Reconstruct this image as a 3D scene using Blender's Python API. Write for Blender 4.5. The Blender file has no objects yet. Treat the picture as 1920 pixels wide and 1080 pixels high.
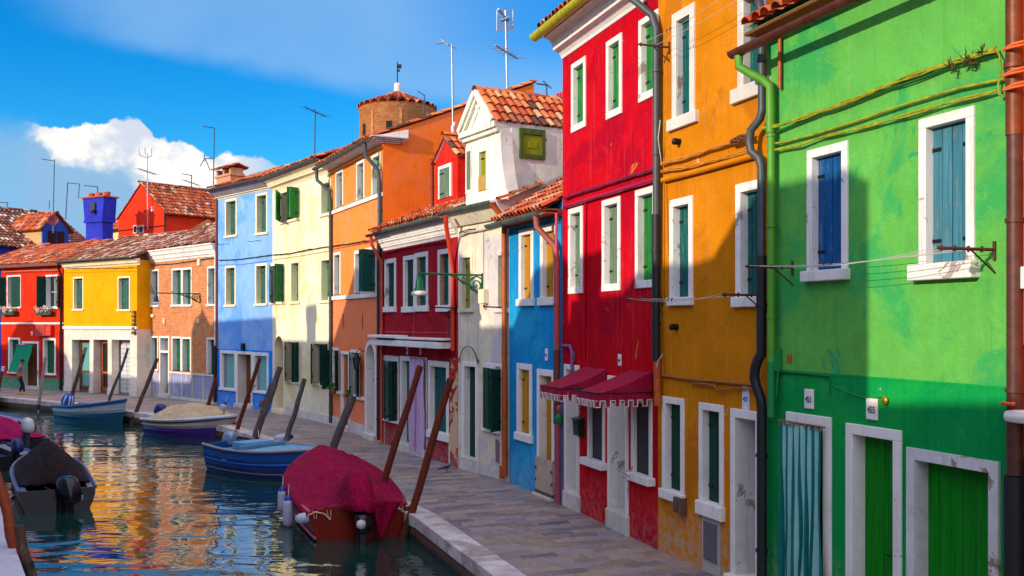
SKY_SAT=1.5; SKY_TINT=(.36,1.02,1.22); SKY_STR=.15; SUN_E=3.8; EXPO=0.2
VEIL_A=.85; VEIL_C=(1.6,3.15,5.2); CL_W=(6.6,6.2,5.8); CL_M=(4.0,4.4,5.1); CL_D=(1.7,3.05,4.6); BACK_FILL=(9.2,9.4,11.4)
import bpy, math, random
import numpy as np
from mathutils import Vector, Matrix, noise
random.seed(7)
PI=math.pi
sc=bpy.context.scene
COL=sc.collection
F_PX=1867.0; HY=605.0; CX=960.0; EYE=3.6; WATER=-0.45
C3=Vector((0,0,EYE))
def ray(px,py): return Vector(((px-CX)/F_PX,1.0,(HY-py)/F_PX))
def GP(px,py,z=0.0):
    t=(EYE-z)*F_PX/(py-HY); return Vector(((px-CX)/F_PX*t,t))
def at(px,py,Y):            # point at depth Y seen there
    r=ray(px,py); return Vector((r.x*Y,Y,EYE+r.z*Y))
def put(o,parent=None):
    COL.objects.link(o)
    if parent is not None: o.parent=parent
    return o
def tag(o,label=None,cat=None,group=None,kind=None):
    if label: o['label']=label
    if cat: o['category']=cat
    if group: o['group']=group
    if kind: o['kind']=kind
    return o
def empty(name,loc=(0,0,0),rz=0,label=None,cat=None,group=None):
    o=bpy.data.objects.new(name,None); o.location=loc; o.rotation_euler=(0,0,rz); o.empty_display_size=.2
    put(o); return tag(o,label,cat,group)
# ---------------------------------------------------------------- mesh builder
class MB:
    def __init__(s): s.v=[];s.f=[];s.m=[];s.r=[];s.sm=[]
    def add(s,vs,fs,m=0,r=0.5,sm=False):
        b=len(s.v); s.v.extend([tuple(v) for v in vs])
        for f in fs: s.f.append([b+i for i in f]); s.m.append(m); s.r.append(r); s.sm.append(sm)
    def box(s,x0,x1,y0,y1,z0,z1,m=0,M=None,r=.5):
        vs=[Vector(p) for p in ((x0,y0,z0),(x1,y0,z0),(x1,y1,z0),(x0,y1,z0),(x0,y0,z1),(x1,y0,z1),(x1,y1,z1),(x0,y1,z1))]
        if M: vs=[M@v for v in vs]
        s.add(vs,[(0,3,2,1),(4,5,6,7),(0,1,5,4),(1,2,6,5),(2,3,7,6),(3,0,4,7)],m,r)
    def quad(s,a,b,c,d,m=0,r=.5): s.add([a,b,c,d],[(0,1,2,3)],m,r)
    def tube(s,pts,r,n=8,m=0,cap=True,sq=1.0):
        pts=[Vector(p) for p in pts]; rs=r if isinstance(r,(list,tuple)) else [r]*len(pts)
        vs=[];fs=[]
        prev=None
        for i,p in enumerate(pts):
            if i==0: d=pts[1]-pts[0]
            elif i==len(pts)-1: d=pts[-1]-pts[-2]
            else: d=(pts[i+1]-pts[i]).normalized()+(pts[i]-pts[i-1]).normalized()
            d.normalize()
            if prev is None:
                a=Vector((0,0,1)) if abs(d.z)<.9 else Vector((1,0,0)); a=(a-d*a.dot(d)).normalized()
            else: a=(prev-d*prev.dot(d)).normalized()
            prev=a; b=d.cross(a)
            for k in range(n):
                t=2*PI*k/n; vs.append(p+(a*math.cos(t)+b*math.sin(t)*sq)*rs[i])
        for i in range(len(pts)-1):
            for k in range(n):
                k2=(k+1)%n; fs.append((i*n+k,i*n+k2,(i+1)*n+k2,(i+1)*n+k))
        s.add(vs,fs,m,sm=True)
        if cap:
            s.add([vs[k] for k in range(n)],[tuple(range(n))[::-1]],m); L=(len(pts)-1)*n
            s.add([vs[L+k] for k in range(n)],[tuple(range(n))],m)
    def lathe(s,prof,c=(0,0,0),n=16,m=0,sx=1,sy=1,M=None):
        c=Vector(c);vs=[];fs=[]
        for (r,z) in prof:
            for k in range(n):
                t=2*PI*k/n; p=Vector((r*math.cos(t)*sx,r*math.sin(t)*sy,z))
                if M: p=M@p
                vs.append(c+p)
        for i in range(len(prof)-1):
            for k in range(n):
                k2=(k+1)%n; fs.append((i*n+k,i*n+k2,(i+1)*n+k2,(i+1)*n+k))
        s.add(vs,fs,m,sm=True)
    def grid(s,P,m=0,sm=True,r=.5,flip=False):     # P[i][j] points
        ni=len(P);nj=len(P[0]); vs=[p for row in P for p in row]; fs=[]
        for i in range(ni-1):
            for j in range(nj-1):
                q=(i*nj+j,i*nj+j+1,(i+1)*nj+j+1,(i+1)*nj+j); fs.append(q[::-1] if flip else q)
        s.add(vs,fs,m,r,sm)
    def prism_x(s,prof,x0,x1,m=0):   # prof (y,z) closed polygon extruded along x
        n=len(prof); vs=[(x0,y,z) for y,z in prof]+[(x1,y,z) for y,z in prof]
        s.add(vs,[tuple(range(n)),tuple(range(n,2*n))[::-1]]+[(i,i+n,(i+1)%n+n,(i+1)%n) for i in range(n)],m)
    def prism_y(s,prof,y0,y1,m=0):   # prof (x,z)
        n=len(prof); vs=[(x,y0,z) for x,z in prof]+[(x,y1,z) for x,z in prof]
        s.add(vs,[tuple(range(n)),tuple(range(n,2*n))[::-1]]+[(i,i+n,(i+1)%n+n,(i+1)%n) for i in range(n)],m)
    def build(s,name,mats,parent=None,bevel=0,fixn=True):
        me=bpy.data.meshes.new(name); me.from_pydata(s.v,[],s.f)
        if not isinstance(mats,(list,tuple)): mats=[mats]
        for m in mats: me.materials.append(m)
        if s.f:
            me.polygons.foreach_set('material_index',s.m); me.polygons.foreach_set('use_smooth',s.sm)
            a=me.attributes.new('rnd','FLOAT','FACE'); a.data.foreach_set('value',s.r)
        me.update()
        o=bpy.data.objects.new(name,me); put(o,parent)
        if bevel:
            b=o.modifiers.new('bevel','BEVEL'); b.width=bevel; b.segments=2; b.limit_method='ANGLE'; b.angle_limit=.9
            b.use_clamp_overlap=True
        return o
# ---------------------------------------------------------------- materials
def lin(c):
    return tuple(((x/255)/12.92 if x/255<=.04045 else ((x/255+.055)/1.055)**2.4) for x in c)
class NT:
    def __init__(s,tree): s.t=tree; s.n=tree.nodes; s.l=tree.links
    def new(s,t,**kw):
        n=s.n.new(t)
        for k,v in kw.items():
            if k in ('inp',): 
                for a,b in v.items(): n.inputs[a].default_value=b
            else: setattr(n,k,v)
        return n
    def link(s,a,b): s.l.new(a,b)
    def math(s,op,a,b=None,c=None,clamp=False):
        n=s.n.new('ShaderNodeMath'); n.operation=op; n.use_clamp=clamp
        for i,x in enumerate((a,b,c)):
            if x is None: continue
            if isinstance(x,(int,float)): n.inputs[i].default_value=x
            else: s.l.new(x,n.inputs[i])
        return n.outputs[0]
    def mix(s,f,a,b,mode='MIX'):
        n=s.n.new('ShaderNodeMix'); n.data_type='RGBA'; n.blend_type=mode
        for i,x in ((0,f),(6,a),(7,b)):
            if isinstance(x,(int,float)): n.inputs[i].default_value=x
            elif isinstance(x,tuple): n.inputs[i].default_value=(*x[:3],1)
            else: s.l.new(x,n.inputs[i])
        return n.outputs[2]
    def ramp(s,f,stops,interp='LINEAR'):
        n=s.n.new('ShaderNodeValToRGB'); n.color_ramp.interpolation=interp; e=n.color_ramp.elements
        while len(e)<len(stops): e.new(.5)
        for k,(p,c) in zip(e,stops):
            k.position=p; k.color=(*c[:3],1) if isinstance(c,tuple) else (c,c,c,1)
        s.l.new(f,n.inputs[0]); return n.outputs[0]
    def sstep(s,x,a,b):
        n=s.n.new('ShaderNodeMapRange'); n.interpolation_type='SMOOTHSTEP'; s.l.new(x,n.inputs[0])
        n.inputs[1].default_value=a;n.inputs[2].default_value=b;n.inputs[3].default_value=0;n.inputs[4].default_value=1
        return n.outputs[0]
    def noise(s,vec,scale,detail=3,rough=.5,dist=0):
        n=s.new('ShaderNodeTexNoise'); n.inputs['Scale'].default_value=scale; n.inputs['Detail'].default_value=detail
        n.inputs['Roughness'].default_value=rough; n.inputs['Distortion'].default_value=dist
        if vec is not None: s.l.new(vec,n.inputs['Vector'])
        return n.outputs['Fac']
    def mapping(s,vec,scale=(1,1,1),loc=(0,0,0),rot=(0,0,0)):
        n=s.new('ShaderNodeMapping'); n.inputs['Scale'].default_value=scale; n.inputs['Location'].default_value=loc
        n.inputs['Rotation'].default_value=rot; s.l.new(vec,n.inputs['Vector']); return n.outputs[0]
MATS={}
def newmat(name):
    m=bpy.data.materials.new(name); m.use_nodes=True; t=NT(m.node_tree)
    b=m.node_tree.nodes['Principled BSDF']; return m,t,b
def objco(t):
    c=t.new('ShaderNodeTexCoord'); return c.outputs['Object']
def bump(t,b,h,strength=.3,dist=.02):
    n=t.new('ShaderNodeBump'); n.inputs['Strength'].default_value=strength; n.inputs['Distance'].default_value=dist
    t.link(h,n.inputs['Height']); t.link(n.outputs[0],b.inputs['Normal'])
def plain(name,c,rough=.6,metal=0,var=.15,scale=6,spec=.4,bmp=.15):
    if name in MATS: return MATS[name]
    m,t,b=newmat(name); c=lin(c); co=objco(t)
    f=t.noise(co,scale,5,.6)
    lo=tuple(x*(1-var) for x in c); hi=tuple(min(1,x*(1+var)) for x in c)
    col=t.ramp(f,[(.3,lo),(.7,hi)]); t.link(col,b.inputs['Base Color'])
    b.inputs['Roughness'].default_value=rough; b.inputs['Metallic'].default_value=metal
    b.inputs['Specular IOR Level'].default_value=spec
    if bmp: bump(t,b,t.noise(co,scale*4,3),bmp,.01)
    MATS[name]=m; return m
def plaster(name,c,c2=None,streak=.12,peel=None,peel_amt=.0,var=.14,damp=.35,seed=0,low=None):
    """painted lime plaster: cloudy tone, rain streaks, salt bloom near the ground, flaked patches"""
    m,t,b=newmat(name); c=lin(c); co=t.mapping(objco(t),loc=(seed*3.7,seed,seed*1.3))
    lo=tuple(x*(1-var) for x in c); hi=tuple(min(.9,x*(1+var)+.004) for x in c)
    f=t.math('ADD',t.math('MULTIPLY',t.noise(co,.9,7,.62,.4),.6),t.math('MULTIPLY',t.noise(co,4.2,7,.7,.3),.4))
    var*=1.5; lo=tuple(x*(1-var) for x in c); hi=tuple(min(.9,x*(1+var)+.004) for x in c)
    col=t.ramp(f,[(.36,lo),(.64,hi)])
    if c2: # older coat showing through in clouds
        f2=t.noise(co,.55,6,.7,.8); col=t.mix(t.math('MULTIPLY',t.sstep(f2,.5,.6),.85),col,lin(c2))
    st=t.noise(t.mapping(co,scale=(7,7,.45)),1,5,.65)
    col=t.mix(t.math('MULTIPLY',t.sstep(st,.52,.75),streak*2.2),col,tuple(x*.45 for x in c))
    st2=t.noise(t.mapping(co,scale=(11,11,.35),loc=(9,2,4)),1,4,.6)
    col=t.mix(t.math('MULTIPLY',t.sstep(st2,.55,.8),streak*1.6),col,tuple(min(.9,x*.6+.3) for x in c))
    bl_=t.noise(co,1.9,8,.78,.6); col=t.mix(t.math('MULTIPLY',t.sstep(bl_,.56,.64),.28),col,tuple(min(.9,x*1.25+.03) for x in c)); col=t.mix(t.math('MULTIPLY',t.math('SUBTRACT',1,t.sstep(bl_,.36,.44)),.3),col,tuple(x*.62 for x in c))
    fine=t.noise(co,34,4,.7)
    col=t.mix(.16,col,t.ramp(fine,[(.3,.25),(.7,.9)]),'OVERLAY')
    if damp:
        sx=t.new('ShaderNodeSeparateXYZ'); t.link(objco(t),sx.inputs[0])
        h=t.math('ADD',sx.outputs[2],t.math('MULTIPLY',t.noise(co,1.7,6,.7),-1.6))
        dm=t.math('SUBTRACT',1,t.sstep(h,-.75,.25))
        dm=t.math('MULTIPLY',dm,t.sstep(t.noise(co,7,6,.75),.38,.62))
        col=t.mix(t.math('MULTIPLY',dm,damp),col,(.42,.40,.36))
    hgt=t.math('ADD',t.math('MULTIPLY',t.noise(co,3.2,6,.62),.8),t.math('MULTIPLY',fine,.35))
    if peel:
        pk=t.math('ADD',t.noise(co,2.3,8,.72,.5),t.math('MULTIPLY',t.noise(co,.6,2),.5))
        th=.98-peel_amt
        mk=t.sstep(pk,th,th+.012)
        col=t.mix(mk,col,lin(peel)); hgt=t.math('SUBTRACT',hgt,t.math('MULTIPLY',mk,.5))
    t.link(col,b.inputs['Base Color']); b.inputs['Roughness'].default_value=.92; b.inputs['Specular IOR Level'].default_value=.06
    bump(t,b,hgt,.55,.018)
    MATS[name]=m; return m
def wood(name,c,c2=None,var=.35,rough=.65,wear=.12,axis='z',spec=.2):
    if name in MATS: return MATS[name]
    m,t,b=newmat(name); c=lin(c); co=objco(t)
    sc_={'z':(28,28,1.2),'x':(1.2,28,28)}[axis]
    g=t.noise(t.mapping(co,scale=sc_),1,6,.6,.3)
    at_=t.new('ShaderNodeAttribute'); at_.attribute_name='rnd'
    col=t.ramp(g,[(.3,tuple(x*(1-var) for x in c)),(.7,tuple(min(1,x*(1+var)) for x in c))])
    col=t.mix(t.math('MULTIPLY',at_.outputs['Fac'],.35),col,tuple(x*.55 for x in c))
    if c2:
        f=t.noise(t.mapping(co,scale=(18,18,3)),1,7,.75); col=t.mix(t.math('MULTIPLY',t.sstep(f,.57,.62),wear*5),col,lin(c2))
    t.link(col,b.inputs['Base Color']); b.inputs['Roughness'].default_value=rough; b.inputs['Specular IOR Level'].default_value=spec
    bump(t,b,g,.35,.006); MATS[name]=m; return m
def brickmat(name,c1,c2,mortar,scale=(1,1,1),bw=.25,bh=.07,cyl=False):
    m,t,b=newmat(name); co=objco(t); s=t.new('ShaderNodeSeparateXYZ'); t.link(co,s.inputs[0])
    cb=t.new('ShaderNodeCombineXYZ')
    if cyl:
        t.link(t.math('MULTIPLY',t.math('ARCTAN2',s.outputs[0],s.outputs[1]),3.0),cb.inputs[0])
    else: t.link(t.math('ADD',s.outputs[0],s.outputs[1]),cb.inputs[0])
    t.link(s.outputs[2],cb.inputs[1])
    br=t.new('ShaderNodeTexBrick'); t.link(cb.outputs[0],br.inputs['Vector'])
    br.inputs['Scale'].default_value=1; br.inputs['Brick Width'].default_value=bw; br.inputs['Row Height'].default_value=bh
    br.inputs['Mortar Size'].default_value=.008; br.inputs['Color1'].default_value=(*lin(c1),1); br.inputs['Color2'].default_value=(*lin(c2),1)
    br.inputs['Mortar'].default_value=(*lin(mortar),1); br.inputs['Bias'].default_value=-.1
    f=t.noise(co,1.1,7,.7,.5)
    col=t.mix(t.math('MULTIPLY',t.sstep(f,.45,.7),.55),br.outputs['Color'],lin((205,160,110)))
    col=t.mix(t.math('MULTIPLY',t.sstep(t.noise(co,2.6,6,.7),.5,.72),.4),col,lin((110,60,45)))
    t.link(col,b.inputs['Base Color']); b.inputs['Roughness'].default_value=.9; b.inputs['Specular IOR Level'].default_value=.2
    bump(t,b,t.math('ADD',t.math('MULTIPLY',br.outputs['Fac'],-1),t.noise(co,30,3)),.5,.01)
    MATS[name]=m; return m
def tilemat(name,stops):
    m,t,b=newmat(name); co=objco(t)
    a=t.new('ShaderNodeAttribute'); a.attribute_name='rnd'
    col=t.ramp(a.outputs['Fac'],[(p,lin(c)) for p,c in stops],'CONSTANT')
    f=t.noise(co,9,6,.7); col=t.mix(t.math('MULTIPLY',t.sstep(f,.5,.7),.45),col,lin((72,52,44)))
    f2=t.noise(co,3.1,7,.75); col=t.mix(t.math('MULTIPLY',t.sstep(f2,.54,.68),.5),col,lin((176,160,130)))
    t.link(col,b.inputs['Base Color']); b.inputs['Roughness'].default_value=.85; b.inputs['Specular IOR Level'].default_value=.25
    bump(t,b,f,.4,.01); MATS[name]=m; return m
TILE_A=tilemat('terracotta_mixed',[(0,(196,92,50)),(.2,(216,118,66)),(.38,(178,74,42)),(.52,(150,88,62)),(.64,(206,152,108)),(.76,(222,122,58)),(.88,(92,56,46))])
TILE_B=tilemat('terracotta_orange',[(0,(190,82,42)),(.26,(206,104,56)),(.45,(164,68,40)),(.62,(112,60,44)),(.74,(190,104,66)),(.88,(206,160,128))])
TILE_C=tilemat('terracotta_weathered',[(0,(130,76,58)),(.2,(156,92,68)),(.36,(88,58,50)),(.55,(188,140,112)),(.7,(140,68,48)),(.84,(214,190,168))])
WHITE=plaster('white_trim_plaster',(226,222,216),streak=.22,damp=.3,var=.06,peel=(168,156,144),peel_amt=.085,seed=2)
STONE=plaster('istrian_stone',(205,198,188),streak=.15,damp=.2,var=.12,seed=4)
WORN=plaster('flaking_white_reveal',(205,205,205),streak=.2,damp=.2,var=.1,peel=(150,132,116),peel_amt=.13,seed=5)
CREAMT=plaster('cream_trim',(232,216,180),streak=.12,damp=.1,var=.06,seed=6)
GREYT=plaster('grey_soffit',(150,140,150),streak=.1,damp=0,var=.1,seed=7)
SH_GREEN=wood('shutter_green',(16,92,52),(120,150,120))
SH_TEAL=wood('shutter_teal',(10,86,84),(90,140,130))
SH_DKG=wood('shutter_dark_green',(10,62,48),(60,90,80),wear=.05)
SH_SAGE=wood('shutter_sage',(96,120,96),(160,160,140))
SH_YEL=wood('shutter_ochre',(186,132,14),(120,90,30),wear=.06)
SH_LIME=wood('shutter_olive_lime',(140,146,10),(90,110,20),wear=.08)
SH_BLUE=wood('shutter_blue',(10,84,140),(120,140,150),wear=.1)
SH_SLATE=wood('shutter_faded_slate',(62,122,140),(110,120,120),wear=.14)
SH_WORN=wood('shutter_peeling_green',(40,96,88),(170,130,90),wear=.2)
SH_BRIGHT=wood('shutter_bright_green',(28,120,50),(130,150,60),wear=.1)
D_GREEN=wood('door_green',(4,126,20),(50,150,60),wear=.06,spec=.15)
D_BROWN=wood('door_brown',(116,66,32)); D_WHITE=wood('door_white',(205,205,205)); D_GREY=wood('door_grey',(120,120,128))
POLE_R=wood('pole_rust_red',(104,44,26),(70,50,40),wear=.1); POLE_G=wood('pole_grey_wood',(86,80,80),(140,135,130),wear=.15); POLE_B=wood('pole_brown_wood',(88,66,56),(130,120,110),wear=.15)
POLE_L=wood('pole_bleached_wood',(150,140,130),(90,80,76),wear=.15)
IRON=plain('black_iron',(34,34,38),.5,.6); STEEL=plain('grey_steel',(150,155,165),.4,.8); GUTG=plain('green_grey_copper_gutter',(86,104,92),.55,.3,.3)
GUTB=plain('brown_copper',(110,58,44),.45,.5,.35,9); PIPEG=plain('dark_grey_pipe',(70,76,80),.5,.2,.2); PIPEBK=plain('black_pipe',(30,34,38),.5,.1)
CABLE=plain('dusty_black_cable',(46,38,34),.7); PIPEBR=plain('orange_brown_pipe',(176,86,30),.55,.1,.25)
def glassmat(name,c,rough=.08):
    m,t,b=newmat(name); b.inputs['Base Color'].default_value=(*lin(c),1); b.inputs['Roughness'].default_value=rough
    b.inputs['Specular IOR Level'].default_value=.7; co=objco(t); bump(t,b,t.noise(co,1.5,2),.05,.02); MATS[name]=m; return m
GLASS=glassmat('dark_window_glass',(30,38,44)); GLASS_T=glassmat('pale_teal_glass',(96,158,156),.2); GLASS_B=glassmat('brown_glass',(60,42,34))
DARK=plain('dark_interior',(24,20,20),.9)
# ---------------------------------------------------------------- tiles
def tiles(mb,O,U,V,width,length,sp=.2,tl=.37,r=.088,seg=5,keep=None,m=0):
    O=Vector(O);U=Vector(U).normalized();V=Vector(V).normalized();N=U.cross(V).normalized()
    if N.z<0: N=-N
    nc=max(1,int(round(width/sp))); sp=width/nc; nr=max(1,int(math.ceil(length/tl)))
    rows=nr
    # channel tiles: a shallow trough sheet per column, rows stepped
    for i in range(nc):
        cx=(i+.5)*sp; jx=random.uniform(-.008,.008)
        for j in range(rows):
            v0=j*tl; v1=min(length,v0+tl)
            if v1-v0<.03: continue
            fu=cx/width; fv=(v0+v1)/2/length
            if keep and not keep(fu,fv): continue
            rn=random.random()
            # channel under, between covers
            a=O+U*(cx-sp)+V*v0+N*.012; b=O+U*cx+V*v0+N*.012; c=O+U*cx+V*v1; d=O+U*(cx-sp)+V*v1
            if i>0: mb.add([a,(a+b)/2-N*.03,b,c,(c+d)/2-N*.03,d],[(0,1,4,5),(1,2,3,4)],m,random.random(),True)
            r0=r*random.uniform(.95,1.06); r1=r*.82
            tilt=random.uniform(-.012,.012); lift=.03+random.uniform(0,.01); jv=random.uniform(-.012,.012)
            vs=[]
            for (vv,rr,h) in ((v0-.02+jv,r0,lift),(min(length+.03,v1+.05),r1,0)):
                base=O+U*(cx+jx+(tilt if vv>v0 else -tilt))+V*vv+N*h
                for k in range(seg+1):
                    t=PI*k/seg; vs.append(base+U*(math.cos(t)*rr)+N*(math.sin(t)*rr*.85))
            n=seg+1
            fs=[(k,k+1,n+k+1,n+k) for k in range(seg)]
            mb.add(vs,fs,m,rn,True)
            # tile edge thickness at its lower end
            vi=[O+U*(cx+jx)+V*(v0-.02+jv)+N*lift+U*(math.cos(PI*k/seg)*(r0-.016))+N*(math.sin(PI*k/seg)*(r0-.016)*.85) for k in range(seg+1)]
            mb.add(vs[:n]+vi,[(k,n+k,n+k+1,k+1) for k in range(seg)],m,rn)
    mb.quad(O-N*.02,O+U*width-N*.02,O+U*width+V*length-N*.02,O+V*length-N*.02,m,.5)
def ridge(mb,a,b,r=.11,tl=.4,m=0):
    a=Vector(a);b=Vector(b);L=(b-a).length;d=(b-a)/L;side=d.cross(Vector((0,0,1))).normalized();up=side.cross(d)
    n=max(1,int(L/tl)); s=L/n
    for i in range(n):
        vs=[]
        for (t,rr) in ((i*s-.02,r*1.06),((i+1)*s+.04,r*.88)):
            for k in range(7):
                q=PI*k/6; vs.append(a+d*t+side*math.cos(q)*rr+up*(math.sin(q)*rr*.8+.02))
        mb.add(vs,[(k,k+1,8+k,7+k) for k in range(6)],m,random.random(),True)
# ---------------------------------------------------------------- house
class House:
    def __init__(s,name,label,P0,P1,cat='house',group=None):
        s.P0=Vector(P0);s.P1=Vector(P1);s.u=(s.P1-s.P0).normalized();s.W=(s.P1-s.P0).length
        s.n=Vector((s.u.y,-s.u.x))
        if s.n.y>0: s.n=-s.n
        s.inw=-s.n; s.root=empty(name,(s.P0.x,s.P0.y,0),math.atan2(s.u.y,s.u.x),label,cat,group)
        s.holes=[];s.fr=WHITE;s.ds=1.0
    def loc(s,px,py,d=0):
        r=ray(px,py); n3=Vector((s.n.x,s.n.y,0)); P=Vector((s.P0.x,s.P0.y,0))
        t=(d-(C3-P).dot(n3))/r.dot(n3); Q=C3+r*t-P
        return Vector((Q.x*s.u.x+Q.y*s.u.y,-d,Q.z))
    def X(s,px,d=0,py=600): return s.loc(px,py,d).x
    def Z(s,px,py,d=0): return s.loc(px,py,d).z
    def path(s,pts): return [s.loc(*p) for p in pts]
    def rect(s,xl,xr,yt,yb):
        xm=(xl+xr)/2; return s.X(xl),s.X(xr),s.Z(xm,yb),s.Z(xm,yt)
    def wall(s,mats,ztop,D=5.5,bands=(),zridge=None,ridge_y=None,zlow=-.3,xmax=None,name='wall'):
        """front sheet with holes, plus sides and back"""
        W=s.W if xmax is None else xmax; mb=MB(); xs={0,W}; zs={zlow,ztop}
        for (a,b,c,d) in s.holes: xs|={max(0,a),min(W,b)}; zs|={max(zlow,c),min(ztop,d)}
        for z,_ in bands: zs.add(z)
        xs=sorted(xs);zs=sorted(zs)
        def band(z):
            for zt,mi in bands:
                if z<zt: return mi
            return 0
        for i in range(len(xs)-1):
            for j in range(len(zs)-1):
                cx=(xs[i]+xs[i+1])/2;cz=(zs[j]+zs[j+1])/2
                if xs[i+1]-xs[i]<1e-5 or zs[j+1]-zs[j]<1e-5: continue
                if any(a<cx<b and c<cz<d for a,b,c,d in s.holes): continue
                mb.quad((xs[i],0,zs[j]),(xs[i+1],0,zs[j]),(xs[i+1],0,zs[j+1]),(xs[i],0,zs[j+1]),band(cz))
        e=.006
        ry=D/2 if ridge_y is None else ridge_y; zr=ztop if zridge is None else zridge
        for x,fl in ((e,0),(W-e,1)):
            p=[(x,0,zlow),(x,0,ztop),(x,ry,zr),(x,D,ztop if ry<D else zr),(x,D,zlow)]
            if ry>=D: p=[(x,0,zlow),(x,0,ztop),(x,D,zr),(x,D,zlow)]
            mb.add(p,[tuple(range(len(p))) if not fl else tuple(range(len(p)))[::-1]])
        mb.quad((W,D,zlow),(0,D,zlow),(0,D,ztop if ry<D else zr),(W,D,ztop if ry<D else zr))
        s.ztop=ztop;s.D=D
        return mb.build(name,mats,s.root)
    def roof(s,mat,ztop,D=5.5,ov=.35,pitch=.42,ridge_y=None,sp=.2,x0=0,x1=None,th=True,y_to=None,name='roof',r=.088):
        x1=s.W if x1 is None else x1; ry=D/2 if ridge_y is None else ridge_y
        mb=MB(); V=Vector((0,1,pitch)).normalized(); yend=ry if y_to is None else y_to
        L=(yend+ov)*math.sqrt(1+pitch*pitch)
        tiles(mb,(x0,-ov,ztop+.06-pitch*ov),(1,0,0),V,x1-x0,L,sp=sp,r=r)
        zr=ztop+.06+pitch*ry
        if ry<D: mb.quad((x0,ry,zr),(x1,ry,zr),(x1,D+.2,zr-pitch*(D+.2-ry)),(x0,D+.2,zr-pitch*(D+.2-ry)),0,.3)
        if th: ridge(mb,(x0,ry,zr+.02),(x1,ry,zr+.02))
        mb.box(x0,x1,-ov+.02,.0,ztop-pitch*ov-.05,ztop-pitch*ov-.02,0)
        return mb.build(name,mat,s.root)
    def gutter(s,mat,x0,x1,y,z,r=.075,name='gutter',brk=True):
        mb=MB(); pr=[]
        for k in range(9): t=PI+PI*k/8; pr.append((y+math.cos(t)*r,z+math.sin(t)*r))
        for k in range(9): t=2*PI-PI*k/8; pr.append((y+math.cos(t)*(r-.008),z+math.sin(t)*(r-.008)))
        mb.prism_x(pr,x0,x1)
        if brk:
            x=x0+.2
            while x<x1:
                pb=[(y+math.cos(PI+PI*k/8)*(r+.006),z+math.sin(PI+PI*k/8)*(r+.006)) for k in range(9)]
                pb+=[(y+math.cos(2*PI-PI*k/8)*(r),z+math.sin(2*PI-PI*k/8)*r) for k in range(9)]
                mb.prism_x(pb,x,x+.03); x+=.75
        return mb.build(name,mat,s.root)
    def cornice(s,mat,x0,x1,zc,zt,ov,steps=3,name='cornice'):
        pr=[(0.003,zc)]; n=steps; H=zt-zc
        for i in range(n):
            d=ov*(i+1)/n; z0=zc+H*i/n; z1=zc+H*(i+1)/n
            d0=ov*i/n+.02
            pr.append((-d0,z0+.004)); 
            for k in range(1,5):
                a=k/4; pr.append((-(d0+(d-d0)*(1-math.cos(a*PI/2))),z0+(z1-z0)*.75*math.sin(a*PI/2)*.9))
            pr.append((-d,z1-.002))
        pr.append((0.003,zt)); mb=MB(); mb.prism_x(pr,x0,x1); return mb.build(name,mat,s.root,bevel=.004)
    def band(s,mat,x0,x1,z0,z1,d=.05,name='string_course'):
        mb=MB(); mb.box(x0,x1,-d,.02,z0,z1); return mb.build(name,mat,s.root,bevel=.008)
    def pipe(s,mat,pts,r=.05,name='downpipe',clamps=True,n=10):
        mb=MB(); P=[Vector(p) for p in pts]; mb.tube(P,r,n)
        if clamps:
            for a,b in zip(P,P[1:]):
                if abs((b-a).z)>1.2:
                    k=int(abs((b-a).z)/1.1)
                    for i in range(k):
                        q=a.lerp(b,(i+.5)/k); dr=(b-a).normalized(); mb.tube([q-dr*.02,q+dr*.02],r*1.22,n)
        return mb.build(name,mat,s.root)
    def cable(s,mat,pts,r=.012,twist=3,name='cable',rad=.02,sag=.0):
        r*=.6; rad*=.6
        """bundle of cables running along a wall"""
        P=[Vector(p) for p in pts]; mb=MB(); fine=[]
        for a,b in zip(P,P[1:]):
            n=max(2,int((b-a).length/.12))
            for i in range(n): fine.append(a.lerp(b,i/n)+Vector((0,0,-sag*math.sin(PI*i/n))))
        fine.append(P[-1])
        for c in range(twist):
            ph=2*PI*c/max(1,twist); pts2=[]
            for i,q in enumerate(fine):
                t=i*.55+ph; w=noise.noise(Vector((i*.2,c*5.1,s.W)))*.02
                pts2.append(q+Vector((0,-abs(math.cos(t))*rad*.6,math.sin(t)*rad+w)) if twist>1 else q)
            mb.tube(pts2,r,5)
        return mb.build(name,mat,s.root)
    # --- openings
    def leaf(s,mb,hx,hy,sg,w,z0,z1,ang,hinge=True,pl=.13,th=.035):
        ca,sa=math.cos(ang),math.sin(ang); D=Vector((sg*ca,-sa,0)); Nn=Vector((-sg*sa,-ca,0))  # outer face normal
        o=Vector((hx,hy,0)); n=max(1,int(round(w/pl))); pw=w/n
        for i in range(n):
            a=o+D*(i*pw+.003); b=o+D*((i+1)*pw-.003); t=th+random.uniform(-.002,.002); rr=random.random()
            vs=[]
            for z in (z0,z1-random.uniform(0,.006)):
                vs+= [a+Vector((0,0,z)),b+Vector((0,0,z)),b+Nn*t+Vector((0,0,z)),a+Nn*t+Vector((0,0,z))]
            fs=[(0,1,2,3),(4,5,6,7),(0,1,5,4),(1,2,6,5),(2,3,7,6),(3,0,4,7)]
            mb.add(vs,fs,0,rr)
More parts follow.
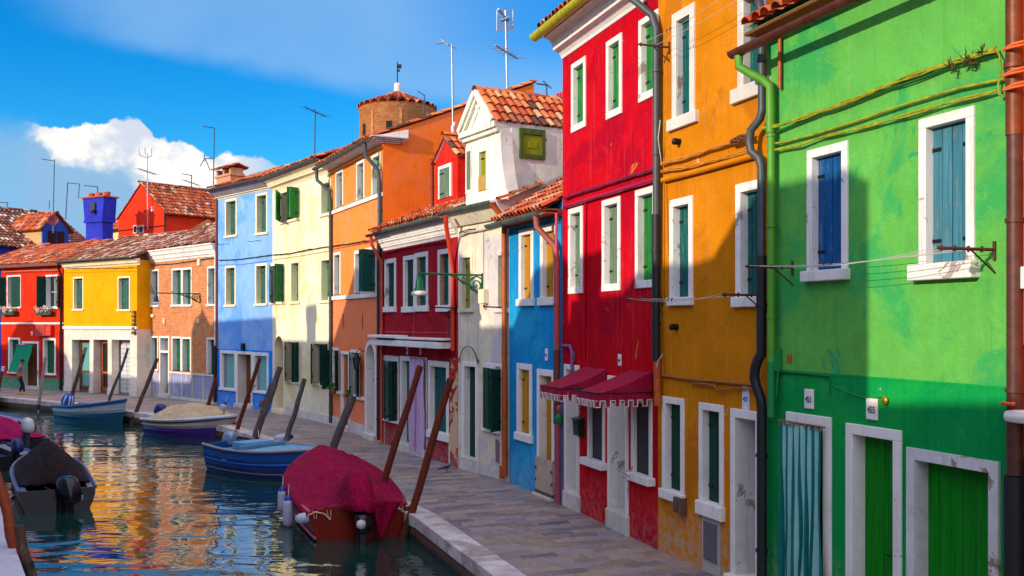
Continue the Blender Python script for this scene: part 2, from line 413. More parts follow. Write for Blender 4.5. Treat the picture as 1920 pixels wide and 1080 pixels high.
        for zf in (.16,.84):   # battens on the inner face
            z=z0+(z1-z0)*zf; a=o+D*.02;b=o+D*(w-.02)
            vs=[p+q+Vector((0,0,zz)) for zz in (z-.045,z+.045) for (p,q) in ((a,Nn*-.022),(b,Nn*-.022),(b,Nn*.002),(a,Nn*.002))]
            mb.add(vs,[(0,1,2,3),(4,5,6,7),(0,1,5,4),(1,2,6,5),(2,3,7,6),(3,0,4,7)],0,.4)
            if hinge:
                b=o+D*(w*.45); a=o
                vs=[p+q+Vector((0,0,zz)) for zz in (z-.018,z+.018) for (p,q) in ((a,Nn*th),(b,Nn*th),(b,Nn*(th+.01)),(a,Nn*(th+.01)))]
                mb.add(vs,[(0,1,2,3),(4,5,6,7),(0,1,5,4),(1,2,6,5),(2,3,7,6),(3,0,4,7)],1)
                c=o+Nn*(th*.5); mb.tube([c+Vector((0,0,z-.06)),c+Vector((0,0,z+.06))],.016,6,1)
    def frame(s,x0,x1,z0,z1,fr=.11,dep=.22,proud=.025,name='window',fmat=None,foot=False,arch=False,rmat=None):
        mb=MB(); fm=fmat or s.fr; s.holes.append((x0+.02,x1-.02,z0-.02 if z0>.05 else z0,z1-.02))
        if not arch:
            mb.box(x0,x0+fr,-proud,dep,z0,z1-fr); mb.box(x1-fr,x1,-proud,dep,z0,z1-fr); mb.box(x0,x1,-proud,dep,z1-fr,z1)
            if rmat:  # reveal of another finish, 3 mm proud of the jamb
                mb.box(x0+fr,x0+fr+.003,.0,dep,z0,z1-fr,1)
        else:
            R=(x1-x0)/2; cx=(x0+x1)/2; zs=z1-R; n=14
            mb.box(x0,x0+fr,-proud,dep,z0,zs); mb.box(x1-fr,x1,-proud,dep,z0,zs)
            for k in range(n):
                a0=PI*k/n;a1=PI*(k+1)/n
                q=[(cx+math.cos(a)*rr,zs+math.sin(a)*rr) for a,rr in ((a0,R),(a1,R),(a1,R-fr),(a0,R-fr))]
                vs=[(x,-proud,z) for x,z in q]+[(x,dep,z) for x,z in q]
                mb.add(vs,[(0,1,2,3),(4,5,6,7),(0,1,5,4),(1,2,6,5),(2,3,7,6),(3,0,4,7)])
            # wall spandrels
            sp=MB()
            for k in range(n):
                a0=PI*k/n;a1=PI*(k+1)/n
                p0=(cx+math.cos(a0)*(R-.01),zs+math.sin(a0)*(R-.01));p1=(cx+math.cos(a1)*(R-.01),zs+math.sin(a1)*(R-.01))
                sp.add([(p0[0],-.0005,p0[1]),(p1[0],-.0005,p1[1]),(p1[0],-.0005,z1+.005),(p0[0],-.0005,z1+.005)],[(0,1,2,3)])
            s.spandrels=getattr(s,'spandrels',[])+[sp]
        return mb.build(name,[fm,rmat or fm],s.root,bevel=.008)
    def win(s,xl,xr,yt,yb,sh=None,fill='shut',fr=.11,dep=.22,sill=True,fmat=None,angL=0,angR=0,silld=.07,sillh=.1,sillx=.05,proud=.025,name='window',rmat=None,hinge=True,label=None):
        dep*=s.ds; x0,x1,z0,z1=s.rect(xl,xr,yt,yb)
        w=s.frame(x0,x1,z0,z1,fr,dep,proud,name,fmat,rmat=rmat); a,b=x0+fr,x1-fr; top=z1-fr
        if label: w['label']=label
        if sill:
            mb=MB(); mb.box(x0-sillx,x1+sillx,-silld,dep,z0-sillh,z0-.001); mb.build('sill',fmat or s.fr,w,bevel=.012)
        if fill=='shut':
            m=(a+b)/2
            for (hx,sg) in ((a+.004,1),(b-.004,-1)):
                mb=MB(); s.leaf(mb,hx,dep-.01,sg,(b-a)/2-.008,z0+.012,top-.01,0 if not angL else (angL if sg>0 else angR),hinge); mb.build('shutter',[sh,IRON],w)
            mb=MB(); mb.box(a,b,dep+.012,dep+.03,z0,top); mb.build('backing',DARK,w)
        elif fill in('open','glass'):
            mb=MB(); yb_=dep-.02; mb.box(a,b,yb_,yb_+.01,z0,top,0)
            mb.build('pane',GLASS,w); c=MB(); t=.045
            for (p,q,r_,u_) in ((a,b,z0,z0+t),(a,b,top-t,top),((a+b)/2-t/2,(a+b)/2+t/2,z0+t,top-t),(a,a+t,z0+t,top-t),(b-t,b,z0+t,top-t),(a+t,(a+b)/2-t/2,(z0+top)/2-.015,(z0+top)/2+.015),((a+b)/2+t/2,b-t,(z0+top)/2-.015,(z0+top)/2+.015)):
                c.box(p,q,yb_-.03,yb_-.001,r_,u_)
            c.build('casement',D_WHITE,w)
            if fill=='open':
                for (hx,sg,an) in ((x0+fr*.6,1,angL),(x1-fr*.6,-1,angR)):
                    if an is None: continue
                    lw=(x1-x0)/2-.05; bi=an>1.2 and lw>.5
                    mb=MB(); s.leaf(mb,hx,-proud-.012,sg,lw*(.44 if bi else 1),z0-.01,top+.02,an,hinge); mb.build('shutter',[sh,IRON],w)
                    if bi:
                        a0=Vector((hx+sg*.05,-proud-.03,0)); mb=MB(); s.leaf(mb,a0.x,a0.y,sg,lw*.42,z0-.01,top+.02,min(2.9,an+.5),hinge); mb.build('shutter',[sh,IRON],w)
        return w,(a,b,z0,top,dep)
    def door(s,xl,xr,yt,mat=None,fill='door',fr=.13,dep=.28,step=.16,fmat=None,name='door',arch=False,panels=0,stepd=.12,rmat=None,xo=0,label=None,stepmat=None,proud=.03):
        dep*=s.ds; xm=(xl+xr)/2; x0,x1=s.X(xl),s.X(xr); z1=s.Z(xm,yt)
        w=s.frame(x0,x1,0,z1,fr,dep,proud,name,fmat,arch=arch,rmat=rmat); a,b=x0+fr,x1-fr; top=z1-fr
        if label: w['label']=label
        if step:
            mb=MB(); mb.box(x0-.04,x1+.04,-stepd,dep-.002,-.02,step); mb.build('step',stepmat or fmat or STONE,w,bevel=.015)
        y=dep-.02
        mb=MB()
        if fill=='door':
            s.leaf(mb,a+.003,y,1,b-a-.006,step+.005,top-.004,0,False,pl=.16)
            mb.tube([(b-.12,y-.04,1.05),(b-.12,y-.1,1.05),(b-.22,y-.1,1.05)],.012,6,1)
            mb.build('door_leaf',[mat,IRON],w)
        elif fill=='glassdoor':
            mb.box(a,b,y,y+.02,step,top,0)
            t=.09
            for (p,q,r_,u_) in ((a,b,step,step+.5),(a,b,top-t,top),(a,a+t,step+.5,top-t),(b-t,b,step+.5,top-t)): mb.box(p,q,y-.04,y-.001,r_,u_,1)
            mb.build('door_leaf',[GLASS,mat],w)
        elif fill=='panel':
            mb.box(a,b,y,y+.04,step,top,0); hh=(top-step)
            for k in range(3):
                z_=step+.1+k*(hh-.1)/3; mb.box(a+.1,b-.1,y-.015,y+.001,z_,z_+(hh-.1)/3-.1,0)
            mb.tube([(b-.1,y-.01,1.05),(b-.1,y-.07,1.05),(b-.2,y-.07,1.05)],.012,6,1)
            mb.build('door_leaf',[mat,IRON],w)
        elif fill=='dark':
            mb.box(a,b,y,y+.02,step,top,0); mb.build('door_leaf',DARK,w)
        return w,(a,b,step,top,dep)
    def plate(s,px,py,w,h,txt=None,mat=None,tcol=None,name='number_plate',oval=False):
        p=s.loc(px,py); mb=MB(); mb.box(p.x-w/2,p.x+w/2,-.02,0.001,p.z-h/2,p.z+h/2)
        o=mb.build(name,mat or WHITE,s.root,bevel=.012 if not oval else .03)
        if txt:
            cu=bpy.data.curves.new('numerals','FONT'); cu.body=txt; cu.size=min(h*.62,w*.56); cu.align_x='CENTER'; cu.align_y='CENTER'; cu.extrude=.002
            cu.space_character=.95
            t0=bpy.data.objects.new('tmp',cu); cu.materials.append(tcol or INK); COL.objects.link(t0); bpy.context.view_layer.update()
            me=bpy.data.meshes.new_from_object(t0.evaluated_get(bpy.context.evaluated_depsgraph_get())); bpy.data.objects.remove(t0); t=bpy.data.objects.new('numerals',me); put(t,o); t.rotation_euler=(PI/2,0,0); t.location=(p.x,-.0235,p.z-h*.04); t.scale=(.82,1,1)
        return o
INK=plain('black_ink',(25,25,30),.6); INKB=plain('blue_enamel',(30,60,150),.3)
# ================================================================ the row of houses, left to right
A0=GP(-75,721.5); A1=GP(3,726); A2=GP(120,733); Y1=GP(257,743.5)
uy=(Y1-A2).normalized(); iy=Vector((-uy.y,uy.x)); iy=iy if iy.y>0 else -iy
B0=Y1+iy*.76; B1=GP(407,757.5); C1=GP(511,771.5); D1=GP(618,796); E1=GP(718,831); F1=GP(859,877); W1=GP(955,904); T1=GP(1055,945); R1=GP(1234,1031)
fd=Vector((-.3535,1.0)); 
def along(P,px):
    k=(px-CX)/F_PX; t=(k*P.y-P.x)/(.3535+k); return P+Vector((.3535,-1))*t
M1=along(R1,1438); G1=along(R1,1888); O1=G1+Vector((.3535,-1)).normalized()*5.5
def spandrel(h,mat,par):
    for sp in getattr(h,'spandrels',[]): sp.build('arch_infill',mat,par)
# ---- dark blue sliver house
H=House('blue_end_house','dark blue house cut by the left edge, beside the scarlet house',A0,A1)
zt=H.Z(0,497); H.win(-45,-28,515,577,SH_GREEN); H.door(-30,-12,640,D_BROWN)
H.wall([plaster('indigo_plaster',(38,52,150),seed=11)],zt,6,zridge=zt+1.3); H.roof(TILE_B,zt,6,.35,.42,sp=.24)
_d=(A0-A1).normalized(); _q=A0+_d*.05
for _i,(_c,_w,_h,_n) in enumerate((((236,196,120),5.5,6.8,'cream'),((96,160,120),5.0,8.6,'sea green'),((206,110,70),6.0,6.5,'terracotta'),((140,110,170),5.5,7.6,'violet'))):
    _a=_q+_d*_w; H=House('outlying_house',_n+' house beyond the left edge of the photo, left of the dark blue house',_a,_q); _z=[(1.2,4.0)]
    for _x in (.8,_w-2.0):
        for _zz in (1.0,4.0):
            wf=H.frame(_x,_x+1.1,_zz,_zz+1.7); mb=MB(); H.leaf(mb,_x+.12,.2,1,.86,_zz,_zz+1.58,0); mb.build('shutter',[SH_GREEN,IRON],wf)
    H.wall([plaster('outlying_plaster_%d'%_i,_c,seed=90+_i)],_h,6,zridge=_h+1.2); H.roof(TILE_A,_h,6,.35,.42,sp=.25); _q=_a+_d*.02; _d=(_d+Vector((-.1,-.06))).normalized()
# ---- scarlet house
H=House('scarlet_house','scarlet two storey house with green dado and flower boxes, far left',A1,A2); RED=H
scar=plaster('scarlet_plaster',(216,44,16),streak=.1,var=.1,seed=12); dg=plaster('green_dado',(52,128,96),seed=13)
zt=H.Z(60,492)
mr=plaster('dark_red_dado',(170,30,34),seed=14)
w,_=H.win(13,39.5,516,575,SH_DKG,fill='open',angL=None,angR=.15,fr=.1)
mb=MB(); q=_; H.leaf(mb,q[0]-.1,-.05,1,.62,q[2],q[3],1.9); mb.build('shutter',[SH_DKG,IRON],w)
w,_=H.win(86,109,515,576,SH_DKG,fill='open',angL=1.7,angR=2.6,fr=.1)
H.win(16,38,633,697,SH_GREEN,fr=.12,label='tall ground floor window with closed green shutters'); H.win(81,105,634,700,SH_GREEN,fr=.12)
H.door(42,73,640,D_BROWN,fr=.12,dep=.3,rmat=WHITE)
H.band(WHITE,0,H.W-.02,H.Z(60,608),H.Z(60,604.5),.06)
mb=MB(); a=H.loc(74,630);b=H.loc(101,609); mb.box(a.x,b.x-.5,-.22,.0,a.z,b.z); mb.box(b.x-.46,b.x,-.2,.0,a.z+.03,b.z-.03)
for k in range(5): mb.box(a.x+.08,b.x-.58,-.23,-.221,a.z+.08+k*.1,a.z+.12+k*.1,1)
mb.build('meter_box',[plain('red_box',(200,44,26),.5),plain('dark_red_slot',(110,20,16),.6)],H.root,bevel=.01)
H.plate(60,625,.14,.22,'329')
H.wall([scar,dg,mr],zt,6,bands=[(.62,1),(2.1,2)],zridge=zt)
mb=MB(); ov=.35; W=H.W; U=(1,0,0); V=Vector((0,1,.42)).normalized()
tiles(mb,(0,-ov,zt-.1),U,V,W,3.4*1.085,sp=.2,keep=lambda u,v:v<u*1.35+.02)
ridge(mb,(0,-ov+.05,zt-.08),(W*.76,3.05,zt-.1+3.4*.42+.06)); mb.quad((W*.76,3.05,zt+1.3),(W,3.05,zt+1.3),(W,6,zt),(0,6,zt)); mb.quad((0,-ov,zt-.1),(W*.76,3.05,zt+1.3),(0,6,zt),(-.01,3,zt))
mb.box(0,W,-ov,.02,zt-.16,zt-.12); mb.build('roof',TILE_B,H.root)
mb=MB(); mb.box(0,W,-ov-.03,-ov+.02,zt-.26,zt-.14); mb.build('fascia',plain('brown_fascia',(96,60,48)),H.root)
H.cable(plain('pale_cable',(190,150,140)),H.path([(6,510,.04),(60,507.5,.04),(112,507,.04)]),.016,2)
H.cable(CABLE,H.path([(6,512,.04),(60,510,.04),(112,509,.04)]),.016,1)
H.pipe(PIPEBR if 0 else IRON,[(W-.12,-.3,zt-.25),(W-.12,-.1,zt-.75),(W-.12,-.09,.05)],.06)
H.pipe(plain('rose_pipe',(120,50,44)),[(W-.3,-.06,3.2),(W-.3,-.06,.05)],.035)
# ---- yellow house
H=House('yellow_house','house with yellow upper floor over a cream pillared ground floor',A2,Y1); YEL=H
yp=plaster('yellow_plaster',(240,156,2),streak=.1,var=.07,seed=15,damp=0); cr=plaster('cream_pier_plaster',(222,206,190),streak=.12,seed=16)
zt=H.Z(190,489); zc=H.Z(190,501); zb=H.Z(190,612.5)
H.win(137.5,157,519,579,SH_WORN,fr=.09,fmat=CREAMT); H.win(221,244.5,518,580,SH_WORN,fr=.09,fmat=CREAMT)
H.band(WHITE,-.0,H.W+.06,zb-.12,zb+.02,.09); 
H.cornice(CREAMT,0,H.W+.25,zc,zt,.28,2)
ins=[(135,168,'glassdoor',D_BROWN),(175,202,'glassdoor',PIPEBR),(209.5,244,'panel',D_WHITE)]
for k,(l,r,fl,mt) in enumerate(ins):
    x0,x1=H.X(l),H.X(r); z1=H.Z((l+r)/2,637); H.holes.append((x0,x1,-.3,z1))
mb=MB()
xs=[H.X(123)]+[H.X(p) for p in (135,168,175,202,209.5,244,256)]
for (l,r) in ((0,xs[1]),(xs[2],xs[3]),(xs[4],xs[5]),(xs[6],H.W)):
    mb.box(l,r,.003,.42,0,z1+.0,0)
    mb.box(max(0,l-.015),min(H.W,r+.015),-.04,.0,0,.28)
mb.box(0,H.W,.003,.42,z1+.003,z1+.4)
mb.build('pillar_arcade',cr,H.root,bevel=.01)
mb=MB(); mb.box(.02,H.W-.02,.5,.56,0,z1+.4); mb.build('porch_wall',plaster('lilac_porch_plaster',(170,160,176),seed=17),H.root)
for (l,r,fl,mt) in ins:
    x0,x1=H.X(l),H.X(r); d=MB(); a=x0+.08; b=x1+.1
    if fl=='panel':
        for k in range(11):
            for i in range(3):
                d.box(a+(b-a)*i/3+.015,a+(b-a)*(i+1)/3-.015,.44,.49,.1+k*.22,.3+k*.22)
        d.build('door',[D_WHITE],H.root)
    else:
        d.box(a,b,.46,.49,.1,z1-.1,0)
        for (p,q,r_,u_) in ((a,b,.1,.3),(a,b,1.0,1.1),(a,a+.1,.1,z1-.1),(b-.1,b,.1,z1-.1),(a,b,z1-.2,z1-.1)): d.box(p,q,.40,.459,r_,u_,1)
        d.build('door',[GLASS_T if l==135 else GLASS,mt],H.root)
# side wall in yellow above, cream below, as part of wall
D=6
wl=H.wall([yp,cr],zt,D,bands=[(zb,1)],zridge=zt)
mb=MB(); mb.box(H.W-.02,H.W+.004,.0,.8,zb,zc,0); mb.box(H.W-.02,H.W+.004,.0,.8,0,zb-.12,1); mb.build('side_return',[yp,cr],H.root)
H.gutter(GUTG,-.05,H.W+.1,-.42,H.Z(190,484,.42),.085)
H.cable(CABLE,H.path([(124,503,.03),(190,504,.03),(256,502,.03)]),.014,2)
H.cable(plain('yellow_pipe',(200,140,10)),H.path([(124,511,.03),(256,508,.03)]),.014,1)
mb=MB(); p=H.loc(253,598); 
for k in range(6): mb.box(p.x-.1,p.x+.12,-.14+.02*(k%2),.0,p.z-.75+k*.2,p.z-.6+k*.2)
mb.build('cable_box',plain('rusty_box',(110,80,30)),H.root)
zy=zt
# ---- brick house
H=House('brick_house','bare brick house with white windows between the yellow and pale blue houses',B0,B1); BRK=H
bm=brickmat('old_brick',(206,124,70),(176,92,54),(196,160,120)); 
st=plaster('blue_grey_stone_panel',(140,146,176),c2=(190,180,190),seed=18,streak=.2)
zc=H.Z(340,487); zt=H.Z(340,466)+.1
SG=SH_GREEN
H.win(282.8,298,505,572,SG,fr=.09,dep=.28); H.win(322.5,341.5,503,571,SG,fr=.09,dep=.28); H.win(341.8,360,502,571,SG,fr=.09,dep=.28); H.win(389,407,499,570,SG,fr=.1,dep=.28)
H.win(282.8,297,630,692,SG,fr=.09); H.win(322.5,340.5,631,695,SG,fr=.09,dep=.25,sill=False); H.win(341,358.5,632,696,SG,fr=.09,dep=.25,sill=False); H.win(388,404,633,701,SH_DKG,fr=.09,sill=False)
w,q=H.door(299.5,318,630,D_GREY,fr=.1,dep=.35)
mb=MB(); mb.box(q[0]-.02,q[1]+.02,-.02,.33,2.15,2.25); mb.build('transom_bar',WHITE,w)
H.cornice(WHITE,0,H.W,zc,zt-.05,.3,3)
H.cable(CABLE,H.path([(284,497,.05),(320,495,.05),(345,492,.05),(375,487,.05),(406,483,.05)]),.02,3)
wa=H.wall([bm,st],zt,6,bands=[(H.Z(345,702),1)],zridge=zt+1.75)
zb=H.Z(345,699); mb=MB()
for x in (320,341,361,381,403): 
    X_=H.X(x); mb.box(X_-.03,X_+.03,-.025,.01,0,zb-.06)
mb.box(H.X(318),H.W-.03,-.04,.01,zb-.06,zb+.02); mb.box(H.X(318),H.W,-.03,.01,0,.12)
mb.build('stone_dado',STONE,H.root)
H.pipe(WHITE,[(H.W-.05,-.05,zt-.3),(H.W-.05,-.05,2.6)],.045); H.pipe(PIPEG,[(H.W-.05,-.07,2.6),(H.W-.05,-.07,.1)],.05)
for (px,py,w_,h_) in ((375,492,.22,.3),(373,554+48,.16,.2),(310,602,.14,.26),(288,592,.3,.16)):
    p=H.loc(px,py); mb=MB(); mb.box(p.x-w_/2,p.x+w_/2,-.1,0,p.z-h_/2,p.z+h_/2); mb.build('junction_box',CREAMT,H.root,bevel=.02)
# shared big roof over yellow + brick
D=6; H.wallz=zt
mb=MB(); tiles(mb,(0.0,-.3,zt-.05),(1,0,0),(0,1,.44),H.W,3.3*1.09,sp=.21); mb.quad((0,3,zt+1.35),(H.W,3,zt+1.35),(H.W,6,zt),(0,6,zt)); ridge(mb,(0,3,zt+1.42),(H.W,3,zt+1.42))
mb.build('roof',TILE_C,H.root); BR_zr=zt+1.4
H=YEL; W=H.W
mb=MB(); tiles(mb,(0,-.36,zy-.02),(1,0,0),(0,1,.44),W+.3,3.6*1.09,sp=.21,keep=lambda u,v:v<1.2-(.0 if u>.35 else (.35-u)*1.2)); mb.quad((0,3.2,zy+1.4),(W+.3,3.2,zy+1.4),(W,6,zy),(0,6,zy)); ridge(mb,(0,3.2,zy+1.55),(W+.3,3.2,zy+1.55))
mb.prism_x([(-.36,zy-.05),(0,zy-.05),(.8,zy-.05),(.8,zy+.35)],W-.01,W+.02)
mb.build('roof',TILE_C,H.root)
# ---- blue house
H=House('pale_blue_house','three storey pale blue house with peeling shutters, right of the brick house',B1,C1); BLU=H
bl=plaster('blue_plaster',(126,170,230),c2=(92,152,228),streak=.12,seed=20,var=.1); bl2=plaster('deep_blue_base',(14,126,226),seed=21,var=.08)
zc=H.Z(463,364); zt=H.Z(463,339,.5)+.14
for r in ((422.5,444.5,373,441),(480,502,362,436),(422.5,442.5,498,571),(479,501,494,569)): H.win(*r,SH_WORN,fr=.1,dep=.26,fmat=CREAMT)
for l,r,yt,yb in ((413,443,657,728),(474.5,504,661,733)):
    w,q=H.win(l,r,yt,yb,fill=None,fr=.14,dep=.2); mb=MB(); mb.box(q[0],q[1],.16,.18,q[2],q[3]); mb.build('pane',GLASS_T,w)
    mb=MB(); mb.box(q[0],q[0]+.06,.1,.16,q[2],q[3]); mb.box(q[1]-.06,q[1],.1,.16,q[2],q[3]); mb.build('casement',GREYT,w)
H.door(443.5,474,659,D_BROWN,fr=.12,dep=.45,rmat=STONE)
wl=H.wall([bl,bl2],zt,5.5,bands=[(H.Z(460,656),1)],zridge=zt+.9)
H.cornice(CREAMT,0,H.W,zc,zt-.45,.12,1); 
mb=MB(); mb.box(0,H.W,-.42,.0,zt-.2,zt-.16); mb.prism_x([(0.002,zt-.44),(-.12,zt-.44),(-.4,zt-.2),(.002,zt-.2)],0.001,H.W-.001); mb.build('eaves_soffit',GREYT,H.root)
H.roof(TILE_B,zt,5.5,.46,.36,sp=.2); H.gutter(PIPEG,-.1,H.W,-.5,zt-.14,.08)
H.pipe(plain('rust_pipe',(130,66,52)),[(.05,-.06,zt-.5),(.05,-.06,2.5)],.045)
H.pipe(PIPEBK,[(.0,-.1,2.6),(.0,-.1,.08)],.07)
H.cable(CABLE,H.path([(410,488,.04),(440,487,.04),(475,483,.04),(510,478,.04)]),.018,3)
H.cable(bl2,H.path([(410,497,.03),(450,496,.03),(510,488,.03)]),.014,1)
mb=MB(); p=H.loc(458,650); mb.box(p.x-.1,p.x+.1,-.12,0,p.z-.16,p.z+.14); mb.build('doorbell_box',IRON,H.root)
for (x,y) in ((421,459),(432,457.5),(480,453),(493,451.5)):
    p=H.loc(x,y); mb=MB(); mb.tube([(p.x-.12,-.02,p.z),(p.x-.12,-.3,p.z)],.012,6); mb.build('line_bracket',IRON,H.root)
# ---- cream house
H=House('cream_house','three storey cream house with green folding shutters, right of the pale blue house',C1,D1); CRM=H
cp=plaster('cream_plaster',(232,220,188),c2=(222,202,140),streak=.2,seed=22,var=.08,damp=.5)
zc=H.Z(565,341); zt=H.Z(560,308,.5)+.14
w,q=H.win(527,562,352,412,SH_BRIGHT,fill='open',fr=.12,angL=.5,angR=1.5,fmat=CREAMT)
H.win(601,622,337,400,SH_BRIGHT,fr=.12,dep=.26,fmat=CREAMT)
H.win(508,534,492,566,SH_GREEN,fill='open',fr=.12,angL=.35,angR=1.5,fmat=CREAMT)
H.win(545,562.5,488,565,SH_BRIGHT,fr=.11,dep=.26,fmat=CREAMT); H.win(601,620,482,563,SH_BRIGHT,fr=.12,dep=.26,fmat=CREAMT)
H.win(536,562,636,714,SH_DKG,fill='open',angL=.35,angR=1.9,fr=.12,fmat=CREAMT); H.win(586,616,639,719,SH_DKG,fill='open',angL=.4,angR=1.9,fr=.12,fmat=CREAMT)
H.door(514.5,534,625,D_BROWN,arch=True,fr=.1,dep=.5,fmat=CREAMT)
wl=H.wall([cp],zt,5.5,zridge=zt+1.1); spandrel(H,cp,wl)
H.cornice(CREAMT,0,H.W,zc,zt-.2,.4,2); H.roof(TILE_A,zt,5.5,.46,.36,sp=.2); H.gutter(PIPEG,-.2,H.W,-.5,zt-.14,.09)
H.cable(CABLE,H.path([(512,478,.04),(540,476,.04),(580,468,.04),(619,462,.04)]),.018,3); H.cable(plain('cream_pipe',(190,170,100)),H.path([(512,487,.03),(560,480,.03),(619,470,.03)]),.014,1)
H.band(STONE,0,H.X(514),0,.3,.03,'plinth'); H.band(STONE,H.X(535),H.W,0,.32,.03,'plinth')
# ---- orange house
H=House('orange_house','tall orange house with white sill bands and a long blank side wall',D1,E1); ORG=H; H.ds=0.62
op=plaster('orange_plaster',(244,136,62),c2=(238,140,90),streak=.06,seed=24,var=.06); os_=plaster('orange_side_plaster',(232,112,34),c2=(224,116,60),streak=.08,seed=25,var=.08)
op2=plaster('orange_shade_plaster',(240,130,84),seed=26,var=.05,streak=.05)  # shaded copy of the orange, shadow tone put into the lower wall's colour
zc=H.Z(670,293); zt=H.Z(660,273,.52)+.14
for r in ((630,644,319,387),(669,684,301,374),(697.5,714,288,363)): H.win(*r,SH_SAGE if r[0]<690 else SH_BRIGHT,fr=.1,dep=.28,sill=False,angL=0)
zs=H.Z(670,378.5); H.band(WHITE,0,H.W,zs-.12,zs,.06,'sill_band')
H.win(626,639,473,552,SH_DKG,fr=.1,dep=.3,sill=False); H.win(665,706,466,548,SH_TEAL,fill='open',fr=.12,dep=.3,sill=False,angL=None,angR=1.45)
zs=H.Z(670,552); H.band(WHITE,0,H.W,zs-.13,zs,.06,'sill_band')
H.win(623,636,652,730,SH_DKG,fill='open',fr=.1,angL=1.2,angR=2.6); H.win(658,675,656,740,SH_DKG,fill='open',fr=.1,angL=.3,angR=2.7)
H.door(640,656,659,PIPEBR,fr=.1,dep=.2); H.door(685.5,706,638,D_GREY,arch=True,fr=.12,dep=.55)
DEP=5.05
wl=H.wall([op,op2],zt,DEP,bands=[(zs-.05,1)],zridge=zt+.0); spandrel(H,op2,wl)
# side wall rising with the roof
zr=3.6+(605-157)*(H.root.location.y*0+ (E1+H.inw*DEP).y)/F_PX
mb=MB(); W=H.W; mb.add([(W+.004,0,0),(W+.004,DEP,0),(W+.004,DEP,zr),(W+.004,0,zt)],[(0,1,2,3)]); mb.add([(W+.004,DEP,0),(0,DEP,0),(0,DEP,zr),(W+.004,DEP,zr)],[(0,1,2,3)]); mb.add([(0,0,zt),(0,DEP,zt),(0,DEP,zr)],[(0,1,2)])
mb.build('side_wall',os_,H.root)
pt=(zr-zt)/DEP; V=Vector((0,1,pt)).normalized()
mb=MB(); tiles(mb,(0,-.5,zt+.05-pt*.5),(1,0,0),V,W+.06,(DEP+.6)*math.sqrt(1+pt*pt),sp=.2); mb.build('roof',TILE_A,H.root)
H.cornice(WHITE,0,W+.02,zc,zt-.12,.46,4)
mb=MB()   # the cornice turned onto the side wall
for k in range(4):
    z0=zc+(zt-.08-zc)*k/4; z1=zc+(zt-.08-zc)*(k+1)/4-.025; d=.11*(k+1); mb.box(W+.005,W+.03+d*.55,-d,.62+.03*k,z0,z1)
mb.prism_x([(-.3,zt-.08),(.74,zt-.08),(.74,zt+.17),(.1,zt-.0)],W+.006,W+.2)
mb.build('cornice_return',WHITE,H.root,bevel=.01)
H.gutter(PIPEG,-.1,W+.1,-.52,zt-.2,.09)
gz=zt-.28
H.pipe(PIPEG,[(.12,-.5,gz-.0),(.12,-.48,gz-.35),(.42,-.12,gz-.75),(.42,-.08,gz-1.1),(.42,-.08,.1)],.06)
H.pipe(PIPEG,[(W-.2,-.5,gz),(W-.2,-.48,gz-.35),(W-.05,-.12,gz-.8),(W-.05,-.09,gz-1.2),(W-.05,-.09,4.6)],.06)
H.pipe(PIPEBK,[(W-.05,-.1,6.2),(W-.05,-.1,.1)],.075)
H.cable(CABLE,H.path([(619,462,.04),(650,458,.04),(680,453,.04),(706,449,.04)]),.018,3); H.cable(plain('orange_pipe',(200,100,50)),H.path([(619,468,.03),(660,460,.03),(706,452,.03)]),.014,1)
H.band(STONE,0,H.X(639),0,.35,.03,'plinth'); H.band(STONE,H.X(657),H.X(685),0,.35,.03,'plinth')
zl=H.Z(666,741); H.band(WHITE,H.X(656.5),H.X(684),zl-.1,zl,.08,'sill_band'); zl=H.Z(628,731); H.band(WHITE,0,H.X(639),zl-.1,zl,.08,'sill_band')
for x in (645,681):
    p=H.loc(x,602); mb=MB(); mb.tube([(p.x,-.03,p.z-.25),(p.x,-.03,p.z+.25)],.009,6); mb.tube([(p.x-.12,-.03,p.z),(p.x+.05,-.03,p.z)],.009,6); mb.build('wall_anchor',IRON,H.root)
# ---- dark red house
H=House('dark_red_house','low dark red house with a tiled front roof, left of the white house',E1,F1); DRD=H; H.ds=0.4
dr=plaster('dark_red_plaster',(158,24,38),c2=(138,22,34),streak=.16,seed=28,var=.1); dr2=plaster('flaking_red_plaster',(172,34,36),peel=(205,178,140),peel_amt=.22,seed=29)
BRICKR=brickmat('brick_reveal',(190,140,100),(160,110,84),(190,160,130),bw=.25,bh=.075)
zc=H.Z(792,457); zt=H.Z(792,412,.46)+.16
H.win(722,743,485,575,SH_DKG,fr=.13,dep=.3,sillh=.16); H.win(757,779,479,575,SH_DKG,fr=.12,dep=.3,sillh=.16); H.win(779.4,803,473,573,SH_TEAL,fr=.12,dep=.34,sillh=.16,rmat=BRICKR); H.win(822,846,467,572,SH_TEAL,fr=.12,dep=.4,sillh=.17,rmat=BRICKR)
w,q=H.win(719.5,748,667,785,SH_DKG,fill='open',fr=.16,angL=.25,angR=1.7)
w,q=H.door(751,801,669,SH_TEAL,fr=.13,dep=.5,step=.2)
H.win(803.5,842,677,810,SH_TEAL,fr=.15,dep=.4,sillh=.2)
wl=H.wall([dr],zt,5.5,zridge=zt+1.0)
mb=MB(); x0=H.X(844); mb.box(x0,H.W-.02,-.006,.0,0,H.Z(850,672)); mb.build('flaking_patch',dr2,H.root)
H.cornice(WHITE,0,H.W,zc,zt-.12,.34,4)
H.roof(TILE_B,zt,5.5,.42,.42,ridge_y=2.75,sp=.19); H.gutter(GUTG,H.X(748),H.W,-.46,zt-.16,.085); H.gutter(PIPEBK,-.15,H.X(747),-.44,zt-.2,.07)
zb=H.Z(783,643); mb=MB(); mb.box(.05,H.X(765),-.5,.0,zb+.12,zb+.2); mb.box(.12,H.X(850),-.42,0,zb-.1,zb+.06); mb.box(H.X(766),H.X(851),-.4,0,zb+.1,zb+.16)
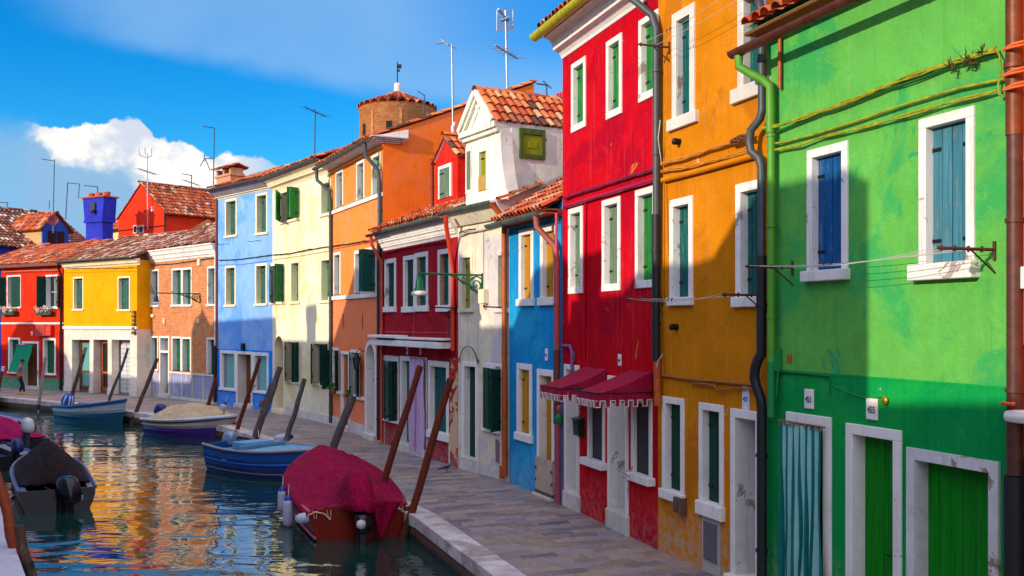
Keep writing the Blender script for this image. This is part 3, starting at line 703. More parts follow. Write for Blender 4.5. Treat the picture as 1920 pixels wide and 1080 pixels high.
mb.build('shop_ledge',WHITE,H.root,bevel=.015)
RDP=plain('red_pipe',(214,58,26),.5,.1,.15)
H.pipe(RDP,[(H.X(836,.46,405),-.46,zt-.2),(H.X(838,.4,420),-.42,zt-.45),(H.W-.16,-.1,zt-1.25),(H.W-.16,-.08,zt-1.5),(H.W-.16,-.07,2.9)],.055)
H.pipe(plain('rose_red_pipe',(190,70,56)),[(.1,-.42,zt-.25),(.1,-.38,zt-.5),(.12,-.09,zt-1.0),(.12,-.08,.1)],.05)
H.cable(dr,H.path([(722,474,.05),(760,465,.05),(800,458,.05),(845,452,.05)]),.02,3)
H.cable(plain('pale_pink_wire',(190,120,120)),H.path([(718,622,.02),(790,623,.02),(858,624,.02)]),.008,1); H.cable(plain('pale_pink_wire2',(190,120,120)),H.path([(776,580,.02),(775,640,.02)]),.008,1)
H.plate(764,657,.13,.24,'446'); H.plate(789,657,.13,.24,'447')
for xx in (721,803,843): 
    X_=H.X(xx); mb=MB(); mb.box(X_-.04,X_+.02,-.012,.0,0,H.Z(xx,668 if xx<790 else 812)); mb.build('pale_strip',CREAMT,H.root)
p=H.loc(850,612); mb=MB(); mb.box(p.x-.06,p.x+.06,-.1,0,p.z-.2,p.z+.2); mb.tube([(p.x,-.08,p.z+.2),(p.x,-.2,p.z+.32),(p.x,-.1,p.z+.4)],.02,6); mb.build('fuse_box',IRON,H.root)
# ---- red upper gables standing behind
def gable(h,xl,xr,ya,ye,yb,d0,depth,wm,rm,pitchov=.12,trim=None,xa=None,name='dormer',roof=True,sp=.2):
    """gabled dormer: front at setback d0 (metres inward), pixels of its edges, apex, eaves and foot"""
    a=h.loc(xl,ye,-d0);b=h.loc(xr,ye,-d0); ap=h.loc(xa or (xl+xr)/2,ya,-d0); zf=h.loc((xl+xr)/2,yb,-d0).z
    ze=(a.z+b.z)/2
    mb=MB(); mb.prism_y([(a.x,zf),(b.x,zf),(b.x,ze),(ap.x,ap.z),(a.x,ze)],d0,d0+depth)
    o=mb.build(name,wm,h.root)
    if roof:
        mb=MB()
        for (e,sg) in ((a,1),(b,-1)):
            L=math.hypot(ap.x-e.x,ap.z-ze); V=Vector((ap.x-e.x,0,ap.z-ze)).normalized(); O=Vector((e.x,d0-pitchov,ze))-V*.12
            tiles(mb,O,(0,1,0),V,depth+pitchov,L+.12,sp=sp)
        ridge(mb,(ap.x,d0-pitchov,ap.z+.06),(ap.x,d0+depth,ap.z+.06)); mb.build('roof',rm,o)
    return o,a,b,ap,zf,ze
rp=plaster('red_gable_plaster',(206,34,24),streak=.15,seed=30)
G_=House('red_gable_house','red gabled house behind the white dormer, seen over the dark red house',E1+H.inw*1.0,F1+H.inw*1.0)
o,a,b,ap,zf,ze=gable(G_,817,858,258,296,400,0,4.0,rp,TILE_A,name='small_dormer')
mb=MB()
for e in (a,b):
    V=Vector((ap.x-e.x,0,ap.z-ze)); n=Vector((-V.z,0,V.x)).normalized()*.05; n=n if n.z>0 else -n
    q=[Vector((e.x,-.05,ze)),Vector((ap.x,-.05,ap.z))]; vs=[q[0]-n*.8,q[1]-n*.8,q[1]+n*1.2,q[0]+n*1.2]; vs2=[v+Vector((0,.05,0)) for v in vs]
    mb.add(vs+vs2,[(0,1,2,3),(4,5,6,7),(0,1,5,4),(1,2,6,5),(2,3,7,6),(3,0,4,7)])
mb.build('verge_trim',WHITE,o)
x0,x1,z0,z1=G_.rect(824,848,309,371)
w=G_.frame(x0,x1,z0,z1,.1,.03,.05,'window'); mb=MB(); G_.leaf(mb,x0+.1,-.002,1,x1-x0-.2,z0,z1-.1,0); mb.build('shutter',[SH_SAGE,IRON],w)
G_.pipe(plain('maroon_pipe',(120,24,24)),[(a.x-.15,-.05,a.z+.0),(a.x-.12,-.05,zf)],.05)
o2,a,b,ap,zf,ze=gable(G_,852,925,181,275,400,.7,3.5,rp,TILE_B,xa=893,name='tall_gable')
# ---- white house
H=House('white_house','narrow worn white house with a pedimented dormer, left of the turquoise house',F1,W1); WHT=H; H.ds=0.4
wp=plaster('worn_white_plaster',(216,206,180),c2=(190,186,196),streak=.3,peel=(150,140,130),peel_amt=.05,seed=31,damp=.5)
wd=plaster('dormer_white_plaster',(228,222,206),streak=.2,seed=32,damp=0,peel=(130,120,110),peel_amt=.04)
zt=H.Z(900,386,.3)+.12
H.win(864,887,474,578,SH_LIME,fr=.12,dep=.32,sillh=.1,fmat=wp); H.win(930,952.5,468,578,SH_LIME,fr=.13,dep=.32,sillh=.1,fmat=wp)
H.door(867,897,678,SH_DKG,fr=.12,dep=.5,step=.32,stepd=.04); w,q=H.win(908,947,682,803,SH_DKG,fill='open',fr=.12,angL=.2,angR=2.0)
H.wall([wp],zt,5.5,zridge=zt+1.2)
H.gutter(GUTG,-.12,H.W-.05,-.4,zt-.08,.09)
mb=MB(); mb.prism_x([(.002,zt-.45),(-.08,zt-.45),(-.3,zt-.16),(-.34,zt-.05),(.002,zt-.05)],0,H.W); mb.build('cornice',wp,H.root)
_xr=H.X(938,0,330)+.55; mb=MB(); tiles(mb,(_xr,-.3,zt-.1),(1,0,0),(0,1,.42),H.W-_xr,1.2,sp=.2); 
mb.build('roof',TILE_A,H.root)
H.cable(plain('white_cable',(186,180,160)),H.path([(862,441,.05),(880,434,.06),(905,431,.05),(925,424,.06),(951,419,.05)]),.028,3,rad=.035)
H.cable(CABLE,H.path([(862,438,.05),(880,432,.06),(892,430,.06)]),.02,3,rad=.05)
H.cable(plain('rusty_wire',(160,110,90)),H.path([(862,417,.03),(900,408,.03),(948,401,.03)]),.008,1); H.cable(CABLE,H.path([(907,436,.03),(906,548,.03)]),.01,2,rad=.012)
p=H.loc(911,555); mb=MB(); mb.box(p.x-.14,p.x+.14,-.14,0,p.z-.18,p.z+.16); mb.box(p.x-.05,p.x+.05,-.08,0,p.z-.3,p.z-.18); mb.build('junction_box',CREAMT,H.root,bevel=.015)
p0,p1=H.loc(930,866),H.loc(948,827); mb=MB(); mb.box(p0.x,p1.x,-.02,.0,p0.z,p1.z); mb.build('meter_hatch',plain('taupe_metal',(130,112,106),.5,.3),H.root,bevel=.006)
mb=MB(); c=H.loc(881,676)
for sgn in (-1,1):
    pts=[(c.x+sgn*.42*math.sin(PI*k/10)**.8 if 0 else c.x+sgn*(.06+.42*k/10),-.05,c.z+.34-.34*(k/10)**2.2) for k in range(11)]; mb.tube(pts,.012,5)
    cc=(c.x+sgn*.5,c.z-.02); mb.tube([(cc[0]+math.cos(t*.7)*.07*(1-t/12),-.05,cc[1]+math.sin(t*.7)*.07*(1-t/12)) for t in range(10)],.01,5)
mb.build('door_ironwork',IRON,H.root)
H.pipe(PIPEBR,[(H.W-.1,-.42,zt-.15),(H.W-.08,-.12,zt-.45),(H.W-.06,-.1,zt-.7),(H.W-.06,-.09,.15)],.062)
H.pipe(plain('pale_pink_pipe',(206,176,176)),[(H.W-.22,-.07,2.55),(H.W-.22,-.07,.35)],.05); H.pipe(PIPEBR,[(H.W-.22,-.08,.35),(H.W-.22,-.08,.05)],.055)
mb=MB()
for (x,y,l) in ((833,577,.0),):
    pass
# dormer
d0=.0; xl,xr=H.X(873.5,0,330),H.X(938,0,330); zf=zt-.04; zc1=H.Z(903,258); a=H.loc(870,249); b=H.loc(931,231); ap=H.loc(898,176)
zE=(a.z+b.z)/2; cx=(a.x+b.x)/2; hw=(b.x-a.x)/2
mb=MB(); x0,x1,z0,z1=H.rect(894,917,274,357); DD=3.6
# front wall with window hole
for (p,q,r_,u_) in ((xl,x0+.04,zf,zc1),(x1-.04,xr,zf,zc1),(x0+.04,x1-.04,zf,z0),(x0+.04,x1-.04,z1-.04,zc1)):
    mb.box(p,q,.004,.3,r_,u_)
mb.box(xl+.002,xr-.002,.3,DD,zf,zE-.02)
dorm=mb.build('dormer',wd,H.root)
hs=H.holes; w=H.frame(x0,x1,z0,z1,.13,.22,.02,'dormer_window',wd); w.parent=dorm
mb=MB(); H.leaf(mb,x0+.13+.18,.2,1,x1-x0-.3-.14,z0+.35,z1-.14,0); mb.build('shutter',[SH_LIME,IRON],w) if 0 else None
mb=MB(); H.leaf(mb,x0+.135,.09,1,x1-x0-.27,z0+.02,z1-.14,0); sh=mb.build('dormer_shutter',[SH_LIME,IRON],dorm)
mb=MB(); mb.box(x0+.14,x1-.13,-.04,.14,z0+.0,z0+.34); mb.build('planter_box',plain('ochre_planter',(176,140,60)),dorm,bevel=.01)
mb=MB(); xq0,xq1=H.X(874),H.X(884); mb.box(xq0,xq1,-.02,.0,z0,z1+.1); mb.box(xq0+.08,xq1-.02,-.03,-.02,z0+.1,z1-.02,1); mb.build('side_panel',[wd,SH_SAGE],dorm)
# pediment
mb=MB(); cz=zc1
mb.box(a.x,b.x,-.16,.35,cz+.1,zE); mb.box(a.x+.06,b.x-.06,-.09,.3,cz,cz+.1)
mb.prism_y([(a.x+.06,zE+.002),(b.x-.06,zE+.002),(cx,ap.z-.08)],-.03,.3)
for (ex,sg) in ((a.x,1),(b.x,-1)):
    V=Vector((cx-ex,0,ap.z-zE)).normalized(); n=Vector((-V.z*sg,0,V.x*sg)); n=n if n.z>0 else -n
    for (w0,w1,y_) in ((-.02,.1,-.17),(-.1,-.02,-.11),(-.3,-.24,-.06)):
        s0=Vector((ex,0,zE))+V*(0 if w0>-.2 else .35); e0=Vector((cx,0,ap.z)) if w0>-.2 else Vector((cx,0,ap.z))-V*.0
        q=[s0+n*w0,e0+n*w0,e0+n*w1,s0+n*w1]; vs=[v+Vector((0,y_,0)) for v in q]+[v+Vector((0,.0,0)) for v in q]
        mb.add(vs,[(0,1,2,3),(4,5,6,7),(0,1,5,4),(1,2,6,5),(2,3,7,6),(3,0,4,7)])
mb.box(xr-.02,b.x+.02,-.16,.62,cz+.1,zE-.0); mb.box(xr-.02,b.x-.04,-.09,.56,cz,cz+.098)
mb.build('pediment',wd,dorm,bevel=.008)
# flaring scroll buttress at the foot of the side
mb=MB(); pr=[(0,cz-.0)]; Hh=cz-zf
for k in range(15):
    t=k/14; pr.append((.02+.42*(t**2.6)+.05*math.sin(PI*t),cz-Hh*t))
pr.append((0,zf)); mb.prism_y([(xr-.03+x_,z_) for x_,z_ in pr],-.0,.32); mb.build('scroll_buttress',wd,dorm)
# dormer roof, ridge runs inward
V=Vector((b.x+.1-cx,0,zE-ap.z)); L=V.length; mb=MB()
DL=DD+.12
tiles(mb,Vector((b.x+.16,-.12,zE-.03)),(0,1,0),Vector((cx-b.x-.1,0,ap.z-zE+.08)),DL,L+.14,sp=.21,tl=.34,r=.095)
tiles(mb,Vector((a.x-.1,-.12,zE-.03)),(0,1,0),Vector((cx-a.x+.1,0,ap.z-zE+.06)),DL,L+.1,sp=.21,tl=.34,r=.095)
ridge(mb,(cx,-.14,ap.z+.06),(cx,DD,ap.z+.06),.12,.34); mb.build('dormer_roof',TILE_A,dorm)
# side hatch
def sideP(px,py,x):   # point on the plane local x = const
    P=Vector((H.P0.x,H.P0.y,0))+Vector((H.u.x,H.u.y,0))*x; nn=Vector((H.u.x,H.u.y,0)); r=ray(px,py); t=(P-C3).dot(nn)/r.dot(nn); Q=C3+r*t-Vector((H.P0.x,H.P0.y,0))
    return Q.x*H.inw.x+Q.y*H.inw.y,Q.z
y0_,zz1=sideP(973,241,xr);y1_,zz0=sideP(1021,302,xr); zz1=sideP(997,242,xr)[1]; zz0=sideP(997,298,xr)[1]
mb=MB(); t=.1; X_=xr+.03
mb.box(X_-.03,X_+.02,y0_,y0_+t,zz0,zz1); mb.box(X_-.03,X_+.02,y1_-t,y1_,zz0,zz1); mb.box(X_-.03,X_+.02,y0_+t,y1_-t,zz1-t*1.4,zz1); mb.box(X_-.03,X_+.02,y0_+t,y1_-t,zz0,zz0+t)
hh=mb.build('side_hatch',plain('olive_frame',(70,92,20),.6,0,.25,9),dorm,bevel=.008)
mb=MB(); mb.box(X_-.04,X_-.008,y0_+t,y1_-t,zz0+t,zz1-t*1.4); mb.box(X_-.02,X_+.004,y0_+t+.13,y1_-t-.13,zz0+t+.14,zz1-t*1.4-.16); mb.build('hatch_panel',SH_LIME,hh,bevel=.006)
# ---- turquoise house
H=House('turquoise_house','narrow turquoise house with ochre shutters between the white and crimson houses',W1,T1); TRQ=H; H.ds=0.36
tp=plaster('turquoise_plaster',(18,134,196),c2=(40,160,206),streak=.12,seed=33,var=.07)
zt=H.Z(1000,388,.0)
H.win(974,1001,428,560,SH_YEL,fr=.14,dep=.32,sillh=.16,sillx=.06); H.win(1014,1045,420,557,SH_YEL,fr=.15,dep=.32,sillh=.17,sillx=.06)
H.win(970,998,682,813,SH_YEL,fr=.13,dep=.3,sillh=.17); w,q=H.door(1008.5,1041,693,SH_YEL,fr=.13,dep=.55,step=.05)
mb=MB(); mb.box(q[0]-.13,q[1]+.13,-.06,-.035,.12,.8); mb.box(q[0]-.15,q[1]+.15,-.075,-.034,.0,.12,1)
for zz in (.3,.55): 
    for xx in (q[0]-.12,q[1]+.08): mb.box(xx,xx+.05,-.085,-.06,zz,zz+.05,1)
mb.build('flood_barrier',[plain('beige_board',(178,160,138),.7),plain('brown_board',(96,74,70),.7)],w)
H.wall([tp],zt,5.5,zridge=zt+1.5)
H.roof(TILE_B,zt-.02,5.5,.4,.58,ridge_y=3.0,sp=.19); H.gutter(GUTG,-.2,H.W-.12,-.45,zt-.26,.09)
mb=MB(); mb.box(0,H.W,-.36,0,zt-.24,zt-.2); mb.box(0,H.W,-.1,0,zt-.34,zt-.24); mb.build('eaves_board',plain('brown_eaves',(104,64,56)),H.root)
for k,(yy,rr) in enumerate(((408,.02),(414,.03),(421,.025),(428,.02))):
    H.cable(plain('teal_paint_cable',(10,150,160)),H.path([(960,yy+6,.05),(985,yy+1,.05),(1010,yy-4,.05),(1050,yy-13,.05)]),rr*.8,2 if k in(1,2) else 1,rad=.03)
H.pipe(GUTB if 0 else plain('rose_brown_pipe',(156,84,72),.5,.1),[(H.W-.3,-.45,zt-.3),(H.W-.3,-.43,zt-.55),(H.W-.05,-.14,zt-.95),(H.W-.02,-.12,zt-1.2),(H.W-.02,-.11,zt-3.0)],.065)
H.pipe(plain('brown_pipe',(100,54,48),.5,.1),[(H.W-.02,-.12,zt-3.0),(H.W-.02,-.12,1.6)],.07); H.pipe(plain('rose_pipe2',(160,70,90),.5,.1),[(H.W+.02,-.12,1.6),(H.W+.02,-.12,.05)],.065)
H.plate(1025.5,665,.13,.25,'452')
# ---- crimson house
H=House('crimson_house','tall crimson three storey house with a moulded white cornice and yellow gutter',T1,R1); CRI=H; H.ds=0.4
cp2=plaster('crimson_plaster',(186,0,24),c2=(160,4,34),streak=.13,peel=(196,110,50),peel_amt=.045,seed=35,var=.08,damp=.2)
zc=H.Z(1061,107); ov=.42; zg=H.Z(1030,56,.45)
zt=zg+.25
for r in ((1072.5,1099,113,231),(1138,1167,70,205),(1199,1235,28,170)): H.win(*r,SH_BRIGHT,fr=.105,dep=.3,sillh=.13,sillx=.0,silld=.03)
for i,r in enumerate(((1067,1093.5,389,538),(1130,1164,372,532),(1192.5,1231,352,525))): H.win(*r,SH_SAGE if i<2 else SH_BRIGHT,fr=.11,dep=.34,sillh=.13,sillx=.0,silld=.03)
H.door(1059.5,1087,684,D_WHITE,fr=.1,dep=.9,step=.3,stepd=.05); H.door(1141,1179,706,D_WHITE,fr=.1,dep=.9,step=.32,stepd=.05)
for r in ((1103,1135,745,862),(1185,1223.5,745,889)):
    w,q=H.win(*r,fill=None,fr=.1,dep=.12,sillh=.13,sillx=.1,silld=.14); mb=MB(); mb.box(q[0],q[1],.08,.1,q[2],q[3]); mb.build('pane',GLASS,w)
    mb=MB(); n=int((q[1]-q[0])/.04)
    mb.box(q[0],q[1],.05,.06,q[2],q[3]); mb.build('insect_screen',plain('dark_screen',(58,58,56),.8),w)
H.wall([cp2],zt,5.5,zridge=zt+1.2); H.cornice(WHITE,-.02,H.W,zc,zt-.2,.4,2)
H.roof(TILE_B,zt,5.5,.5,.35); H.gutter(plain('yellow_gutter',(176,176,20),.5,.1,.3,9),-.12,H.W,-.55,zt-.22,.11)
H.cable(plain('maroon_cable',(120,10,44)),H.path([(1058,372,.05),(1085,362,.06),(1140,345,.05),(1190,328,.05),(1229,318,.05)]),.024,4,rad=.03)
H.pipe(plain('maroon_pipe2',(150,10,56),.45),H.path([(1058,388,.05),(1110,372,.05),(1160,357,.05),(1228,336,.05)]),.04,'conduit',False)
H.pipe(plain('lilac_pipe',(116,70,120),.5),[(.12,-.06,3.15),(.55,-.06,3.15),(.66,-.06,3.05),(.66,-.06,2.6)],.035,'conduit',False)
H.pipe(cp2,[(H.X(1101),-.03,H.Z(1101,380)),(H.X(1098),-.03,2.9)],.02,'conduit',False)
H.pipe(plain('pink_conduit',(200,60,90),.5),[(.02,-.14,H.Z(1056,400)),(.02,-.14,3.2)],.03,'conduit')
H.plate(1163,675,.13,.2,'456'); H.plate(1075,668,.12,.2,'454')
W=H.W
H.pipe(PIPEG,[(W-.25,-.55,zt-.3),(W-.25,-.52,zt-.6),(W+.05,-.13,zt-1.05),(W+.14,-.1,zt-1.3),(W+.14,-.1,5.6),(W+.14,-.1,5.2)],.06,n=12)
H.pipe(PIPEBK,[(W+.14,-.105,5.3),(W+.14,-.105,3.0)],.066,n=12); H.pipe(PIPEBR,[(W+.15,-.09,3.02),(W+.15,-.08,2.3)],.06)
# ---- mustard house
H=House('mustard_house','mustard orange house with dark teal shutters, between crimson and green houses',R1,M1); MUS=H; H.ds=0.4
mp=plaster('mustard_plaster',(196,120,6),c2=(176,104,20),streak=.14,peel=(214,190,140),peel_amt=.035,seed=37,var=.09,damp=.6)
H.win(1262,1304,16,216,SH_TEAL,fr=.14,dep=.34,sillh=.18,sillx=.1,rmat=WORN,fmat=STONE); H.win(1385,1437,-28,156,SH_TEAL,fr=.15,dep=.32,sillh=.2,sillx=.12,fmat=STONE)
H.win(1257,1300,371,557,SH_TEAL,fr=.115,dep=.36,sillh=.13,sillx=.02); H.win(1381,1434,340,556,SH_TEAL,fr=.125,dep=.36,sillh=.14,sillx=.05)
H.win(1243,1284,745,921,SH_DKG,fr=.105,dep=.34,sillh=.15,sillx=.03); H.win(1312,1358,757,944,SH_DKG,fr=.105,dep=.34,sillh=.2,sillx=.03); H.door(1372,1429,769,D_GREY,fr=.12,dep=1.1,step=.15,fmat=WHITE)
zt=H.Z(1240,-30)+1.2
H.wall([mp],zt,5.5,zridge=zt+1.2); H.cornice(WHITE,0,H.W,zt-1.05,zt-.2,.4,3); H.roof(TILE_B,zt,5.5,.5,.35)
for pts,r in (([(1240,308,.06),(1275,299,.06),(1330,280,.06),(1380,264,.07),(1412,256,.07)],.028),([(1240,322,.05),(1300,311,.05),(1380,290,.05),(1412,283,.05)],.02)):
    H.cable(plain('ochre_cable',(190,120,20)),H.path(pts),r,3,rad=.03)
H.cable(plain('brown_tangle',(110,66,26)),H.path([(1372,268,.08),(1384,262,.1),(1395,258,.1),(1412,255,.09)]),.02,5,rad=.07)
H.pipe(mp,H.path([(1243,338,.05),(1320,318,.05),(1412,292,.05)]),.045,'conduit',False)
H.pipe(plain('dark_ochre_conduit',(150,88,16)),H.path([(1242,704,.03),(1290,711,.03),(1350,716,.03),(1412,722,.03)]),.022,'conduit',False)
H.cable(plain('ochre_cable2',(150,92,40)),H.path([(1299,728,.04),(1301,719,.04),(1338,722,.05),(1348,733,.05),(1362,731,.06),(1378,728,.05),(1412,730,.05)]),.014,3,rad=.025)
for pth in ([(1244,345,.03),(1243,560,.03)],[(1248,345,.03),(1252,480,.03)],[(1243,660,.03),(1243,704,.03)]): H.cable(plain('ochre_wire',(206,124,14)),H.path(pth),.014,1)
H.cable(plain('white_wire',(200,200,200)),H.path([(1238,225,.1),(1234,260,.14),(1240,305,.06)]),.012,1); H.cable(plain('white_wire2',(190,190,190)),H.path([(1243,664,.06),(1233,678,.12),(1228,700,.14),(1232,713,.1),(1240,712,.05)]),.012,1)
H.plate(1400,747,.17,.32,'457',plain('white_enamel',(214,222,235),.25),INKB,oval=True)
p0,p1=H.loc(1317,1062),H.loc(1351,968); mb=MB(); mb.box(p0.x,p1.x,-.006,.0,p0.z-.05,p1.z+.06); mb.build('mortar_patch',plaster('grey_mortar',(172,164,160),seed=39),H.root)
p0,p1=H.loc(1321,1047),H.loc(1345,985); mb=MB(); mb.box(p0.x,p1.x,-.022,-.006,p0.z,p1.z); mb.build('meter_hatch',plain('grey_hatch_metal',(112,108,124),.45,.5),H.root,bevel=.004)
p=H.loc(1282,946); mb=MB(); mb.box(p.x-.12,p.x+.1,-.12,0,p.z-.12,p.z+.11); mb.box(p.x-.05,p.x+.03,-.135,-.12,p.z-.06,p.z+.04); mb.build('vent_box',plain('brown_box',(92,72,60)),H.root,bevel=.01)
for (px,py) in ((1270,613),(1275,266)):
    p=H.loc(px,py); mb=MB(); mb.tube([(p.x,0,p.z),(p.x,-.07,p.z)],.05,10); mb.lathe([(.0,.0),(.04,.01),(.05,.05),(.03,.1)],(p.x,-.09,p.z-.05),10); mb.build('lamp_stub',IRON,H.root)
W=H.W; PX=H.X
xk=W+.07
zz=lambda py:H.Z(1432,py,.12)
H.pipe(PIPEG,[(xk+.0,-.5,zz(-60)),(xk-.02,-.2,zz(-20)),(xk,-.13,zz(20)),(xk+.02,-.13,zz(205)),(xk-.0,-.15,zz(222)),(xk-.15,-.19,zz(240)),(xk-.17,-.2,zz(262)),(xk-.15,-.19,zz(280)),(xk-.02,-.15,zz(296)),(xk,-.13,zz(312)),(xk,-.13,zz(480))],.055,n=14)
H.pipe(PIPEBK,[(xk,-.13,zz(480)),(xk,-.13,zz(664)),(xk-.03,-.15,zz(672)),(xk-.08,-.17,zz(690)),(xk-.1,-.17,zz(708)),(xk-.08,-.16,zz(722)),(xk-.0,-.14,zz(748)),(xk+.01,-.13,zz(765)),(xk+.01,-.13,.05)],.066,n=14)
# ---- green house
H=House('green_house','bright green two storey house with blue shutters, right foreground',M1,G1); GRN=H; H.ds=0.34
gp=plaster('light_green_plaster',(90,168,72),c2=(50,156,84),streak=.12,peel=(40,160,104),peel_amt=.035,seed=41,var=.09,damp=0)
gp2=plaster('emerald_plaster',(4,142,68),c2=(20,154,64),streak=.16,seed=42,var=.07,peel=(190,190,170),peel_amt=.0)
H.win(1515,1591,273,506,SH_BLUE,fr=.105,dep=.34,sillh=.13,sillx=.03,silld=.1); w,q=H.win(1725,1829,211,492,SH_SLATE,fr=.105,dep=.34,sillh=.17,sillx=.06,silld=.12)
wA,qa=H.door(1476.5,1560,777,D_GREEN,fr=.14,dep=.4,step=.08,fmat=WHITE)
w,q2=H.door(1588.5,1692,800,D_GREEN,fr=.12,dep=.6,step=.1,fmat=WHITE); w,q3=H.door(1703,1876,852,D_GREEN,fr=.12,dep=.6,step=.06,fmat=WORN,rmat=WORN)
zg=H.Z(1500,39,.42); zt=zg+.38; zb=H.Z(1700,713)
H.wall([gp,gp2],zt,5.5,bands=[(zb,1)],zridge=zt+1.3)
mb=MB(); mb.box(0,W:=H.W,-.004,0,zb-.015,zb+.012); mb.build('paint_edge',gp2,H.root)
H.roof(TILE_A,zt-.0,5.5,.36,.42,sp=.22,r=.1); H.gutter(GUTB,-.16,H.W+.1,-.42,zg,.085)
mb=MB(); mb.box(0,H.W,-.34,0,zt-.2,zt-.16); mb.build('eaves_board',plain('green_eaves',(60,120,60)),H.root)
GP_=plain('green_paint_pipe',(84,150,40),.5,0,.12); GP2=plain('emerald_pipe',(20,130,66),.5,0,.12)
x_=.09; H.pipe(GP_,[(.0,-.42,zg-.08),(.0,-.42,zg-.22),(.2,-.2,zg-.42),(.26,-.13,zg-.5),(.26,-.12,zg-1.1)],.058,clamps=False,n=14); H.pipe(GP_,[(.26,-.11,zg-.55),(.26,-.11,3.1)],.05,n=14); H.pipe(GP2,[(.26,-.11,3.1),(.26,-.11,2.4)],.05,n=14)
H.pipe(PIPEBR,[(.36,-.05,zg+.1),(.36,-.05,zg-.55)],.025,clamps=False)
H.pipe(GP2,[(.36,-.05,2.3),(.38,-.05,.1)],.03)
YG=plain('yellow_green_cable',(142,146,20),.7,0,.4,9)
H.cable(YG,H.path([(1430,241,.16),(1460,236,.1),(1510,219,.07),(1560,203,.07),(1610,183,.07),(1660,162,.07),(1710,142,.07),(1760,126,.07),(1800,113,.07),(1840,100,.08),(1868,92,.08)]),.02,4,rad=.03,sag=.0)
H.cable(plain('painted_cable_shadow',(30,110,50)),H.path([(1455,248,.05),(1510,224,.05),(1660,168,.05),(1780,126,.05),(1868,97,.05)]),.014,2,rad=.02)  # dark strands just under the cable, standing in for its shadow on the wall
H.pipe(YG,H.path([(1442,270,.1),(1470,267,.05),(1530,251,.05),(1600,229,.05),(1700,195,.05),(1800,165,.05),(1884,148,.05)]),.016,'conduit',False,8)
H.cable(YG,H.path([(1438,284,.1),(1465,279,.07),(1500,272,.07),(1540,258,.06),(1640,233,.06),(1760,199,.06),(1870,168,.06)]),.02,2,rad=.02)
H.cable(YG,H.path([(1868,92,.08),(1875,105,.08),(1878,130,.06),(1872,160,.06),(1874,178,.08),(1885,182,.08)]),.012,3,rad=.02)
random.seed(5)
for (px,py,n,sz) in ((1779,123,14,.05),(1812,114,30,.07),(1822,118,14,.05),(1842,97,16,.05),(1786,132,10,.04)):
    p=H.loc(px,py,.1); mb=MB()
    for k in range(n):
        d=Vector((random.gauss(0,1),random.gauss(0,1),random.gauss(0,1))).normalized()*sz*random.uniform(.5,1.2); q_=p+d*.6
        mb.add([q_,q_+d*.5+Vector((.02,0,0)),q_+d+Vector((0,.0,.02))],[(0,1,2)])
        mb.tube([p,p+d],.004,4)
    mb.build('dry_weed',plain('dry_weed_brown',(84,80,36)),H.root)
H.pipe(plain('dark_green_conduit',(20,90,40)),H.path([(1455,697,.02),(1500,700,.02),(1553,706,.02)]),.012,'conduit',False,6); H.cable(plain('dk_green_wire',(20,96,44)),H.path([(1555,706,.02),(1556,740,.02)]),.01,1)
H.cable(plain('green_wire',(60,140,60)),H.path([(1556,720,.02),(1600,740,.02),(1625,746,.02),(1655,744,.03)]),.008,1)
p=H.loc(1662,751); mb=MB(); mb.lathe([(0,0),(.04,.005),(.05,.02),(.045,.035),(0,.04)],(p.x,0,p.z),14,sx=1,sy=1,M=Matrix.Rotation(PI/2,4,'X')); mb.build('door_buzzer',plain('old_brass',(160,140,20),.4,.5),H.root)
p=H.loc(1456,675,.05); mb=MB(); mb.box(p.x-.05,p.x+.06,-.1,0,p.z-.14,p.z+.14); mb.tube([(p.x-.03,-.06,p.z-.14),(p.x-.04,-.07,p.z-.42),(p.x+.03,-.07,p.z-.46),(p.x+.05,-.06,p.z-.14)],.014,6); mb.build('meter_box',GP2,H.root,bevel=.01)
p=H.loc(1481,672); mb=MB(); mb.box(p.x-.045,p.x+.045,-.01,0,p.z-.05,p.z+.05); mb.build('rust_plate',plain('rust_plate',(170,84,40)),H.root)
H.plate(1518.5,748,.18,.24,'453'); H.plate(1636.5,767,.19,.24,'455')
H.fr=WHITE
# ---- far right orange house
H=House('tangerine_house','tangerine house with dark green tiled foot, cut by the right edge',G1,O1); TAN=H
H.wall([plaster('tangerine_plaster',(250,104,8),seed=44,var=.05,streak=.04),brickmat('green_tile',(10,52,30),(12,60,34),(96,130,110),bw=3.0,bh=.24)],9.2,5.5,bands=[(H.Z(1905,856),1)],zridge=10.3)
H.roof(TILE_B,9.2,5.5,.4,.4)
p=H.loc(1915,522); H.band(WHITE,p.x,p.x+1.1,p.z-.1,p.z+.1,.12,'sill'); p=H.loc(1912,778); mb=MB(); mb.box(p.x,p.x+1.4,-.22,0,p.z-.06,p.z+.06); mb.build('door_hood',WHITE,H.root,bevel=.05)
H.pipe(plain('brown_rust_pipe',(112,58,26),.5,.3,.35,9),[(.2,-.12,9.1),(.2,-.12,H.Z(1892,255,.14))],.075,n=14); H.pipe(plain('brown_rust_pipe2',(86,52,44),.5,.3,.3,9),[(.2,-.115,H.Z(1892,255,.14)),(.2,-.115,H.Z(1892,890,.14))],.07,n=14); H.pipe(PIPEBK,[(.2,-.13,H.Z(1892,892,.14)),(.2,-.13,.05)],.085,n=14)
for yy in (84,133,160): H.cable(plain('orange_cable',(220,100,40)),H.path([(1882,yy+8,.2),(1900,yy,.24),(1935,yy-8,.1)]),.022,2,rad=.02)
H.pipe(plain('orange_clamp',(220,96,30)),H.path([(1880,756,.2),(1895,758,.25),(1912,756,.02)]),.02,'pipe_clamp',False)
H.pipe(plain('tangerine_conduit',(220,90,10)),[(.24,-.05,9),(.24,-.05,3.4)],.03,'conduit')
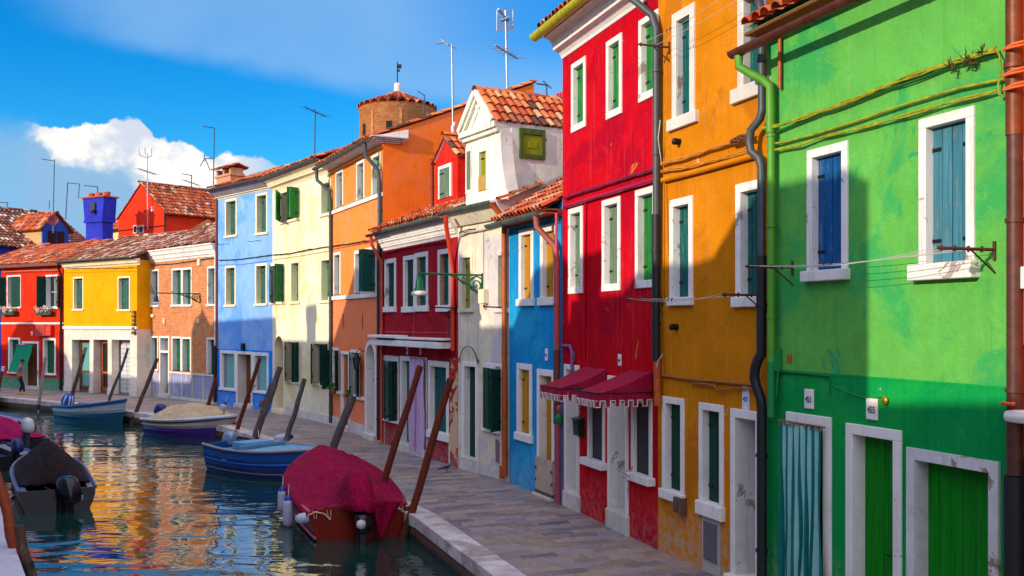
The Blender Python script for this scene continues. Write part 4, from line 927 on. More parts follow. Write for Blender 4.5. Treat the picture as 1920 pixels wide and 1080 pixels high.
# ================================================================ setting
QV=[Vector(p) for p in ((5.2,-1.5),(-.65,15.2),(-1.8,18.4),(-4.75,24.5),(-7.8,30.8),(-10.2,34.8),(-14.9,39.6),(-20,44.5),(-25.2,48.2),(-34,53.5),(-50,60))]
def offs(L,d):
    out=[]
    for i,p in enumerate(L):
        a=L[max(0,i-1)];b=L[min(len(L)-1,i+1)]; t=(b-a).normalized(); n=Vector((-t.y,t.x)); n=n if n.x>0 else -n
        out.append(p+n*d)
    return out
QI=offs(QV,.45)
FAC=[O1+Vector((3,-3)),O1,G1,M1,R1,T1,W1,F1,E1,D1,C1,B1,B0,Y1,A2,A1,A0,A0+Vector((-12,6)),Vector((-60,72))]
def fan_strip(La,Lb,z):  # triangulated region between two polylines by polygon fill
    import mathutils.geometry as G
    poly=[Vector((p.x,p.y,z)) for p in La]+[Vector((p.x,p.y,z)) for p in reversed(Lb)]
    tr=G.tessellate_polygon([poly]); return poly,tr
def pavemat(name):
    m,t,b=newmat(name); co=t.mapping(objco(t),rot=(0,0,math.radians(-22)))
    br=t.new('ShaderNodeTexBrick'); wn=t.new('ShaderNodeTexNoise'); wn.inputs['Scale'].default_value=1.3; t.link(co,wn.inputs['Vector']); t.link(t.mix(.09,co,wn.outputs['Color'],'ADD'),br.inputs['Vector'])
    br.inputs['Scale'].default_value=1; br.inputs['Brick Width'].default_value=.62; br.inputs['Row Height'].default_value=.27; br.inputs['Mortar Size'].default_value=.012
    br.inputs['Mortar Smooth'].default_value=.3; br.inputs['Color1'].default_value=(0,0,0,1); br.inputs['Color2'].default_value=(1,1,1,1); br.inputs['Mortar'].default_value=(.5,.5,.5,1); br.offset_frequency=2
    col=t.ramp(br.outputs['Color'],[(0,lin((100,90,98))),(.22,lin((142,130,138))),(.42,lin((124,98,88))),(.6,lin((160,142,126))),(.8,lin((88,86,98))),(1,lin((142,116,98)))])
    big=t.noise(co,.35,5,.6); col=t.mix(t.math('MULTIPLY',t.sstep(big,.45,.65),.35),col,lin((168,150,124)))
    sp=t.noise(co,5,7,.75); col=t.mix(t.math('MULTIPLY',t.sstep(sp,.48,.7),.55),col,lin((168,160,170)))
    sp2=t.noise(co,1.6,8,.75,1.0); col=t.mix(t.math('MULTIPLY',t.sstep(sp2,.52,.7),.45),col,lin((84,76,86)))
    col=t.mix(t.math('MULTIPLY',br.outputs['Fac'],.5),col,t.mix(t.sstep(t.noise(co,3,5,.7),.45,.55),lin((80,72,74)),lin((190,184,186))))
    t.link(col,b.inputs['Base Color']); r=t.ramp(sp,[(.3,.42),(.7,.75)]); t.link(r,b.inputs['Roughness'])
    h=t.math('ADD',t.math('MULTIPLY',br.outputs['Fac'],-1),t.math('ADD',t.math('MULTIPLY',sp,.6),t.math('MULTIPLY',t.noise(co,28,3),.2)))
    bump(t,b,h,.6,.014); return m
PAVE=pavemat('trachyte_slabs')
def sheet(name,La,Lb,z,mat):
    poly,tr=fan_strip(La,Lb,z); mb=MB(); 
    for f in tr:
        a,b,c=[poly[i] for i in f]
        if (b-a).cross(c-a).z<0: b,c=c,b
        mb.add([a,b,c],[(0,1,2)])
    return tag(mb.build(name,mat),kind='structure')
sheet('pavement',QI,FAC,0.0,PAVE)
# kerb stones
def kerb(name,Lo,z,w=.45,drop=.95,mat=None,seg=1.5):
    mb=MB(); Li=offs(Lo,w) if w>0 else [p for p in offs(Lo,w)]
    for i in range(len(Lo)-1):
        L=(Lo[i+1]-Lo[i]).length; n=max(1,int(L/seg))
        for k in range(n):
            a,b=k/n,(k+1)/n; g=.004/L*seg
            po=[Lo[i].lerp(Lo[i+1],a+g),Lo[i].lerp(Lo[i+1],b-g)]; pi=[Li[i].lerp(Li[i+1],a+g),Li[i].lerp(Li[i+1],b-g)]
            dz=random.uniform(.012,.022)
            v=[(po[0].x,po[0].y),(po[1].x,po[1].y),(pi[1].x,pi[1].y),(pi[0].x,pi[0].y)]
            mb.add([(x,y,z-.2) for x,y in v]+[(x,y,z+dz) for x,y in v],[(0,1,2,3),(4,5,6,7),(0,1,5,4),(1,2,6,5),(2,3,7,6),(3,0,4,7)])
    return tag(mb.build(name,mat,bevel=.015),kind='structure')
def fixn(o):
    import bmesh
    bm=bmesh.new(); bm.from_mesh(o.data); bmesh.ops.recalc_face_normals(bm,faces=bm.faces[:]); bm.to_mesh(o.data); bm.free()
kb=plaster('kerb_istrian_stone',(190,180,180),c2=(150,138,136),streak=.05,damp=0,var=.2,seed=51,peel=(110,100,92),peel_amt=.08)
fixn(kerb('quay_kerb',QV,0,mat=kb))
def wallmat(name):
    m,t,b=newmat(name); co=objco(t); s=t.new('ShaderNodeSeparateXYZ'); t.link(co,s.inputs[0])
    z=t.math('ADD',s.outputs[2],t.math('MULTIPLY',t.noise(co,2.5,5,.7),.25))
    cb=t.new('ShaderNodeCombineXYZ'); t.link(t.math('SUBTRACT',s.outputs[1],t.math('MULTIPLY',s.outputs[0],.7)),cb.inputs[0]); t.link(s.outputs[2],cb.inputs[1])
    br=t.new('ShaderNodeTexBrick'); t.link(cb.outputs[0],br.inputs['Vector']); br.inputs['Scale'].default_value=1; br.inputs['Brick Width'].default_value=.26; br.inputs['Row Height'].default_value=.075; br.inputs['Mortar Size'].default_value=.008
    br.inputs['Color1'].default_value=(*lin((120,66,48)),1); br.inputs['Color2'].default_value=(*lin((90,54,44)),1); br.inputs['Mortar'].default_value=(*lin((100,92,80)),1)
    col=t.mix(t.sstep(z,-.32,-.14),lin((30,36,24)),br.outputs['Color']); t.link(col,b.inputs['Base Color']); b.inputs['Roughness'].default_value=.6
    bump(t,b,t.noise(co,8,5),.5,.03); return m
def quaywall(name,L,mat,off=.03):
    mb=MB(); Li=offs(L,off)
    for a,b in zip(Li,Li[1:]): mb.quad((a.x,a.y,-1.6),(b.x,b.y,-1.6),(b.x,b.y,-.19),(a.x,a.y,-.19))
    return tag(mb.build(name,mat),kind='structure')
QW=wallmat('quay_brick'); quaywall('quay_wall',QV,QW)
# left bank
LV=[Vector(p) for p in ((-2.2,-4),(-3.6,5),(-6.15,14.15),(-9.9,19.8),(-13.4,24.6),(-18,30),(-24.5,36.5),(-32,42),(-48,50))]
LV[2]=GP(50,1086,0); LV[3]=GP(-2,944,0)
LV[1]=LV[2]+(LV[2]-LV[3]).normalized()*9; LV[0]=LV[1]+Vector((.6,-1)).normalized()*8
def offl(L,d): 
    return [p-(q-p) for p,q in zip(L,offs(L,d))]
LI=offl(LV,.5); LF=offl(LV,4.2)
kb2=plaster('left_kerb_stone',(188,186,200),streak=.05,damp=0,var=.1,seed=52)
mb=MB()
for i in range(len(LV)-1):
    L=(LV[i+1]-LV[i]).length;n=max(1,int(L/1.6))
    for k in range(n):
        a,b=k/n+.0015,(k+1)/n-.0015; v=[LV[i].lerp(LV[i+1],a),LV[i].lerp(LV[i+1],b),LI[i].lerp(LI[i+1],b),LI[i].lerp(LI[i+1],a)]
        mb.add([(p.x,p.y,-.2) for p in v]+[(p.x,p.y,.018) for p in v],[(0,1,2,3),(4,5,6,7),(0,1,5,4),(1,2,6,5),(2,3,7,6),(3,0,4,7)])
o=mb.build('left_quay_kerb',kb2,bevel=.015); tag(o,kind='structure'); fixn(o)
mb=MB()
for a,b in zip(LV,LV[1:]): mb.quad((a.x-.03,a.y,-1.6),(b.x-.03,b.y,-1.6),(b.x-.03,b.y,-.19),(a.x-.03,a.y,-.19))
tag(mb.build('left_quay_wall',QW),kind='structure')
sheet('left_pavement',LF,LI,0.0,PAVE)
# ground: one sheet to the horizon lying under everything, and the island's land behind the houses
GR=plain('earth_ground',(110,104,96),.9,0,.2,.4)
mb=MB(); mb.quad((-900,-900,-1.6),(900,-900,-1.6),(900,900,-1.6),(-900,900,-1.6)); tag(mb.build('ground',GR),kind='structure')
mb=MB(); f=FAC
far=[Vector((700,-600)),Vector((700,700)),Vector((-300,700)),Vector((-300,90))]
sheet('land',[f[0]]+far[:1]+far[1:2],[f[0]]+f[1:]+[far[3],far[2]][:2],-.012,GR) if 0 else None
poly=[Vector((p.x,p.y,-.012)) for p in f]+[Vector((p.x,p.y,-.012)) for p in reversed(far)]
import mathutils.geometry as _G
for t_ in _G.tessellate_polygon([poly]):
    a,b,c=[poly[i] for i in t_]; mb.add([a,b,c],[(0,1,2)])
tag(mb.build('land_behind',GR),kind='structure')
mb=MB(); poly=[Vector((p.x,p.y,-.012)) for p in LF]+[Vector((-300,60,-.012)),Vector((-300,-300,-.012)),Vector((-8,-300,-.012))]
for t_ in _G.tessellate_polygon([poly]):
    a,b,c=[poly[i] for i in t_]; mb.add([a,b,c],[(0,1,2)])
tag(mb.build('left_land',GR),kind='structure')
# water
m,t,b=newmat('canal_water'); co=objco(t)
b.inputs['Base Color'].default_value=(.006,.032,.026,1); b.inputs['Roughness'].default_value=.015; b.inputs['IOR'].default_value=1.85; b.inputs['Specular IOR Level'].default_value=.5
c1=t.mapping(co,scale=(.55,1.0,1),rot=(0,0,.08)); c2=t.mapping(co,scale=(.8,1.5,1),rot=(0,0,-.12),loc=(5,3,0))
n1=t.noise(c1,.55,1.5,.45,.6); n2=t.noise(c2,1.25,2,.5,.5); n3=t.noise(c2,4.2,2,.5,.2)
calm=t.ramp(t.noise(co,.16,2),[(.35,.45),(.65,1.0)])
h=t.math('ADD',t.math('MULTIPLY',n1,.062),t.math('MULTIPLY',n2,.022)); h=t.math('ADD',h,t.math('MULTIPLY',t.math('MULTIPLY',n3,.0028),calm))
nb=t.new('ShaderNodeBump'); nb.inputs['Strength'].default_value=1; nb.inputs['Distance'].default_value=1.0; t.link(h,nb.inputs['Height']); t.link(nb.outputs[0],b.inputs['Normal'])
mb=MB(); mb.quad((-60,-30,WATER),(20,-30,WATER),(20,75,WATER),(-60,75,WATER)); tag(mb.build('canal_water',m),kind='structure')
# ================================================================ sky, sun, camera
SUN_EL=math.radians(18.0); LD=Vector((.787,.617)) # light travels this way in plan
w=bpy.data.worlds.new('World'); sc.world=w; w.use_nodes=True; t=NT(w.node_tree); bg=w.node_tree.nodes['Background']
sky=t.new('ShaderNodeTexSky'); sky.sky_type='NISHITA'; sky.sun_disc=False; sky.sun_elevation=SUN_EL; sky.sun_rotation=math.atan2(-LD.x,-LD.y); sky.air_density=1.0; sky.dust_density=.3; sky.ozone_density=3.0
hs=t.new('ShaderNodeHueSaturation'); hs.inputs['Saturation'].default_value=SKY_SAT; hs.inputs['Value'].default_value=1.0; t.link(sky.outputs[0],hs.inputs['Color'])
base=t.mix(1.0,hs.outputs[0],SKY_TINT,'MULTIPLY')
tc=t.new('ShaderNodeTexCoord'); sp=t.new('ShaderNodeSeparateXYZ'); t.link(tc.outputs['Generated'],sp.inputs[0])
ay=t.math('MAXIMUM',t.math('ABSOLUTE',sp.outputs[1]),.08); U_=t.math('DIVIDE',sp.outputs[0],ay); V_=t.math('DIVIDE',sp.outputs[2],ay)
cv=t.new('ShaderNodeCombineXYZ'); t.link(U_,cv.inputs[0]); t.link(V_,cv.inputs[1])
# cirrus veil
nz=t.noise(t.mapping(cv.outputs[0],scale=(1,2.2,1)),2.6,6,.55,.4)
lowe=t.math('ADD',t.math('MULTIPLY',U_,-.16),.205)             # lower rim of the veil
rim=t.math('ADD',t.math('SUBTRACT',V_,lowe),t.math('MULTIPLY',t.math('SUBTRACT',nz,.5),.08))
leftc=t.math('SUBTRACT',V_,t.math('ADD',t.math('MULTIPLY',U_,-1.05),-.19)) # cuts the far left
veil=t.math('MULTIPLY',t.sstep(rim,-.008,.018),t.sstep(t.math('ADD',leftc,t.math('MULTIPLY',nz,.1)),.0,.16))
topf=t.math('SUBTRACT',1,t.math('MULTIPLY',t.sstep(t.math('SUBTRACT',rim,.06),.0,.22),.45))
rightf=t.math('SUBTRACT',1,t.math('MULTIPLY',t.math('MULTIPLY',t.sstep(U_,-.16,.06),t.sstep(V_,.22,.29)),.8))
veil=t.math('MULTIPLY',t.math('MULTIPLY',veil,t.math('MULTIPLY',topf,rightf)),t.ramp(nz,[(.3,.55),(.7,1.0)]))
colr=t.mix(t.math('MULTIPLY',veil,VEIL_A),base,VEIL_C)
# horizon brightening band
# cumulus
fc=t.new('ShaderNodeFloatCurve'); cur=fc.mapping.curves[0]
pts=[(-.60,.20),(-.514,.203),(-.482,.2025),(-.47,.199),(-.434,.199),(-.41,.2015),(-.391,.207),(-.372,.203),(-.359,.191),(-.343,.184),(-.327,.178),(-.315,.170),(-.304,.166),(-.289,.1745),(-.275,.170),(-.257,.164),(-.236,.156),(-.21,.128),(-.15,.10),(.2,.06)]
N0,N1=-.62,.22
m0=t.new('ShaderNodeMapRange'); t.link(U_,m0.inputs[0]); m0.inputs[1].default_value=N0;m0.inputs[2].default_value=N1
t.link(m0.outputs[0],fc.inputs['Value'])
while len(cur.points)<len(pts): cur.points.new(.5,.5)
for p,(x,y) in zip(cur.points,pts): p.location=((x-N0)/(N1-N0),y*4)
fc.mapping.update()
top=t.math('MULTIPLY',fc.outputs[0],.25)
vn=t.new('ShaderNodeTexNoise'); t.link(cv.outputs[0],vn.inputs['Vector']); vn.inputs['Scale'].default_value=26; vn.inputs['Detail'].default_value=6; vn.inputs['Roughness'].default_value=.6; vn.inputs['Distortion'].default_value=.15
d=t.math('ADD',t.math('SUBTRACT',top,V_),t.math('MULTIPLY',t.math('SUBTRACT',vn.outputs['Fac'],.5),.036))
cm=t.sstep(d,-.0005,.0035); soft=t.sstep(d,-.012,.03)
lf=t.sstep(t.math('ADD',U_,t.math('MULTIPLY',t.math('SUBTRACT',vn.outputs['Fac'],.5),.05)),-.495,-.468)       # hard bright rim starts right of here, left of it the cloud is in shade
cm=t.math('ADD',t.math('MULTIPLY',cm,lf),t.math('MULTIPLY',t.math('MULTIPLY',soft,.8),t.math('SUBTRACT',1,lf)))
cm=t.math('MULTIPLY',cm,t.math('SUBTRACT',1,t.math('MULTIPLY',t.sstep(t.math('ADD',U_,t.math('MULTIPLY',vn.outputs['Fac'],.04)),-.25,-.19),.7)))
puff=t.noise(t.mapping(cv.outputs[0],scale=(1,1.15,1),loc=(0,.02,0)),17,6,.55,.15)
depth_=t.math('ADD',d,t.math('MULTIPLY',t.math('SUBTRACT',puff,.5),.10))
thick=t.math('ADD',.022,t.math('MULTIPLY',t.sstep(U_,-.475,-.33),.055))
dk=t.sstep(t.math('DIVIDE',depth_,thick),.55,1.35)
dk=t.math('MAXIMUM',dk,t.math('SUBTRACT',1,lf))
cc=t.mix(t.ramp(puff,[(.44,0.0),(.56,1.0)]),CL_W,CL_M); cc=t.mix(dk,cc,CL_D)
low=t.sstep(t.math('ADD',V_,t.math('MULTIPLY',puff,.03)),.155,.115); cc=t.mix(t.math('MULTIPLY',low,t.math('MULTIPLY',t.sstep(U_,-.40,-.31),.6)),cc,CL_M)
colr=t.mix(cm,colr,cc)
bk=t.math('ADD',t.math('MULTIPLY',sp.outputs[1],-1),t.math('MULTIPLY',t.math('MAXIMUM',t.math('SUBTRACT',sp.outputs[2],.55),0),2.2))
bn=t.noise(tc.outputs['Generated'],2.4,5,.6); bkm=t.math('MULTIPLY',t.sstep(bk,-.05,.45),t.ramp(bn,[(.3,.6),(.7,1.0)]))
colr=t.mix(bkm,colr,BACK_FILL)  # bright cloud cover added behind and above the camera as fill light
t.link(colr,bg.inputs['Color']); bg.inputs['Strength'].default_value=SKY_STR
sun=bpy.data.lights.new('sun','SUN'); sun.energy=SUN_E; sun.angle=math.radians(.53); sun.color=(1.0,.83,.62)
so=put(bpy.data.objects.new('sun',sun)); dv=Vector((LD.x*math.cos(SUN_EL),LD.y*math.cos(SUN_EL),-math.sin(SUN_EL))); so.rotation_euler=dv.to_track_quat('-Z','Y').to_euler()
cam=bpy.data.cameras.new('camera'); co_=put(bpy.data.objects.new('camera',cam)); co_.location=C3; co_.rotation_euler=(PI/2,0,0); cam.lens=F_PX/1920*36; cam.sensor_width=36; cam.shift_y=(HY-540)/1920; cam.clip_end=3000; cam.clip_start=.05
sc.camera=co_
sc.view_settings.view_transform='Standard'; sc.view_settings.look='None'; sc.view_settings.gamma=1; sc.view_settings.exposure=EXPO
sc.cycles.max_bounces=8; sc.cycles.sample_clamp_indirect=6; sc.cycles.use_denoising=True
# ================================================================ houses of the left bank, beyond the left edge: they shade the row
RL=[LF[i]-(LI[i]-LF[i]).normalized()*2.6 for i in range(len(LF))]
_acc=[0]
for a,b in zip(RL,RL[1:]): _acc.append(_acc[-1]+(b-a).length)
def RP(s):
    if s<0: d=(RL[1]-RL[0]).normalized(); return RL[0]+d*s
    for i in range(len(RL)-1):
        if s<=_acc[i+1]: return RL[i].lerp(RL[i+1],(s-_acc[i])/(_acc[i+1]-_acc[i]))
    return RL[-1]
lbm=[plaster('bank_plaster_%d'%i,c,seed=60+i) for i,c in enumerate(((214,150,90),(120,160,190),(220,200,160),(190,90,80)))]
def bank_house(a,b,prof,k,chims=()):
    """a..b along the bank; prof = ridge heights [(arc,height)...]"""
    pa,pb=RP(a),RP(b); u=(pb-pa).normalized(); n=Vector((u.y,-u.x)); n=n if n.x>0 else -n; L=(pb-pa).length
    root=empty('bank_house',(pa.x,pa.y,0),math.atan2(u.y,u.x),'plastered house on the near bank, outside the left edge','house','houses on the near bank')
    sg=1 if abs((Vector((-u.y,u.x))-n).length)<.1 else -1   # local +y is n or -n
    mb=MB(); rf=MB(); P=[((s-a)/(b-a)*L,h) for s,h in prof]
    for (x0,h0),(x1,h1) in zip(P,P[1:]):
        for y0,y1 in ((2.6*sg,0),(0,-2.6*sg)):
            pass
        e0,e1=h0-1.09,h1-1.09
        mb.add([(x0,2.6,0),(x1,2.6,0),(x1,2.6,e1),(x0,2.6,e0)],[(0,1,2,3)]); mb.add([(x0,-2.6,0),(x1,-2.6,0),(x1,-2.6,e1),(x0,-2.6,e0)],[(0,1,2,3)])
        rf.add([(x0,2.9,e0-.1),(x1,2.9,e1-.1),(x1,0,h1),(x0,0,h0)],[(0,1,2,3)]); rf.add([(x0,-2.9,e0-.1),(x1,-2.9,e1-.1),(x1,0,h1),(x0,0,h0)],[(0,1,2,3)])
    for x,h in (P[0],P[-1]): mb.add([(x,-2.6,0),(x,2.6,0),(x,2.6,h-1.09),(x,0,h),(x,-2.6,h-1.09)],[(0,1,2,3,4)])
    mb.build('wall',lbm[k%4],root); r=rf.build('roof',TILE_A,root)
    y=2.6*sg
    for z in (1.2,4.2):
        x=.6
        while x<L-1.0:
            m=MB(); m.box(x,x+.8,y-.04,y+.04,z,z+1.4); w_=m.build('window',WHITE,root); m=MB(); m.box(x+.1,x+.7,y-.06,y+.06,z+.08,z+1.3); m.build('shutter',SH_GREEN,w_); x+=1.9
    for (s,w_,h) in chims:
        x=(s-a)/(b-a)*L; m=MB(); m.box(x-w_/2,x+w_/2,-.3,.3,h-3,h-.25); m.box(x-w_/2-.1,x+w_/2+.1,-.4,.4,h-.45,h); m.build('chimney',lbm[(k+1)%4],r)
bank_house(-14,7.45,[(-14,7.9),(7.45,7.5)],0)
bank_house(7.5,11.2,[(7.5,10.2),(9.4,10.3),(10.3,9.55),(11.2,9.5)],1,[(7.9,.7,10.0)])
bank_house(11.25,15.45,[(11.25,9.6),(12.6,9.6),(13.2,9.3),(15.45,9.4)],2,[(14.6,.9,10.05)])
bank_house(15.46,15.94,[(15.46,9.0),(15.94,9.0)],2)  # narrow infill added to close the light slot between two houses
bank_house(21.21,21.79,[(21.21,8.8),(21.5,8.8),(21.79,9.7)],3)  # low infill, added so the sun slot stops above the pavement
bank_house(15.95,18.45,[(15.95,10.35),(17.2,10.2),(18.45,9.1)],3)
bank_house(18.5,21.2,[(18.5,9.06),(20.5,9.06),(20.6,10.2),(21.2,10.9)],0)
bank_house(21.8,32.2,[(21.8,11.35),(26.4,11.5),(28.4,11.6),(29.7,11.3),(30.7,10.3),(32.2,9.1)],1)
bank_house(32.25,38.4,[(32.25,9.1),(38.4,9.4)],2,[(34.5,.85,10.4)])
bank_house(38.45,44.2,[(38.45,10.35),(44.2,10.3)],3,[(45.3,.3,10.9)][:0])
bank_house(44.25,45.7,[(44.25,9.9),(45.2,10.8),(45.7,10.1)],0)
bank_house(45.75,57.5,[(45.75,7.6),(57.5,8.3)],1)
bank_house(57.6,69,[(57.6,9.0),(60.9,11.0),(62,9.8),(69,9.6)],2)
# ================================================================ poles
def pole(label,base,top,Z,r0,r1,mat,grp='mooring poles along the quay',onq=False,Zt=None,cap=None,wob=.02):
    r0*=.9; r1*=.88; a=at(base[0],base[1],Z); b=at(top[0],top[1],Zt or Z); d=(b-a)
    low=0.0 if onq else -1.3
    s=a+d*((low-a.z)/d.z); n=9
    o=empty('mooring_pole',(s.x,s.y,s.z),0,label,'mooring pole',grp); mb=MB()
    pts=[];rs=[]
    for i in range(n+1):
        t=i/n; p=(b-s)*t; q=noise.noise(Vector((base[0],t*3,0))); p=p+Vector((q,noise.noise(Vector((t*3,base[0],2))),0))*wob*4*math.sin(PI*t)
        pts.append(p); rs.append((r0+(r1-r0)*t)*(1+.08*noise.noise(Vector((t*6,base[0],9)))))
    mb.tube(pts,rs,12); mb.build('shaft',mat,o)
    zr=(WATER+.35-s.z)
    if not onq:
        t0=(WATER-.05-s.z)/(b.z-s.z); t1=(WATER+.32-s.z)/(b.z-s.z); m=MB(); m.tube([(b-s)*t0,(b-s)*t1],r0*1.03,12); m.build('algae_ring',ALG,o)
    if cap: m=MB(); m.tube([(b-s)*.93,(b-s)*1.005],r1*1.12,12); m.build('cap',cap,o)
    return o,(b-s)
ALG=plain('green_algae',(34,44,26),.5)
pole('slender grey pole before the scarlet house, leftmost pole beyond the canal',(72,762),(85,670),45.3,.09,.075,POLE_L)
pole('brown leaning pole with a pale top, at the stern of the teal boat',(132,755),(160,652),43.0,.1,.085,POLE_B,cap=POLE_L)
pole('thin dark pole leaning over the middle of the teal boat',(205,752),(240,653),41.9,.075,.06,PIPEG)
pole('dark leaning pole at the bow of the teal boat',(250,788),(295,672),39.9,.1,.085,POLE_B)
pole('short rust red pole behind the beige boat cover',(390,762),(405,708),36.4,.09,.08,POLE_R)
pole('rust brown pole leaning in front of the pale blue house shopfront',(453,780),(487,672),33.4,.085,.075,POLE_R)
o,d=pole('thick split grey pole with a bracket, behind the blue boat stern',(478,825),(525,688),31.1,.15,.1,POLE_G)
m=MB(); m.box(-.13,.10,-.09,.09,-.5,.5,M=Matrix.Translation(d*.72)@Matrix.Rotation(math.atan2(d.x,d.z),4,'Y')); m.box(-.22,-.12,-.07,.07,-.2,.02,M=Matrix.Translation(d*.68)@Matrix.Rotation(math.atan2(d.x,d.z),4,'Y')); m.build('bracket_plank',POLE_G,o,bevel=.01)
pole('straight dark pole standing on the pavement before the cream house',(535,832),(571,710),29.6,.09,.08,POLE_G,onq=True)
pole('thick weathered grey pole leaning behind the tip of the crimson boat cover',(620,850),(662,742),25.0,.13,.11,POLE_G)
pole('rust red pole leaning across the lilac curtain',(718,905),(788,686),20.7,.085,.078,POLE_R)
pole('rust red pole leaning across the right window of the dark red house',(772,960),(845,710),18.75,.085,.078,POLE_R)
pole('bright rust pole leaning in the bottom left corner',(38,1040),(-18,860),15.9,.095,.085,plain('bright_rust',(140,62,30),.6,.1,.25,9),'poles in the bottom left corner')
pole('short split wooden pole at the foot of the rust pole',(54,1070),(36,985),15.5,.1,.085,POLE_B,'poles in the bottom left corner')
pole('pole with a pale tip, cut by the left edge',(-6,745),(6,688),46.6,.08,.07,POLE_R,cap=D_WHITE)
# ================================================================ wall lamps
def proj(H,p):
    X=H.P0.x+H.u.x*p[0]+H.inw.x*p[1]; Y=H.P0.y+H.u.y*p[0]+H.inw.y*p[1]; return CX+F_PX*X/Y,HY-(p[2]-EYE)*F_PX/Y
def outd(H,x,z,px):
    lo,hi=0,4
    for _ in range(40):
        m=(lo+hi)/2
        if proj(H,(x,-m,z))[0]>px: lo=m
        else: hi=m
    return lo
LG=plain('lamp_green_enamel',(10,100,52),.3,.2,.1)
OPAL=plain('opal_glass',(214,208,196),.25)
def local_empty(H,name,p,label,cat,group=None):
    P=Vector((H.P0.x,H.P0.y,0))+Vector((H.u.x,H.u.y,0))*p[0]+Vector((H.inw.x,H.inw.y,0))*p[1]; P.z=p[2]
    return empty(name,P,math.atan2(H.u.y,H.u.x),label,cat,group)
def street_lamp(H,att,tip,mat,label,drop):
    a=H.loc(*att); d=outd(H,a.x,a.z,tip); o=local_empty(H,'wall_lamp',(a.x,0,a.z),label,'wall lamp')
    mb=MB(); mb.tube([(0,0,0),(0,-d,0)],.024,8); mb.tube([(0,-.02,.05),(0,-.02,-drop)],.02,8)
    n=14; P=[(0,-.02-(d*.52)*(k/n),-drop*(1-(k/n))**1.0*(1-.25*math.sin(PI*k/n))) for k in range(n+1)]; P[0]=(0,-.03,-drop); mb.tube(P,.02,6)
    def spiral(cy,cz,R,tn,sg=1): mb.tube([(0,cy+math.cos(t*.35*sg)*R*(1-t/(tn*1.08)),cz+math.sin(t*.35*sg)*R*(1-t/(tn*1.08))) for t in range(tn)],.016,6)
    spiral(-.02-d*.1,-drop*.45,drop*.42,38); spiral(-d*.3,-drop*.26,drop*.2,28,-1)
    mb.tube([(0,-d*.1,-drop*.05),(0,-d*.22,-drop*.32),(0,-d*.18,-drop*.62),(0,-d*.08,-drop*.86)],.014,6); mb.tube([(0,-d*.3,-drop*.05),(0,-d*.36,-drop*.3),(0,-d*.42,-.02)],.014,6)
    mb.build('scroll_bracket',mat,o)
    m=MB(); m.tube([(0,-d,.06),(0,-d,-.1)],.025,8); m.lathe([(0,-.07),(.04,-.08),(.06,-.12),(.08,-.17),(.085,-.3),(.12,-.37),(.13,-.39),(.1,-.39)],(0,-d,0),18); s=m.build('lamp_hood',mat,o)
    m=MB(); m.lathe([(.1,-.38),(.18,-.43),(.19,-.5),(.175,-.5),(.16,-.43),(0,-.41)],(0,-d,0),18); m.build('lamp_shade',OPAL,o)
    return o
street_lamp(WHT,(905,516),786,LG,'green scrolled street lamp on the white house wall',.52)
street_lamp(BRK,(375.5,551),293,plain('dark_lamp_green',(14,52,40),.4),'dark scrolled street lamp on the brick house wall',.42)
H=ORG; a=H.loc(682,672); o=local_empty(H,'wall_lantern',(a.x,0,a.z),'small black iron lantern beside the arched door of the orange house','lantern')
m=MB(); m.tube([(0,0,.2),(0,-.12,.32),(0,-.24,.2),(0,-.24,.12)],.014,6); m.lathe([(.0,.14),(.12,.04),(.13,.02)],(0,-.24,0),6); m.lathe([(.05,-.34),(.0,-.38)],(0,-.24,0),6)
for k in range(6):
    t=PI*k/3; m.tube([(math.cos(t)*.12,-.24+math.sin(t)*.12,.02),(math.cos(t)*.06,-.24+math.sin(t)*.06,-.34)],.01,4)
m.build('lantern_frame',IRON,o); m=MB(); m.lathe([(.11,.02),(.055,-.33)],(0,-.24,0),6); m.build('lantern_glass',plain('lantern_glass',(70,72,70),.1,0,.1,6,.8),o)
